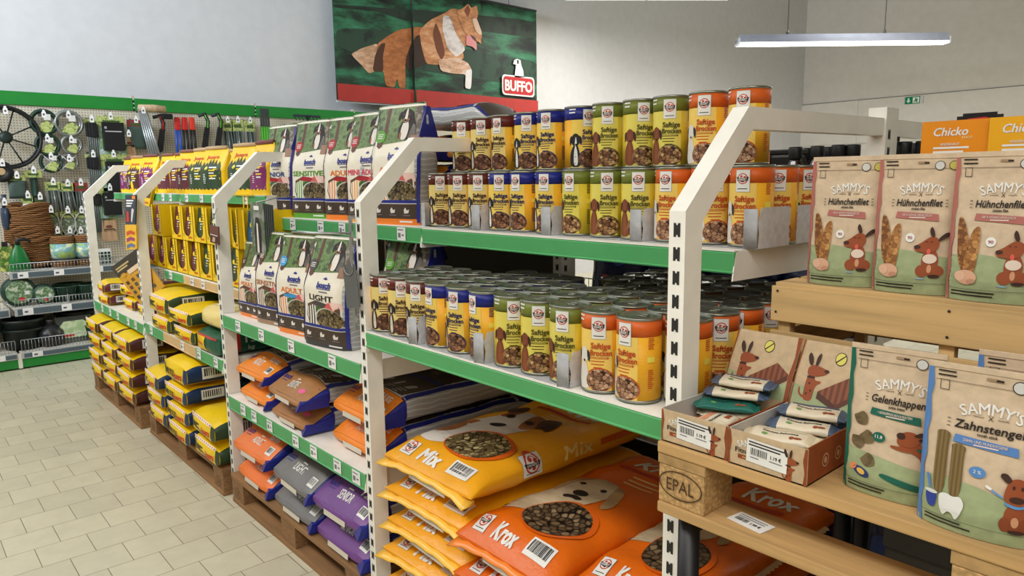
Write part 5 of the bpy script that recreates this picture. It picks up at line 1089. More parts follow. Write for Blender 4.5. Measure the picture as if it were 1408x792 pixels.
mb = MB(); mb.prism([(-.11, .05), (.11, .05), (.12, .14), (.06, .19), (-.08, .19), (-.12, .14)], lambda a, b, d: V((.008+d, a, b)), .003, M((170, 200, 150), .4, 'mix', c2=(214, 228, 190), c3=(110, 160, 80), sc=12)); mb.dell(flat((.012, 0, 0), (0, 1, 0), (0, 0, 1)), -.05, .07, .04, .014, .001, ACR, n=12, rings=1); mb.build('label', t)
t = thing('dark_cushion', 'dark round pack beside the bright green label', 'pack', (-6.1, P3(72, 466, -6.05)[0], .134)); mb = MB(); mb.lathe([(.0, 0), (.07, 0), (.1, .05), (.095, .12), (.05, .17), (.0, .18)], M((40, 40, 42), .3, 'film'), 20); mb.build('pack', t); mb = MB(); mb.lathe([(.03, .165), (.02, .2), (.035, .215)], M((60, 60, 62), .4), 12); mb.build('tie', t)
TR.put((-6.1, P3(136, 466, -6.05)[0]+.02, .134), 0, 'green tub on the lowest wall shelf behind the rack')

# ---------------------------------------------------------------- hanging banner with the running dog
XB = -6.60; RED = M((176, 52, 46), .6)
def pb(cx, cy): p = PX(cx/3.911+420, cy/3.911, XB); return p.y, p.z
ART = [  # printed picture, back to front
 ([(150, 20), (1250, 110), (1250, 210), (960, 170), (560, 120), (380, 60), (150, 40)], M((26, 32, 28), .6, 'mix', c2=(40, 56, 44), sc=5)), ([(165, 150), (420, 160), (900, 280), (1250, 330), (1250, 470), (700, 400), (165, 260)], M((30, 44, 38), .6, 'mix', c2=(42, 70, 54), sc=6)),
 ([(245, 290), (300, 260), (390, 232), (402, 300), (385, 380), (340, 396), (300, 350), (262, 312)], M((206, 160, 124), .6, 'fur', hi=(236, 210, 190))),
 ([(385, 235), (440, 195), (500, 160), (580, 148), (640, 150), (640, 345), (570, 320), (535, 330), (538, 476), (505, 474), (490, 420), (478, 472), (430, 462), (418, 380), (365, 384), (380, 300)], M((176, 106, 58), .6, 'fur', hi=(206, 140, 90))),
 ([(360, 384), (372, 300), (402, 236), (430, 230), (415, 300), (418, 384)], M((78, 46, 30), .6)), ([(536, 320), (580, 200), (622, 180), (640, 345), (575, 372), (545, 372)], M((58, 38, 30), .6)),
 ([(600, 165), (660, 110), (740, 72), (775, 48), (845, 60), (885, 100), (905, 165), (880, 230), (832, 262), (842, 322), (700, 352), (638, 346), (612, 250)], M((206, 140, 92), .6, 'fur', hi=(236, 190, 150))),
 ([(690, 120), (720, 200), (740, 290), (720, 330), (690, 270), (672, 180)], M((120, 66, 40), .6)),
 ([(728, 84), (764, 92), (795, 180), (852, 268), (800, 312), (752, 262), (724, 160)], M((232, 220, 216), .6, 'fur', hi=(244, 238, 238))),
 ([(700, 322), (800, 312), (862, 340), (884, 382), (872, 482), (845, 474), (852, 402), (780, 398), (716, 384)], M((222, 176, 144), .6, 'fur', hi=(240, 224, 216))), ([(850, 380), (884, 372), (878, 482), (846, 476)], M((238, 232, 230), .6)),
 ([(800, 62), (830, 50), (862, 24), (880, 48), (908, 30), (916, 74), (906, 122), (936, 182), (948, 232), (930, 238), (900, 216), (868, 192), (846, 180), (818, 120)], M((214, 146, 96), .6, 'fur', hi=(238, 186, 140))),
 ([(838, 60), (862, 28), (874, 60), (860, 100)], M((150, 84, 60), .6)), ([(852, 192), (880, 190), (906, 222), (908, 276), (884, 254), (850, 246)], M((226, 140, 140), .5)), ([(868, 186), (900, 206), (908, 232), (886, 214)], M((60, 34, 30), .5)),
 ([(932, 206), (948, 214), (948, 236), (932, 236)], BLACK), ([(892, 144), (906, 150), (900, 160)], BLACK), ([(880, 105), (905, 100), (935, 180), (925, 195), (900, 170)], M((230, 196, 170), .6)),
]
def clip(poly, lo, hi):
    for ax, sgn in ((lo, 1), (hi, -1)):
        out = []
        for i in range(len(poly)):
            a, e = poly[i-1], poly[i]; ia, ie = sgn*(a[0]-ax) >= 0, sgn*(e[0]-ax) >= 0
            if ia != ie: k = (ax-a[0])/(e[0]-a[0]); out.append((ax, a[1]+k*(e[1]-a[1])))
            if ie: out.append(e)
        poly = out
    return poly
def rnd(pts):
    for _ in range(2):
        q = []
        for i in range(len(pts)):
            a, e = pts[i], pts[(i+1) % len(pts)]; q += [(a[0]*.86+e[0]*.14, a[1]*.86+e[1]*.14), (a[0]*.14+e[0]*.86, a[1]*.14+e[1]*.86)]
        pts = q
    return pts
LAWN = M((40, 100, 70), .55, 'lawn'); zr0 = pb(180, 450)[1]
ys = [pb(156, 300)[0], pb(574, 300)[0], pb(939, 300)[0], pb(1241, 300)[0]]
for i, (dx, zb, zt, l) in enumerate(((0, pb(175, 540)[1], 3.85, 'left banner panel with the tail and hind legs of a running dog'), (.035, pb(700, 622)[1], 3.80, 'middle banner panel with the head of a running collie dog'), (.01, pb(1000, 600)[1], pb(1100, 30)[1], 'right banner panel with a red and white BUFFO sign'))):
    a, e = ys[i]+.004, ys[i+1]-.004; t = thing('hanging_banner', l, 'banner', (0, 0, 0), 0, 'banner panels on the left wall'); X0 = XB+dx
    mb = MB(); mb.box(X0-.004, X0, a, e, zb, zt, LAWN); S = lambda y, z: V((X0, y, z)); o = .0015
    for k, (P, m_) in enumerate(ART):
        q = clip(rnd([pb(*c) for c in P]), a, e)
        if len(q) > 2: mb.dpoly(S, q, o+.0012*k, m_, 3)
    mb.dgrid(S, a, e, zb, max(zr0, zb+.12), o+.024, RED, 1, 1)
    if i == 2:
        (y0, z0), (y1, z1) = pb(1048, 505), pb(1220, 425); cy, cz, w, h = (y0+y1)/2, (z0+z1)/2, (y1-y0)/2, (z1-z0)/2*1.1
        rr = lambda k: [(cy+sx*(w-k-.05)+(.05)*cos(a_), cz+sz*(h-k-.05)+.05*sin(a_)) for sx, sz, a0 in ((1, 1, 0), (-1, 1, pi/2), (-1, -1, pi), (1, -1, 1.5*pi)) for a_ in [a0+pi/2*j/5 for j in range(6)]]
        mb.dpoly(S, rr(0), .030, WHITE, 2); mb.dpoly(S, rr(.02), .032, M((184, 30, 34), .5), 2); mb.dtext(S, 'BUFFO', cy, cz, h*1.05, .034, WHITE, w=w*1.7, bold=.09)
        D = [pb(x, y) for x, y in ((1112, 325), (1128, 318), (1146, 326), (1150, 352), (1160, 380), (1164, 412), (1172, 418), (1114, 420), (1118, 380), (1122, 350), (1106, 346))]; mb.dpoly(S, D, .030, WHITE, 2)
        c0 = [pb(x, y) for x, y in ((1126, 324), (1136, 326), (1136, 345), (1128, 346))]; mb.dpoly(S, c0, .032, BLACK, 2)
    mb.build('printed_sheet', t)
    for zz, nm in ((zb, 'bottom_bar'), (zt, 'top_bar')): mb = MB(); mb.box(X0-.012, X0+.008, a, e, zz-.018, zz+.006, M((200, 200, 202), .4) if nm == 'bottom_bar' else M((60, 60, 64), .4)); mb.build(nm, t)
    mb = MB(); ym = (a+e)/2; mb.tube([(X0-.003, ym, zt), (X0-.003, ym, ZC)], .003, M((40, 40, 44), .5), 5); mb.build('cord', t)

# ---------------------------------------------------------------- lamps and the exit sign
def lamp(A, B, lab, power):
    A, B = V(A), V(B); d = (B-A); L = d.length; d.normalize(); n = V((-d.y, d.x, 0)); t = thing('strip_light', lab, 'lamp', (0, 0, 0), 0, 'hanging strip lights')
    F = lambda a, b, c: A+d*a+n*b+V((0, 0, c)); q = lambda a0, a1, b0, b1, c0, c1: [F(a0, b0, c0), F(a1, b0, c0), F(a1, b1, c0), F(a0, b1, c0), F(a0, b0, c1), F(a1, b0, c1), F(a1, b1, c1), F(a0, b1, c1)]
    mb = MB(); G = M((136, 142, 156), .4); mb.hexa(q(0, L, -.09, .09, .03, .085), G); mb.hexa(q(.03, L-.03, -.06, .06, .085, .14), G); mb.build('housing', t)
    mb = MB(); E_ = M((255, 250, 240), .5, 'emit', power=power); mb.hexa(q(.01, L/2-.01, -.085, .085, 0, .03), E_); mb.hexa(q(L/2+.01, L-.01, -.085, .085, 0, .03), E_); mb.build('diffuser', t)
    for s in (0, L-.02): mb = MB(); mb.hexa(q(s, s+.02, -.092, .092, -.002, .09), M((196, 200, 206), .4)); mb.build('end_cap', t)
    for s in (L*.24, L*.7): mb = MB(); mb.tube([F(s, 0, .15), F(s, 0, ZC-A.z)], .006, M((70, 70, 72), .5), 6); mb.lathe([(.03, .14), (.022, .17), (.012, .2)], M((60, 60, 62), .5), 10, tuple(F(s, 0, 0))); mb.build('suspension_cable', t)
    l = area('strip_light_lamp', tuple((A+B)/2-V((0, 0, .01))), L*.95, .15, 70, (1, .97, .9), (0, 0, atan2(d.y, d.x))); l.parent = None
    return t
lamp(CAM+ray(1013, 63)*10, CAM+ray(1302, 60)*10, 'hanging white strip light near the back corner, lit', 9)
lamp(CAM+ray(776, -2.5)*9, CAM+ray(1005, -2.5)*9, 'hanging strip light just reaching into the top of the picture', 9)
p0 = PY(1244, 143.5, YW-.06); p1 = PY(1265.5, 132, YW-.06); t = thing('exit_sign', 'small green emergency exit sign with arrow and running figure', 'sign')
mb = MB(); mb.box(p0.x-.02, p1.x+.05, YW-.06, YW-.03, p0.z, p1.z, M((200, 200, 200), .4), .005); mb.build('sign_box', t)
mb = MB(); S = flat((p0.x, YW-.0605, p0.z), (1, 0, 0), (0, 0, 1)); w, h = p1.x-p0.x, p1.z-p0.z; mb.dgrid(S, 0, w, 0, h, .002, M((24, 140, 90), .4, 'emit', power=.5), 1, 1)
mb.dpoly(S, [(w*.18, h*.8), (w*.3, h*.8), (w*.3, h*.45), (w*.4, h*.45), (w*.24, h*.15), (w*.08, h*.45), (w*.18, h*.45)], .006, WHITE, 2); mb.dgrid(S, w*.52, w*.95, h*.1, h*.9, .004, WHITE, 1, 1)
mb.dell(S, w*.72, h*.74, w*.05, h*.09, .008, RAIL, n=10, rings=1); mb.dpoly(S, [(w*.66, h*.62), (w*.82, h*.66), (w*.88, h*.48), (w*.8, h*.46), (w*.86, h*.2), (w*.78, h*.18), (w*.72, h*.36), (w*.6, h*.18), (w*.56, h*.24), (w*.66, h*.44)], .008, RAIL, 2); mb.build('sign_face', t)
# ---------------------------------------------------------------- wooden pallet display at the right
WP = (196, 158, 104); DX, DYF, DZ = .049, -.09, .975
disp = make_pallet(1.06, .72, .135, 'display_pallet', 'pallet', WP, False, .1, 4)
disp.location = (DX, DYF, DZ-.135); disp['label'] = 'light wooden pallet table marked EPAL on its left block'
mb = MB(); S = flat((.05, .003, .062), (1, 0, 0), (0, 0, 1)); BRN_ = M((74, 48, 28), .8); n = 40; a1, b1, a2, b2 = .046, .0265, .0435, .0242
P = [(a1*cos(2*pi*k/n), b1*sin(2*pi*k/n)) for k in range(n)]+[(a2*cos(2*pi*k/n), b2*sin(2*pi*k/n)) for k in range(n)]
mb.onto(S, P, [(k, (k+1) % n, n+(k+1) % n, n+k) for k in range(n)], .0012, BRN_); mb.dtext(S, 'EPAL', 0, 0, .024, .0012, BRN_, w=.058, bold=0.0); mb.build('burned_mark', disp)
for i, (x, y) in enumerate(((.105, -.045), (1.05, -.045), (.105, .55), (1.05, .55))):
    pass
t = thing('table_stand', 'black tubular stand carrying the light wooden pallet', 'stand')
for x, y in ((.092, -.045), (1.03, -.045), (.12, .56), (.165, .56), (1.03, .56)):
    mb = MB(); mb.tube([(x, y, 0), (x, y, DZ-.1352)], .02, M((26, 27, 30), .4), 14); mb.build('leg', t)
mb = MB(); mb.tube([(.092, -.045, .12), (.12, .56, .12)], .014, M((26, 27, 30), .4), 10); mb.tube([(1.03, -.045, .12), (1.03, .56, .12)], .014, M((26, 27, 30), .4), 10); mb.build('crossbar', t)
def sticker(mb, S, w, h, off, seed):
    mb.dgrid(S, -w, w, -h, h, off, WHITE, 6, 4); mb.dlines(S, -w*.85, w*.9, h*.6, 2, h*.36, h*.14, off+.0004, TAGINK, .15, seed)
    R = random.Random(seed)
    for k in range(12): q = -w*.8+k*w*.065; mb.dgrid(S, q, q+w*.04*R.uniform(.4, 1), -h*.55, h*.1, off+.0004, BLACK, 1, 1)
pp = PY(1041, 729, .02); t = thing('price_sticker', 'white price sticker lying on the lower pallet board', 'label', (.215, -.045, DZ-.1135), -.14)
mb = MB(); mb.box(-.035, .035, -.02, .02, 0, .0006, TAGW); S = flat((0, 0, .0007), (1, 0, 0), (0, 1, 0)); sticker(mb, S, .034, .018, .0002, 5); mb.dtext(S, '1.99 €', .014, -.006, .007, .0008, BLACK, w=.02); mb.build('sticker', t)
# slatted crate
CR = (206, 172, 118); X0, X1, Y0, Y1, Z0, Z1 = .105, 1.05, .205, .60, DZ, 1.245
t = thing('wooden_crate', 'slatted light wooden crate turned over on the pallet table', 'crate'); cw = M(CR, .75, 'wood', ax=0, seed=9); cw2 = M(CR, .75, 'wood', ax=2, seed=5); cwy = M(CR, .75, 'wood', ax=1, seed=2)
for a, e in ((1.168, 1.237), (1.082, 1.148), (.98, 1.05)):
    for yy in (Y0, Y1-.01): mb = MB(); mb.box(X0, X1, yy-.008, yy+.002, a, e, cw, .0015); mb.build('slat', t)
    for xx in (X0, X1-.01): mb = MB(); mb.box(xx+.002, xx+.01, Y0+.004, Y1-.01, a-.004, e-.004, cwy, .0015); mb.build('slat', t)
for k in range(4): y = Y0-.004+k*.1025; mb = MB(); mb.box(X0+.006, X1-.002, y, y+.085, Z1-.011, Z1, cw, .0015); mb.build('top_slat', t)
for x in (X0+.012, X0+.30, X0+.6, X1-.04):
    for yy in (Y0+.0025, Y1-.035): mb = MB(); mb.box(x, x+.024, yy, yy+.022, Z0+.001, Z1-.0115, cw2, .001); mb.build('corner_post', t)
mb = MB(); S = flat((0, Y0-.008, 0), (1, 0, 0), (0, 0, 1))
for x, z in ((.118, 1.228), (.116, 1.186), (.118, 1.13), (.42, 1.226), (.42, 1.182)): mb.dell(S, x, z, .0026, .0026, .0012, M((70, 60, 54), .5, metal=.5), n=8, rings=1)
mb.build('nails', t)
# ---------------------------------------------------------------- kraft pouches
KRAFT = M((206, 184, 156), .6, 'paper'); SAGE = M((156, 168, 126), .6, 'paper'); DOGB = M((148, 74, 38), .6); DOGD = M((62, 36, 28), .6); INKP = M((42, 34, 30), .6); TANP = M((206, 150, 112), .6)
def arc(Rr):
    return lambda x, y: ((Rr+y)*sin(x/Rr), (Rr+y)*cos(x/Rr)-Rr)
def make_pouch(W, H, T, col, name, sub, rib, kind, seed):
    def mk():
        t = thing('treat_pouch', '', 'pouch', group='kraft dog treat pouches'); bg = Bag(W, H, T, P_doy, seed, .0035, 14); mb = MB(); bg.body(mb, KRAFT, 34, 44, 0); mb.xf(Matrix.Translation((0, T, 0)) @ UPR)
        S = stand(bg.top, T); w = W/2; o = .0009; C = M(col, .5)
        hill = [(-w*.985, H*.30), (-w*.5, H*.33), (0, H*.315), (w*.5, H*.285), (w*.985, H*.27)]
        if kind == 'joint': hill = [(-w*.985, H*.30), (0, H*.27), (w*.985, H*.225)]
        mb.dpoly(S, [(-w*.985, H*.004), (w*.985, H*.004)]+hill[::-1], o, SAGE, .012)
        edge = [(-w*.998, 0)]+[(-w*(.90+.02*((k*7) % 3-1)), H*k/14) for k in range(15)]+[(-w*.998, H)]
        mb.dpoly(S, edge, o+.0006, C, .02)
        mb.dlines(S, -w*.83, -w*.5, H*.945, 2, H*.026, H*.009, o+.0005, INKP, .3, 4)
        mb.dgrid(S, -w*.86, w*.98, H*.893, H*.896, o+.0004, M((120, 100, 84), .6), 10, 1)
        bx, by = -w*.7, H*.865
        for a_ in ((-.09, .09, .028, .032), (-.07, .07, -.03, -.026)): mb.dgrid(S, bx+w*a_[0], bx+w*a_[1], by+H*a_[2], by+H*a_[3], o+.0006, INKP, 1, 1)
        for s_ in (-1, 1): mb.dgrid(S, bx+s_*w*.075-w*.006, bx+s_*w*.075+w*.006, by-H*.03, by+H*.03, o+.0006, INKP, 1, 1)
        mb.dgrid(S, -w*.02, w*.2, H*.93, H*.945, o+.0006, M((160, 134, 104), .6), 2, 1); mb.dgrid(S, w*.14, w*.26, H*.93, H*.942, o+.0008, INKP, 1, 1)
        for k, (xx, cc) in enumerate(((.52, (208, 208, 204)), (.86, (206, 196, 96)))):
            mb.dell(S, w*xx, H*.915, w*.125, W*.0625*1.0, o+.0007, INKP, n=18, rings=1); mb.dell(S, w*xx, H*.915, w*.108, W*.054, o+.001, M(cc, .5), n=18, rings=1)
        mb.dtext(S, "SAMMY'S", w*.12, H*.765, H*.066, o+.0008, WHITE, w=w*1.06, bold=.03, fn=arc(W*.62))
        for s_ in (1, -1): mb.dpoly(S, [(w*.08, H*(.712-s_*.012)), (w*.09, H*(.712-s_*.014)), (w*.16, H*(.712+s_*.012)), (w*.15, H*(.712+s_*.014))], o+.0008, INKP, .02)
        for s_ in (-1, 1): mb.dgrid(S, w*(.12+s_*.2)-w*.09, w*(.12+s_*.2)+w*.09, H*.7105, H*.7135, o+.0008, INKP, 1, 1)
        mb.dtext(S, name, w*.1, H*.655, H*.05, o+.0008, INKP, w=w*1.12, sh=.12, bold=.05)
        for s_ in (-1, 1):
            for k in (-1, 0, 1): mb.dgrid(S, w*(.1+s_*.66)-w*.03, w*(.1+s_*.66)+w*.03, H*(.65+.022*k), H*(.654+.022*k), o+.0008, INKP, 1, 1)
        mb.dtext(S, sub, w*.1, H*.612, H*.018, o+.0008, INKP, w=w*.34, bold=.06)
        rb = [(-w*.45, H*.545), (w*.62, H*.525), (w*.60, H*.575), (-w*.42, H*.59)]; mb.dpoly(S, rb, o+.0008, C, .02); mb.dtext(S, rib, w*.08, H*.566, H*.017, o+.0014, M((226, 206, 196), .5), w=w*.72, bold=.03, rot=-.015); mb.dgrid(S, -w*.1, w*.3, H*.545, H*.552, o+.0014, M((226, 206, 196), .5), 2, 1)
        q = lambda cx, cy, s, pts: [(cx+a*s, cy+b_*s) for a, b_ in pts]
        if kind == 'fillet':
            ST = M((140, 88, 42), .6, 'kibble', hi=(176, 124, 66), lo=(92, 52, 24), sc=170, gap=.05, round=3); ST2 = M((166, 112, 56), .6, 'kibble', hi=(198, 146, 84), lo=(110, 66, 30), sc=150, gap=.05, round=3)
            mb.dsm(S, [(-w*.62, H*.20), (-w*.42, H*.2), (-w*.46, H*.34), (-w*.60, H*.50), (-w*.72, H*.565), (-w*.80, H*.56), (-w*.80, H*.48), (-w*.74, H*.3)], o+.001, ST, .01)
            mb.dsm(S, [(-w*.58, H*.18), (-w*.3, H*.18), (-w*.26, H*.36), (-w*.27, H*.49), (-w*.34, H*.51), (-w*.46, H*.47), (-w*.56, H*.34)], o+.0013, ST2, .01)
            CH = M((216, 168, 138), .6); mb.dell(S, -w*.48, H*.165, w*.24, H*.048, o+.0018, CH, -.1, 18, 2); mb.dell(S, -w*.62, H*.17, w*.12, H*.034, o+.0022, M((224, 180, 152), .6), .3, 14, 1); mb.dell(S, -w*.36, H*.14, w*.1, H*.016, o+.0022, M((196, 146, 118), .6), .1, 12, 1)
            mb.dell(S, -w*.02, H*.405, w*.115, H*.032, o+.001, WHITE, n=18, rings=1); mb.dtext(S, '90', -w*.02, H*.405, H*.022, o+.0014, C, bold=.04)
            cx, cy, s = w*.5, H*.15, H*.1; dg = o+.0012
            mb.dell(S, cx, cy+.9*s, .5*s, .95*s, dg, DOGB, 0, 20, 2); mb.dell(S, cx-.4*s, cy+.25*s, .42*s, .42*s, dg+.0002, DOGB, 0, 16, 1); mb.dell(S, cx+.42*s, cy+.25*s, .42*s, .42*s, dg+.0002, DOGB, 0, 16, 1); mb.dell(S, cx, cy+.4*s, .14*s, .3*s, dg+.0006, TANP, 0, 12, 1); mb.dell(S, cx+.3*s, cy-.1*s, .34*s, .12*s, dg+.0008, DOGD, 0, 14, 1)
            mb.dsm(S, q(cx, cy, s, [(-1.05, 1.95), (-.95, 1.62), (-.3, 1.5), (.3, 1.62), (.5, 2.1), (.42, 2.55), (.05, 2.72), (-.3, 2.5), (-.62, 2.2)]), dg+.0008, DOGB, .012)
            mb.dsm(S, q(cx, cy, s, [(-1.06, 1.95), (-.88, 2.06), (-.6, 1.96), (-.66, 1.8), (-.94, 1.74)]), dg+.0012, DOGD, .012)
            mb.dsm(S, q(cx, cy, s, [(.0, 2.62), (-.16, 3.1), (-.06, 3.4), (.1, 3.2), (.22, 2.68)]), dg+.0012, DOGD, .012); mb.dsm(S, q(cx, cy, s, [(.36, 2.5), (.8, 3.0), (1.1, 2.98), (.98, 2.7), (.46, 2.34)]), dg+.0012, DOGD, .012)
            mb.dell(S, cx-.02*s, cy+1.1*s, .42*s, .34*s, dg+.0012, M((224, 206, 190), .6), 0, 16, 1); mb.dell(S, cx-.12*s, cy+1.62*s, .12*s, .2*s, dg+.0014, M((214, 92, 76), .6), 0, 12, 1)
            for ex in (-.28, .0): mb.dgrid(S, cx+ex*s-.05*s, cx+ex*s+.07*s, cy+2.28*s, cy+2.33*s, dg+.0014, DOGD, 1, 1)
            mb.dell(S, cx-.5*s, cy-.3*s, .3*s, .06*s, o+.0012, M((150, 180, 196), .5), 0, 12, 1)
        elif kind == 'joint':
            KD = M((92, 78, 50), .6, 'mix', c2=(112, 96, 64), sc=80)
            for xx, yy, r in ((-.62, .50, .3), (-.66, .34, -.2), (-.45, .385, .5), (-.38, .235, .6)):
                mb.dsm(S, [(w*xx+W*(a*cos(r)-b_*sin(r)), H*yy+W*(a*sin(r)+b_*cos(r))) for a, b_ in ((-.07, -.06), (.05, -.08), (.08, .02), (.04, .09), (-.04, .06), (-.09, .05))], o+.001, KD, .02)
            mb.dell(S, -w*.2, H*.405, w*.14, H*.033, o+.0012, C, n=18, rings=1); mb.dtext(S, '11.8', -w*.2, H*.408, H*.022, o+.0016, WHITE, w=w*.16, bold=.03)
            dg = o+.001; mb.dsm(S, [(w*.16, H*.40), (w*.34, H*.36), (w*.58, H*.34), (w*.96, H*.24), (w*.96, H*.33), (w*.74, H*.37), (w*.64, H*.42), (w*.4, H*.46), (w*.24, H*.47)], dg, DOGB, .012); mb.dsm(S, [(w*.05, H*.36), (w*.3, H*.345), (w*.55, H*.35), (w*.5, H*.375), (w*.06, H*.375)], dg+.0003, DOGB, .012); mb.dsm(S, [(w*.6, H*.36), (w*.8, H*.2), (w*.9, H*.17), (w*.96, H*.2), (w*.74, H*.37)], dg+.0003, DOGB, .012)
            mb.dell(S, w*.42, H*.43, w*.22, H*.05, dg+.0006, DOGB, .15, 18, 2); mb.dell(S, w*.26, H*.445, w*.09, H*.022, dg+.001, DOGD, -.1, 12, 1); mb.dsm(S, [(w*.5, H*.46), (w*.66, H*.49), (w*.8, H*.475), (w*.7, H*.455), (w*.56, H*.45)], dg+.001, DOGD, .012); mb.dsm(S, [(w*.58, H*.44), (w*.86, H*.46), (w*.98, H*.45), (w*.9, H*.43), (w*.64, H*.425)], dg+.001, DOGD, .012); mb.dsm(S, [(w*.6, H*.385), (w*.8, H*.365), (w*.8, H*.35), (w*.58, H*.368)], dg+.0012, C, .012)
            mb.dell(S, -w*.52, H*.15, w*.2, H*.03, o+.001, M((40, 58, 110), .5), -.3, 14, 1); mb.dell(S, -w*.52, H*.152, w*.1, H*.018, o+.0014, M((224, 180, 84), .5), -.3, 12, 1); mb.dell(S, -w*.72, H*.17, w*.1, H*.02, o+.001, M((222, 140, 90), .5), .8, 12, 1)
            mb.dsm(S, [(-w*.14, H*.15), (w*.9, H*.085), (w*.9, H*.13), (-w*.06, H*.185)], o+.001, C, .02)
        else:
            KD = M((104, 84, 48), .6, 'stripes', c2=(126, 104, 62), sc=60)
            for xx, h0, r in ((-.62, .60, .05), (-.34, .54, -.03)):
                mb.dsm(S, [(w*(xx-.10), H*.22), (w*(xx+.13), H*.22), (w*(xx+.11), H*(h0-.06)), (w*(xx+.14), H*(h0-.02)), (w*(xx+.04), H*h0), (w*(xx-.12), H*(h0-.01)), (w*(xx-.10), H*(h0-.05))], o+.001, KD, .014)
            mb.dsm(S, [(-w*.84, H*.215), (-w*.6, H*.215), (-w*.64, H*.12), (-w*.78, H*.12)], o+.0014, M((44, 66, 150), .5), .02); mb.dell(S, -w*.72, H*.215, w*.12, H*.012, o+.0018, M((214, 214, 212), .5), 0, 12, 1); mb.dsm(S, [(-w*.76, H*.23), (-w*.72, H*.23), (-w*.78, H*.32), (-w*.84, H*.32)], o+.002, M((90, 130, 200), .5), .02)
            mb.dsm(S, [(-w*.58, H*.22), (-w*.44, H*.235), (-w*.34, H*.22), (-w*.2, H*.235), (-w*.12, H*.19), (-w*.18, H*.13), (-w*.26, H*.085), (-w*.32, H*.125), (-w*.4, H*.13), (-w*.48, H*.09), (-w*.55, H*.14)], o+.0022, M((226, 226, 222), .5), .012)
            mb.dell(S, w*.02, H*.40, w*.14, H*.032, o+.0012, M((84, 136, 196), .5), n=18, rings=1); mb.dtext(S, '2 %', w*.02, H*.402, H*.02, o+.0016, WHITE, w=w*.13, bold=.03)
            cx, cy, s = w*.66, H*.10, H*.085; dg = o+.0012
            mb.dell(S, cx, cy+1.0*s, .6*s, 1.0*s, dg, DOGB, 0, 18, 2)
            for sx in (-1, 1): mb.dell(S, cx+sx*.5*s, cy+.5*s, .32*s, .52*s, dg+.0003, M((136, 66, 34), .6), 0, 14, 1); mb.dsm(S, q(cx, cy, s, [(sx*.3, 3.5), (sx*.62, 3.9), (sx*.95, 3.86), (sx*1.0, 3.6), (sx*.5, 3.2)][::sx]), dg+.001, DOGD, .012)
            mb.dell(S, cx, cy+.75*s, .2*s, .36*s, dg+.0006, TANP, 0, 12, 1); mb.dell(S, cx+.1*s, cy+.05*s, .45*s, .16*s, dg+.0008, DOGD, 0, 12, 1)
            mb.dsm(S, q(cx, cy, s, [(-.72, 2.2), (-.3, 1.86), (.3, 1.86), (.72, 2.2), (.62, 3.0), (.4, 3.55), (0, 3.7), (-.4, 3.55), (-.62, 3.0)]), dg+.0009, DOGB, .012); mb.dell(S, cx, cy+2.25*s, .4*s, .22*s, dg+.0013, DOGD, 0, 16, 1)
            for sx in (-1, 1): mb.dell(S, cx+sx*.22*s, cy+3.05*s, .08*s, .14*s, dg+.0013, DOGD, 0, 10, 1)
            mb.dsm(S, q(cx, cy, s, [(-.6, 1.85), (0, 1.62), (.6, 1.85), (.62, 2.04), (0, 1.82), (-.62, 2.04)]), dg+.0014, M((92, 148, 206), .5), .012); mb.dsm(S, q(cx, cy, s, [(-1.5, 2.6), (-.7, 2.2), (-.66, 2.3), (-1.45, 2.72)]), dg+.0014, M((92, 148, 206), .5), .012); mb.dsm(S, q(cx, cy, s, [(-1.75, 2.72), (-1.4, 2.56), (-1.34, 2.72), (-1.7, 2.9)]), dg+.0016, WHITE, .012)
        mb.dgrid(S, -w*.86, w*.9, H*.085, H*.0875, o+.0022, INKP, 10, 1); mb.dlines(S, -w*.82, w*.2, H*.062, 2, H*.022, H*.009, o+.0014, INKP, .4, seed)
        mb.build('pouch_body', t)
        mb = MB(); mb.box(-w, w, T/2-.0018, T/2+.0018, H*.965, H*1.0, KRAFT, .0005); mb.build('top_seal', t); return t
    return mk
ROSE, TEAL, SKY = (176, 106, 98), (22, 98, 80), (84, 128, 188)
HP = Proto(make_pouch(.125, .24, .055, ROSE, 'Hühnchenfilet', 'chicken fillet', '100 % HÜHNCHENFLEISCH', 'fillet', 91)); GP = 'chicken fillet pouches on the crate'
HP.put((.224, .215, 1.2455), radians(6), 'kraft Hühnchenfilet pouch with a pink edge, leftmost on the crate', GP)
HP.put((.347, .208, 1.2455), radians(4), 'kraft Hühnchenfilet pouch with a pink edge, middle one on the crate', GP)
HP.put((.470, .196, 1.2455), radians(2), 'kraft Hühnchenfilet pouch with a pink edge, rightmost on the crate', GP)
GP2 = 'kraft pouches on the pallet table'
one(make_pouch(.128, .225, .06, TEAL, 'Gelenkhappen', 'joint bites', '+ GRÜNLIPPMUSCHELN & KRÄUTERN', 'joint', 92), (.425, -.05, DZ+.0005), 4, 'kraft Gelenkhappen pouch with a dark green edge on the pallet table', GP2)
SKP = Proto(make_pouch(.138, .225, .06, SKY, 'Zahnstengel', 'tooth stick', 'ZAHN- UND MUNDHYGIENE', 'tooth', 93))
SKP.put((.548, -.087, DZ+.0005), radians(2), 'kraft Zahnstengel pouch with a blue edge at the front right', GP2); SKP.put((.575, .03, DZ+.0005), radians(3), 'kraft pouch with a blue edge half hidden behind the Zahnstengel pouch', GP2)
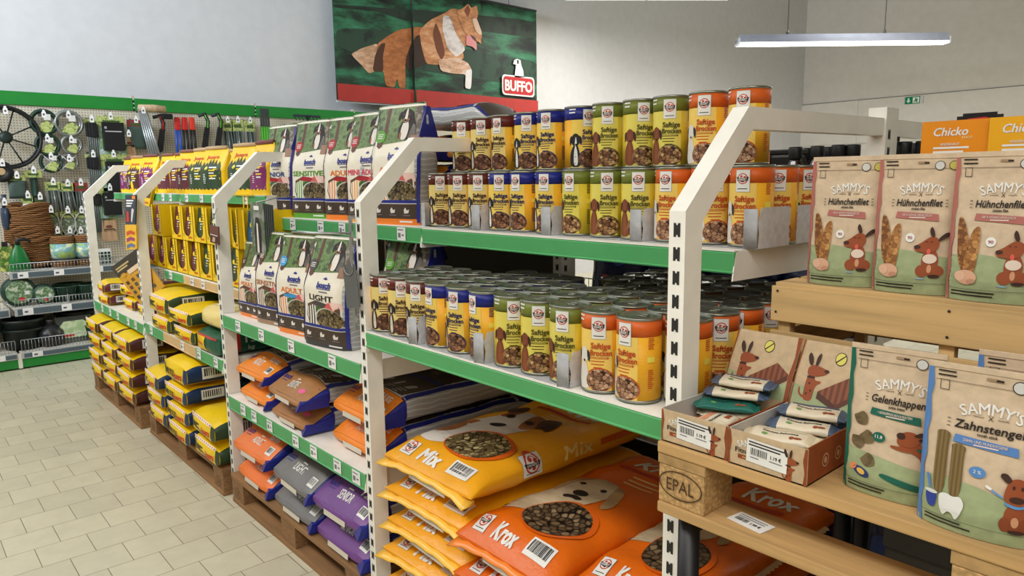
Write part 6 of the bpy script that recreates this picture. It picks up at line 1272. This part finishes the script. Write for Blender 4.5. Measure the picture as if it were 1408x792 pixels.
# ---------------------------------------------------------------- display boxes with bars
BRB = M((140, 68, 30), .6, 'paper'); KR2 = M((196, 172, 138), .65, 'paper')
def cartoon_dog(mb, S, x, y, s, o):
    q = lambda pts: [(x+a*s, y+b_*s) for a, b_ in pts]
    mb.dsm(S, q([(-.3, 0), (.25, 0), (.22, .9), (.5, 1.1), (.5, 1.22), (.15, 1.2), (.1, 1.5), (-.28, 1.5), (-.34, .8)]), o, DOGB, .02); mb.dsm(S, q([(-.34, 1.45), (.12, 1.4), (.7, 1.62), (.8, 1.86), (.4, 2.0), (-.1, 2.1), (-.36, 1.9)]), o+.0004, DOGB, .02); mb.dell(S, x+.7*s, y+1.82*s, .14*s, .1*s, o+.0008, DOGD, 0, 10, 1)
    mb.dsm(S, q([(-.3, 2.0), (-.52, 2.5), (-.42, 2.8), (-.2, 2.5), (-.12, 2.08)]), o+.0008, DOGD, .02); mb.dsm(S, q([(-.02, 2.06), (.02, 2.6), (.2, 2.84), (.24, 2.5), (.14, 2.02)]), o+.0008, DOGD, .02); mb.dgrid(S, x-.3*s, x+.12*s, y+1.3*s, y+1.42*s, o+.0006, DOGD, 1, 1)
    for a, b_ in ((-.1, 1.0), (.05, .6), (-.15, .4)): mb.dell(S, x+a*s, y+b_*s, .05*s, .07*s, o+.0006, DOGD, 0, 8, 1)
    mb.dsm(S, q([(-.3, .1), (-.6, .3), (-.66, .7), (-.56, .7), (-.5, .36), (-.26, .24)]), o+.0004, DOGB, .02)
def make_box(seed):
    def mk():
        t = thing('display_box', '', 'box', group='kraft display boxes of snack bars'); w, D, H = .136, .195, .06; th = .0022
        mb = MB(); mb.box(0, w, 0, th, 0, H, KR2); mb.box(0, th, th, D, 0, H+.002, M((190, 186, 180), .7)); mb.box(w-th, w, th, D, 0, H+.002, BRB); mb.box(w-th-.0005, w-th, th, D, 0, H+.0015, M((190, 186, 180), .7)); mb.box(0, w, 0, D, 0, th, KR2); mb.box(0, w, D-th, D, 0, H, KR2)
        S = flat((0, 0, 0), (1, 0, 0), (0, 0, 1)); o = .0006
        mb.dpoly(S, [(0, 0), (.004, 0), (.003, .02), (.006, .04), (.003, .06), (0, .06)], o, BRB, .02); mb.dpoly(S, [(w, 0), (w-.006, 0), (w-.004, .02), (w-.007, .04), (w-.004, .06), (w, .06)], o, BRB, .02)
        mb.dtext(S, "SAMMY'S", .04, .043, .011, o, WHITE, w=.048, bold=.03, fn=arc(.05)); mb.dtext(S, 'Fitness', .031, .0285, .0085, o, INKP, w=.036, bold=.03); mb.dgrid(S, .018, .058, .014, .021, o, BRB, 2, 1); mb.dgrid(S, .026, .05, .0165, .0185, o+.0004, TANP, 1, 1)
        cartoon_dog(mb, S, w*.79, .0, .019, o)
        S2 = flat((w, 0, 0), (0, 1, 0), (0, 0, 1))
        for k in range(3):
            cy = .06+.045*k; n = 18
            mb.onto(S2, [(cy+.011*cos(2*pi*j/n), .028+.011*sin(2*pi*j/n)) for j in range(n)]+[(cy+.0096*cos(2*pi*j/n), .028+.0096*sin(2*pi*j/n)) for j in range(n)], [(j, (j+1) % n, n+(j+1) % n, n+j) for j in range(n)], o, M((214, 186, 160), .6)); mb.dell(S2, cy, .028, .005, .006, o, M((196, 150, 110), .6), .4, 10, 1)
        mb.build('tray', t)
        mb = MB(); A0, A1 = V((0, D-.001, H*.9)), V((0, D+.055, .172)); uy = (A1-A0); L = uy.length; uy.normalize(); Sx = flat(A0, (1, 0, 0), uy); nn = V((1, 0, 0)).cross(uy)
        q = lambda x, y, d: A0+V((x, 0, 0))+uy*y-nn*d
        mb.prism([(0, 0), (w, 0), (w, L), (.004, L)], lambda x, y, d: q(x, y, d), .002, KR2); mb.dpoly(Sx, [(.0, .001), (w, .001), (w, L*.32), (w*.5, L*.26), (0, L*.36)], .0005, SAGE, .03)
        mb.dpoly(Sx, [(w, 0), (w-.006, 0), (w-.009, L*.4), (w-.005, L*.7), (w-.008, L), (w, L)], .0009, BRB, .03); mb.dpoly(Sx, [(0, 0), (.005, 0), (.003, L*.5), (.006, L), (0.003, L)], .0009, BRB, .03)
        cartoon_dog(mb, Sx, .034, L*.14, L*.25, .0008); mb.dell(Sx, w*.56, L*.80, .0105, .0125, .0008, INKP, 0, 18, 1); mb.dell(Sx, w*.56, L*.80, .0092, .011, .0012, M((214, 204, 96), .5), 0, 18, 1); mb.dpoly(Sx, [(w*.5, L*.75), (w*.515, L*.74), (w*.62, L*.85), (w*.61, L*.86)], .0015, INKP, .02)
        mb.dpoly(Sx, [(w*.36, L*.30), (w*.62, L*.16), (w*.93, L*.44), (w*.74, L*.58)], .0009, M((104, 52, 30), .5, 'stripes', c2=(136, 76, 46), sc=30), .02); mb.dpoly(Sx, [(w*.36, L*.30), (w*.62, L*.16), (w*.62, L*.08), (w*.36, L*.2)], .001, M((78, 38, 22), .5), .02); mb.dpoly(Sx, [(w*.62, L*.16), (w*.93, L*.44), (w*.93, L*.35), (w*.62, L*.08)], .001, M((88, 44, 26), .5), .02)
        mb.build('header_card', t)
        mb = MB(); S3 = flat((.068, -.0012, .031), (1, 0, -.05), (.04, 0, 1)); mb.dgrid(S3, -.034, .036, -.019, .02, 0, WHITE, 6, 4)
        mb.dlines(S3, -.031, .033, .0145, 2, .005, .0022, .0004, INKP, .15, seed); R = random.Random(seed)
        for k in range(14): x = -.027+k*.0021; mb.dgrid(S3, x, x+.0014*R.uniform(.4, 1), -.006, .006, .0004, BLACK, 1, 1)
        mb.dtext(S3, '1.19 €', .017, -.0, .006, .0004, BLACK, w=.018, bold=.03); mb.dlines(S3, .006, .028, -.008, 1, 1, .0016, .0004, TAGINK, 0); mb.dlines(S3, -.027, -.012, -.011, 1, 1, .0016, .0004, TAGINK, 0); mb.build('price_label', t)
        return t
    return mk
BX = Proto(make_box(8))
BX.put((.052, -.082, DZ+.0005), 0, 'left kraft display box of snack bars at the pallet corner', 'display boxes'); BX.put((.192, -.086, DZ+.0005), 0, 'right kraft display box of snack bars beside the green edged pouch', 'display boxes')
def make_bar(c, end):
    def mk():
        t = thing('snack_bar', '', 'snack bar', group='wrapped snack bars in the boxes'); bg = Bag(.056, .106, .0165, P_pillow, 3, .003, 30); mb = MB(); E_ = M(end, .4, 'film', st=.5)
        bg.body(mb, M(c, .42, 'film', st=.5), 18, 24, 0, lambda th, v: E_ if v < .1 or v > .9 else None)
        S = bg.top; o = .0006; mb.dgrid(S, -.02, -.010, .014, .092, o, E_, 2, 8); mb.dlines(S, -.006, .008, .09, 1, 1, .0001, o, INKP, 0)
        mb.dtext(S, 'Fitness-Schnitte', -.0, .053, .006, o+.0003, INKP, w=.056, rot=pi/2, bold=.03); mb.dell(S, .016, .082, .005, .007, o, DOGB, 0, 12, 1); mb.dell(S, .016, .073, .006, .004, o, DOGB, 0, 12, 1); mb.dell(S, .013, .03, .005, .005, o, M((110, 160, 90), .5), 0, 12, 1)
        mb.build('wrapper', t)
        for y, nm in ((-.006, 'crimped_end'), (.104, 'crimped_end')):
            mb = MB(); P = []; n = 12
            for k in range(n+1): P.append((-.023+.046*k/n, y+(.0 if k % 2 else .0012)*(-1 if y < 0 else 1)))
            mb.prism(P+[(.023, y+.008), (-.023, y+.008)], lambda a, b_, d: V((a, b_, .007+d)), .0012, E_); mb.build(nm, t)
        return t
    return mk
CB = (226, 214, 190); BPR = {'blue': Proto(make_bar(CB, (78, 96, 122))), 'teal': Proto(make_bar((30, 104, 92), (30, 104, 92))), 'peach': Proto(make_bar(CB, (226, 150, 112))), 'cream': Proto(make_bar(CB, (220, 206, 176)))}
zb = DZ+.004; BGp = 'snack bars in the display boxes'
for x, y, z, r, tl, k, l in ((.077, -.06, .005, 0, 0, 'peach', 'peach ended snack bar lying flat at the front of the left box'), (.158, -.065, .005, 0, 0, 'peach', 'peach ended snack bar at the right front of the left box'), (.118, -.066, .0225, 3, 0, 'peach', 'peach ended snack bar on top at the front of the left box'),
        (.060, .02, .0405, -64, 0, 'teal', 'dark green snack bar lying across the left box'), (.060, .055, .0575, -68, 0, 'blue', 'cream snack bar with blue ends across the left box'), (.062, .082, .0745, -76, 0, 'blue', 'topmost snack bar with blue ends at the back of the left box'), (.062, .03, .0232, -62, 0, 'cream', 'cream snack bar beneath the dark green one'),
        (.218, -.066, .018, -4, 0, 'cream', 'cream snack bar at the left front of the right box'), (.268, -.07, .018, 4, 0, 'cream', 'cream snack bar at the right front of the right box'), (.203, -.045, .036, -74, 0, 'cream', 'pale snack bar lying across the front of the right box'), (.206, .03, .036, -72, 0, 'blue', 'front blue ended snack bar across the right box'), (.206, .066, .053, -74, 0, 'blue', 'back blue ended snack bar across the right box'), (.2, .09, .036, -78, 0, 'blue', 'blue ended snack bar beneath the back one in the right box')):
    BPR[k].put((x, y, zb+z), radians(r), l, BGp)
for x, y, z, l in ((.06, .06, .004, 'cream snack bar at the very bottom of the left box'), (.06, .062, .0215, 'cream snack bar at the back of the left box, second layer'), (.06, .01, .004, 'cream snack bar in the middle of the left box, bottom layer'),
        (.2, .03, .004, 'cream snack bar in the middle of the right box, bottom layer'), (.2, .035, .02, 'cream snack bar in the middle of the right box, second layer'), (.2, .09, .004, 'cream snack bar at the back of the right box, bottom layer'), (.2, .092, .02, 'cream snack bar at the back of the right box, second layer'), (.2, -.03, .002, 'cream snack bar at the front of the right box, bottom layer')):
    BPR['cream'].put((x, y, zb+z), radians(-84), l, BGp)
# ---------------------------------------------------------------- behind the pouches
def make_chicko(col, seed):
    def mk():
        t = thing('snack_carton', '', 'carton', group='orange snack cartons on the crate'); w, D, H = .118, .05, .31; mb = MB(); C = M(col, .45, spec=.4); mb.box(0, w, 0, D, 0, H-.03, C, .002); S = flat((0, 0, 0), (1, 0, 0), (0, 0, 1)); mb.build('box', t)
        mb = MB(); mb.box(0, w, -.002, .0, H-.11, H, C); S = flat((0, -.002, 0), (1, 0, 0), (0, 0, 1)); mb.dtext(S, 'Chicko', w*.44, H-.021, .0165, .0008, WHITE, w=.062, sh=.2, bold=.05); mb.dtext(S, 'MAXI', w*.7, H-.034, .0055, .0008, M((244, 214, 150), .5), w=.018); mb.dtext(S, 'RINDERHAUT', w*.45, H-.046, .005, .0008, WHITE, w=.034); mb.dlines(S, w*.2, w*.75, H-.055, 2, .008, .004, .0008, WHITE, .2, seed); mb.build('header_card', t); return t
    return mk
one(make_chicko((228, 142, 20), 1), (.255, .50, 1.2455), 0, 'orange Chicko carton behind the pouches', 'snack cartons'); one(make_chicko((234, 172, 26), 2), (.376, .49, 1.2455), 0, 'yellow Chicko carton behind the rightmost pouch', 'snack cartons')
t = thing('snack_pouch', 'black pouch with a red label peeking over the orange Chicko carton', 'pouch', (.335, .555, 1.2455)); bg = Bag(.085, .322, .036, P_stand, 44, .004, 14); mb = MB(); bg.body(mb, M((30, 30, 32), .35, 'film'), 20, 30); mb.xf(Matrix.Translation((0, .036, 0)) @ UPR); S = stand(bg.top, .036)
mb.dpoly(S, [(-.03, .30), (.02, .30), (.03, .312), (.01, .318), (-.02, .316)], .002, M((190, 40, 48), .5), .03); mb.build('pouch_body', t); mb = MB(); mb.box(-.03, .03, .0165, .0195, .314, .327, M((26, 26, 28), .4)); mb.build('top_seal', t)
t = thing('rear_shelf', 'cream shelf behind the rack carrying dark bottles', 'shelf'); mb = MB(); mb.box(-.95, -.012, .955, 1.4, 1.27, 1.285, CREAM2); mb.build('shelf_board', t); mb = MB(); mb.box(-.95, -.012, 1.4, 1.412, 1.25, 1.3, GREEN); mb.build('price_strip', t)
t = thing('rear_shelf', 'cream shelf behind the wooden crate carrying dark bottles', 'shelf'); mb = MB(); mb.box(.045, 1.1, .955, 1.4, 1.27, 1.285, CREAM2); mb.build('shelf_board', t); mb = MB(); mb.box(.045, 1.1, 1.4, 1.412, 1.25, 1.3, GREEN); mb.build('price_strip', t)
def make_bottle():
    t = thing('dark_bottle', '', 'bottle', group='dark bottles with black caps'); mb = MB(); G = M((34, 18, 14), .12, spec=.8); mb.lathe([(.0, 0), (.031, 0), (.033, .01), (.033, .16), (.029, .19), (.018, .21), (.017, .222)], G, 22); mb.build('glass', t); mb = MB(); mb.lathe([(.0335, .04), (.0335, .13)], M((190, 180, 160), .5), 22); mb.build('label', t)
    mb = MB(); mb.lathe([(.0195, .217), (.0205, .22), (.0205, .25), (.019, .254), (.0, .254)], M((20, 20, 22), .45), 22); mb.build('cap', t); return t
BO = Proto(make_bottle)
for px, y, l in ((1094, 1.02, 'dark bottle beside the black box, leftmost'), (1108, 1.13, 'dark bottle behind the leftmost one'), (1124, 1.02, 'dark bottle, second of the front row left of the rack post'), (1137, 1.12, 'dark bottle in the back row left of the rack post'), (1153, 1.01, 'tall looking dark bottle, third of the front row'), (1173, 1.03, 'dark bottle just left of the rear rack post')):
    BO.put((PY(px, 205, y).x, y, 1.2855), 0, l, 'dark bottles left of the rear post')
for px, y, l in ((1224, 1.1, 'dark bottle just right of the rear rack post'), (1243, 1.0, 'dark bottle, second right of the rear post'), (1255, 1.12, 'dark bottle in the back row right of the rear post'), (1270, 1.0, 'dark bottle beside the orange Chicko carton')):
    BO.put((PY(px, 205, y).x, y, 1.2855), 0, l, 'dark bottles right of the rear post')
p = PY(1080, 205, 1.06); t = thing('black_box', 'black lidded box behind the orange-banded cans', 'box', (p.x-.03, 1.10, 1.2855)); mb = MB(); mb.box(-.075, .075, -.04, .12, 0, .235, M((20, 20, 22), .4), .01); mb.box(-.078, .078, -.043, .123, .235, .25, M((26, 26, 28), .4), .004); mb.build('body', t); mb = MB(); mb.box(-.04, -.02, -.0445, -.0435, .2, .245, M((186, 110, 90), .5)); mb.build('tag', t)
t = thing('blue_box', 'blue packet between the cans and the black box', 'packet', (p.x-.13, 1.05, 1.2855)); mb = MB(); mb.box(-.03, .03, -.02, .05, 0, .205, M((40, 90, 170), .4), .004); mb.build('body', t); mb = MB(); mb.box(-.031, .031, -.021, .051, .205, .215, WHITE, .002); mb.build('lid', t)
# things on the other side, seen dark between the shelves
BLF = M((22, 34, 84), .25, 'film', st=.6, spec=.6); BLD = M((16, 22, 48), .4, 'film', st=.6)
t = thing('rear_shelf', 'deep shelf behind the wire divider holding blue packs', 'shelf'); mb = MB(); mb.box(-1.14, -.012, .925, 1.4, .955, .97, CREAM2); mb.build('shelf_board', t); mb = MB(); mb.box(-1.14, -.012, 1.4, 1.41, .93, .98, GREEN); mb.build('price_strip', t)
def blue(W_, H_, T_, s, face):
    def mk():
        t = thing('blue_pack', '', 'pack', group='dark blue packs behind the racks'); bg = Bag(W_, H_, T_, P_stand, s, .012, 9); mb = MB(); bg.body(mb, BLF if face else BLD, 20, 34); mb.xf(Matrix.Translation((0, T_, 0)) @ UPR); S = stand(bg.top, T_)
        mb.dell(S, W_*.1, H_*.6, W_*.12, W_*.12, .002, M((60, 90, 170), .4), 0, 16, 1); mb.dell(S, -W_*.15, H_*.3, W_*.1, W_*.08, .002, M((170, 70, 80), .4), 0, 14, 1); mb.dell(S, W_*.12, H_*.28, W_*.13, W_*.07, .002, M((90, 130, 180), .4), 0, 14, 1); mb.build('pack_body', t)
        mb = MB(); mb.box(-W_*.46, W_*.46, T_/2-.004, T_/2+.004, H_-.02, H_+.004, BLD); mb.build('top_seal', t); return t
    return mk
BP1 = Proto(blue(.265, .295, .17, 21, True))
for i, x in enumerate((-.99, -.72, -.45, -.18)): BP1.put((x, 1.0, .971), 0, 'dark blue pack behind the wire divider, %s from the left' % ORD[i], 'blue packs behind the wire divider')
for i, (x, l) in enumerate(((.09, 'shiny blue foil pack seen left between the black legs'), (.28, 'shiny blue foil pack seen right between the black legs'))): BP1.put((x, .78, .28), 0, l, 'blue foil packs below the pallet table')
t = thing('low_shelf', 'low shelf under the pallet table carrying blue foil packs', 'shelf'); mb = MB(); mb.box(.05, .95, .72, 1.2, .262, .279, CREAM2); mb.build('shelf_board', t); mb = MB(); mb.box(.05, .95, .71, .72, .24, .285, CREAM2); mb.build('front_edge', t); mb = MB()
for x in (.07, .9): mb.box(x, x+.03, .8, .83, 0, .262, CREAM2)
mb.build('support', t)
t = thing('storage_box', 'dark grey box standing under the pallet table', 'box', (.44, .3, 0)); mb = MB(); mb.box(-.11, .14, -.06, .3, 0, .76, M((52, 50, 46), .6), .006); mb.build('body', t); mb = MB(); mb.box(-.113, .143, -.063, .303, .76, .80, M((46, 44, 42), .6), .004); mb.build('lid', t)
# ---------------------------------------------------------------- leaflets and hanging samples on the racks
def card(name, lab, cat, pts, Y, th, mat, decor, part='sheet'):
    """a stiff card whose corners (photo order bl, br, tr, tl) lie in the plane Y"""
    q = [PY(x, y, Y) for x, y in pts]; o = q[0]; t = thing(name, lab, cat, tuple(o)); l = [p-o for p in q]; mb = MB()
    mb.hexa([l[0]+V((0, th, 0)), l[1]+V((0, th, 0)), l[1], l[0], l[3]+V((0, th, 0)), l[2]+V((0, th, 0)), l[2], l[3]], mat)
    S = lambda u, v: (l[0]*(1-u)+l[1]*u)*(1-v)+(l[3]*(1-u)+l[2]*u)*v
    decor(mb, S); mb.build(part, t); return t
BROWNC = M((44, 34, 26), .5); AMB = M((206, 148, 24), .5)
def d1(mb, S):
    mb.dgrid(S, 0, 1, .70, 1, .0015, BROWNC, 2, 2)
    for k in range(2): mb.dgrid(S, .1, .6-.1*k, .86-.06*k, .895-.06*k, .003, M((196, 170, 110), .5), 1, 1)
    mb.dgrid(S, .38, .86, .62, .72, .0035, M((226, 196, 160), .5), 1, 1); mb.dell(S, .2, .68, .1, .05, .0035, AMB, n=12, rings=1)
    for r in range(4):
        for c in range(4): mb.dgrid(S, .1+.21*c, .2+.21*c, .46-.12*r, .53-.12*r, .003, M([(60, 50, 44), (110, 50, 44), (70, 76, 60), (40, 40, 44)][(r+c) % 4], .5), 1, 1)
t = card('leaflet_board', 'tilted amber and dark brown product board behind the leaflet post', 'board', ((193, 419), (226, 394), (188, 342), (152, 368)), .062, .004, AMB, d1)
mb = MB(); a = PY(190, 343, .08)-PY(193, 419, .085); mb.tube([a, a+V((0, .01, .05)), a+V((0.01, .02, .12))], .002, STEEL, 5); mb.build('hanger', t)
def d2(mb, S):
    mb.dgrid(S, .66, .95, .86, .97, .0015, M((236, 130, 30), .5), 1, 1)
    for k in range(3): mb.dgrid(S, .12, .8-.1*k, .78-.09*k, .83-.09*k, .0015, WHITE, 1, 1)
    mb.dpoly(S, [(.1, .08), (.4, .08), (.36, .42), (.16, .46)], .0015, M((196, 40, 36), .5), .4); mb.dpoly(S, [(.58, .1), (.7, .05), (.86, .5), (.7, .55), (.62, .5)], .0015, M((206, 200, 190), .5), .4)
t = card('hanging_pack', 'navy hanging snack pack tied to the leaflet post', 'pack', ((173, 308), (186, 308), (187, 268), (172, 268)), -.012, .006, M((28, 44, 66), .45), d2); mb = MB(); mb.tube([(.0, .004, .2), (.06, .01, .26), (.12, .004, .2)], .0015, STEEL, 5); mb.build('string', t)
def d3(mb, S):
    for k, c in enumerate(((196, 70, 30), (150, 60, 110), (90, 110, 150))): mb.dpoly(S, [(.12, .72-.26*k), (.5, .78-.26*k), (.88, .7-.26*k), (.84, .58-.26*k), (.5, .64-.26*k), (.16, .56-.26*k)], .0015, M(c, .5), .4)
t = card('hanging_pack', 'yellow hanging snack pack below the navy one', 'pack', ((173, 344), (188, 342), (187, 309), (172, 309)), -.012, .006, M((232, 178, 30), .45), d3); mb = MB(); mb.box(.02, .04, -.001, .007, .21, .24, STEEL); mb.build('clip', t)
def d4(mb, S): mb.dgrid(S, .1, .9, .08, .4, .0012, M((60, 40, 34), .5), 1, 1); mb.dpoly(S, [(.3, .1), (.6, .1), (.66, .34), (.4, .38)], .002, M((206, 170, 140), .5), .4); mb.dgrid(S, .1, .9, .46, .5, .0015, WHITE, 1, 1)
t = card('hanging_pack', 'small brown hanging sample on the post by the yellow cartons', 'pack', ((289, 333), (301, 337), (300, 312), (288, 309)), -.02, .005, M((104, 58, 50), .45), d4); mb = MB(); mb.tube([(.03, .003, .09), (.05, .02, .14), (.06, .02, .15)], .0015, STEEL, 5); mb.build('string', t)
def d5(mb, S): mb.dgrid(S, .06, .94, .30, .78, .002, M((84, 58, 40), .5), 1, 2); mb.dtext(S, 'Josera', .5, .14, .1, .003, JRED, w=.7, bold=.05)
t = card('hanging_pack', 'yellow and brown hanging pack under the far top shelf', 'pack', ((194, 281), (205, 284), (212, 246), (203, 246)), .22, .02, M((236, 190, 20), .45), d5); mb = MB(); mb.tube([(0.05, .01, .2), (.05, .0, .26)], .003, STEEL, 5); mb.build('hook', t)
DOGP = M((110, 112, 108), .5, 'mix', c2=(84, 104, 70), c3=(150, 150, 148), sc=16)
def d6(mb, S): mb.dpoly(S, [(.3, .05), (.7, .05), (.78, .5), (.6, .72), (.4, .72), (.26, .45)], .0015, FURB, .4); mb.dpoly(S, [(.42, .05), (.58, .05), (.56, .6), (.46, .62)], .002, FURW, .4); mb.dgrid(S, .3, .7, .86, .94, .0015, WHITE, 1, 1)
q0, q1 = PY(348, 349, .07), PY(361, 279, .07); t = thing('leaflet_stack', 'stack of grey leaflets with a dog hanging at the top shelf edge', 'leaflets', tuple(q0)); w, h = q1.x-q0.x, q1.z-q0.z
for k in range(6): mb = MB(); mb.box(0, w, .008*k, .008*k+.004, -.002*k, h-.002*k, DOGP if k == 0 else M((104-8*(k % 2), 106, 104), .5)); (d6(mb, lambda u, v: V((w*u, 0, h*v))) if k == 0 else None); mb.build('leaflet', t)
mb = MB(); mb.tube([(w*.5, .0, h), (w*.5, .1, h+.02), (w*.5, .172, h+.02)], .003, STEEL, 5); mb.build('hook', t)
def d7(mb, S): d6(mb, lambda u, v: S(.15+.8*u, v)); mb.dell(S, .85, .25, .12, .1, .003, M((110, 170, 214), .5), n=12, rings=1)
# metal tag holder at the second rack
p = PY(489, 297, -.012); z0, z1 = p.z, PY(494, 420, -.012).z; t = thing('tag_holder', 'steel bracket with a long grey tag on the second rack', 'tag holder', (UX[1]-.012, -.012, 0)); mb = MB(); mb.box(-.004, .012, -.003, .003, z0-.36, z0, STEEL); mb.box(-.004, .014, -.005, .012, z0-.01, z0, STEEL); mb.build('bracket_bar', t)
zr = PY(440, 322, -.1).z; mb = MB(); mb.tube([(0, -.003, zr), (-.08, -.06, zr), (-.16, -.10, zr+.002), (-.165, -.115, zr+.002), (-.08, -.085, zr), (.01, -.008, zr)], .0035, STEEL, 7); mb.build('wire_loop', t)
q = [PY(x, y, -.02) for x, y in ((477, 424), (495, 423), (488, 363), (471, 365))]; mb = MB(); o = V((UX[1]-.012, -.012, 0)); l = [a-o for a in q]; mb.hexa([l[0]+V((0, .002, 0)), l[1]+V((0, .002, 0)), l[1], l[0], l[3]+V((0, .002, 0)), l[2]+V((0, .002, 0)), l[2], l[3]], M((92, 94, 94), .45)); mb.build('grey_tag', t)
mb = MB(); c = (l[2]+l[3])/2; mb.tube([c+V((.028*cos(a), -.002, .022*sin(a)-.01)) for a in [pi+2*pi*k/16*.6 for k in range(17)]], .0015, STEEL, 5); mb.build('ring', t)
WY = M((222, 190, 30), .4, metal=.2); p = PY(335, 268, .24); t = thing('wire_hook', 'yellow wire hooks hanging from the top shelf strip by the cartons', 'hook', tuple(p)); mb = MB()
for dx in (0, .05): mb.tube([(dx, 0, .0), (dx, -.005, -.1), (dx+.03, -.02, -.13), (dx+.1, -.03, -.08)], .003, WY, 6)
mb.build('wire', t); mb = MB(); mb.box(-.12, .12, -.004, .0, -.004, .003, WY); mb.build('crossbar', t)
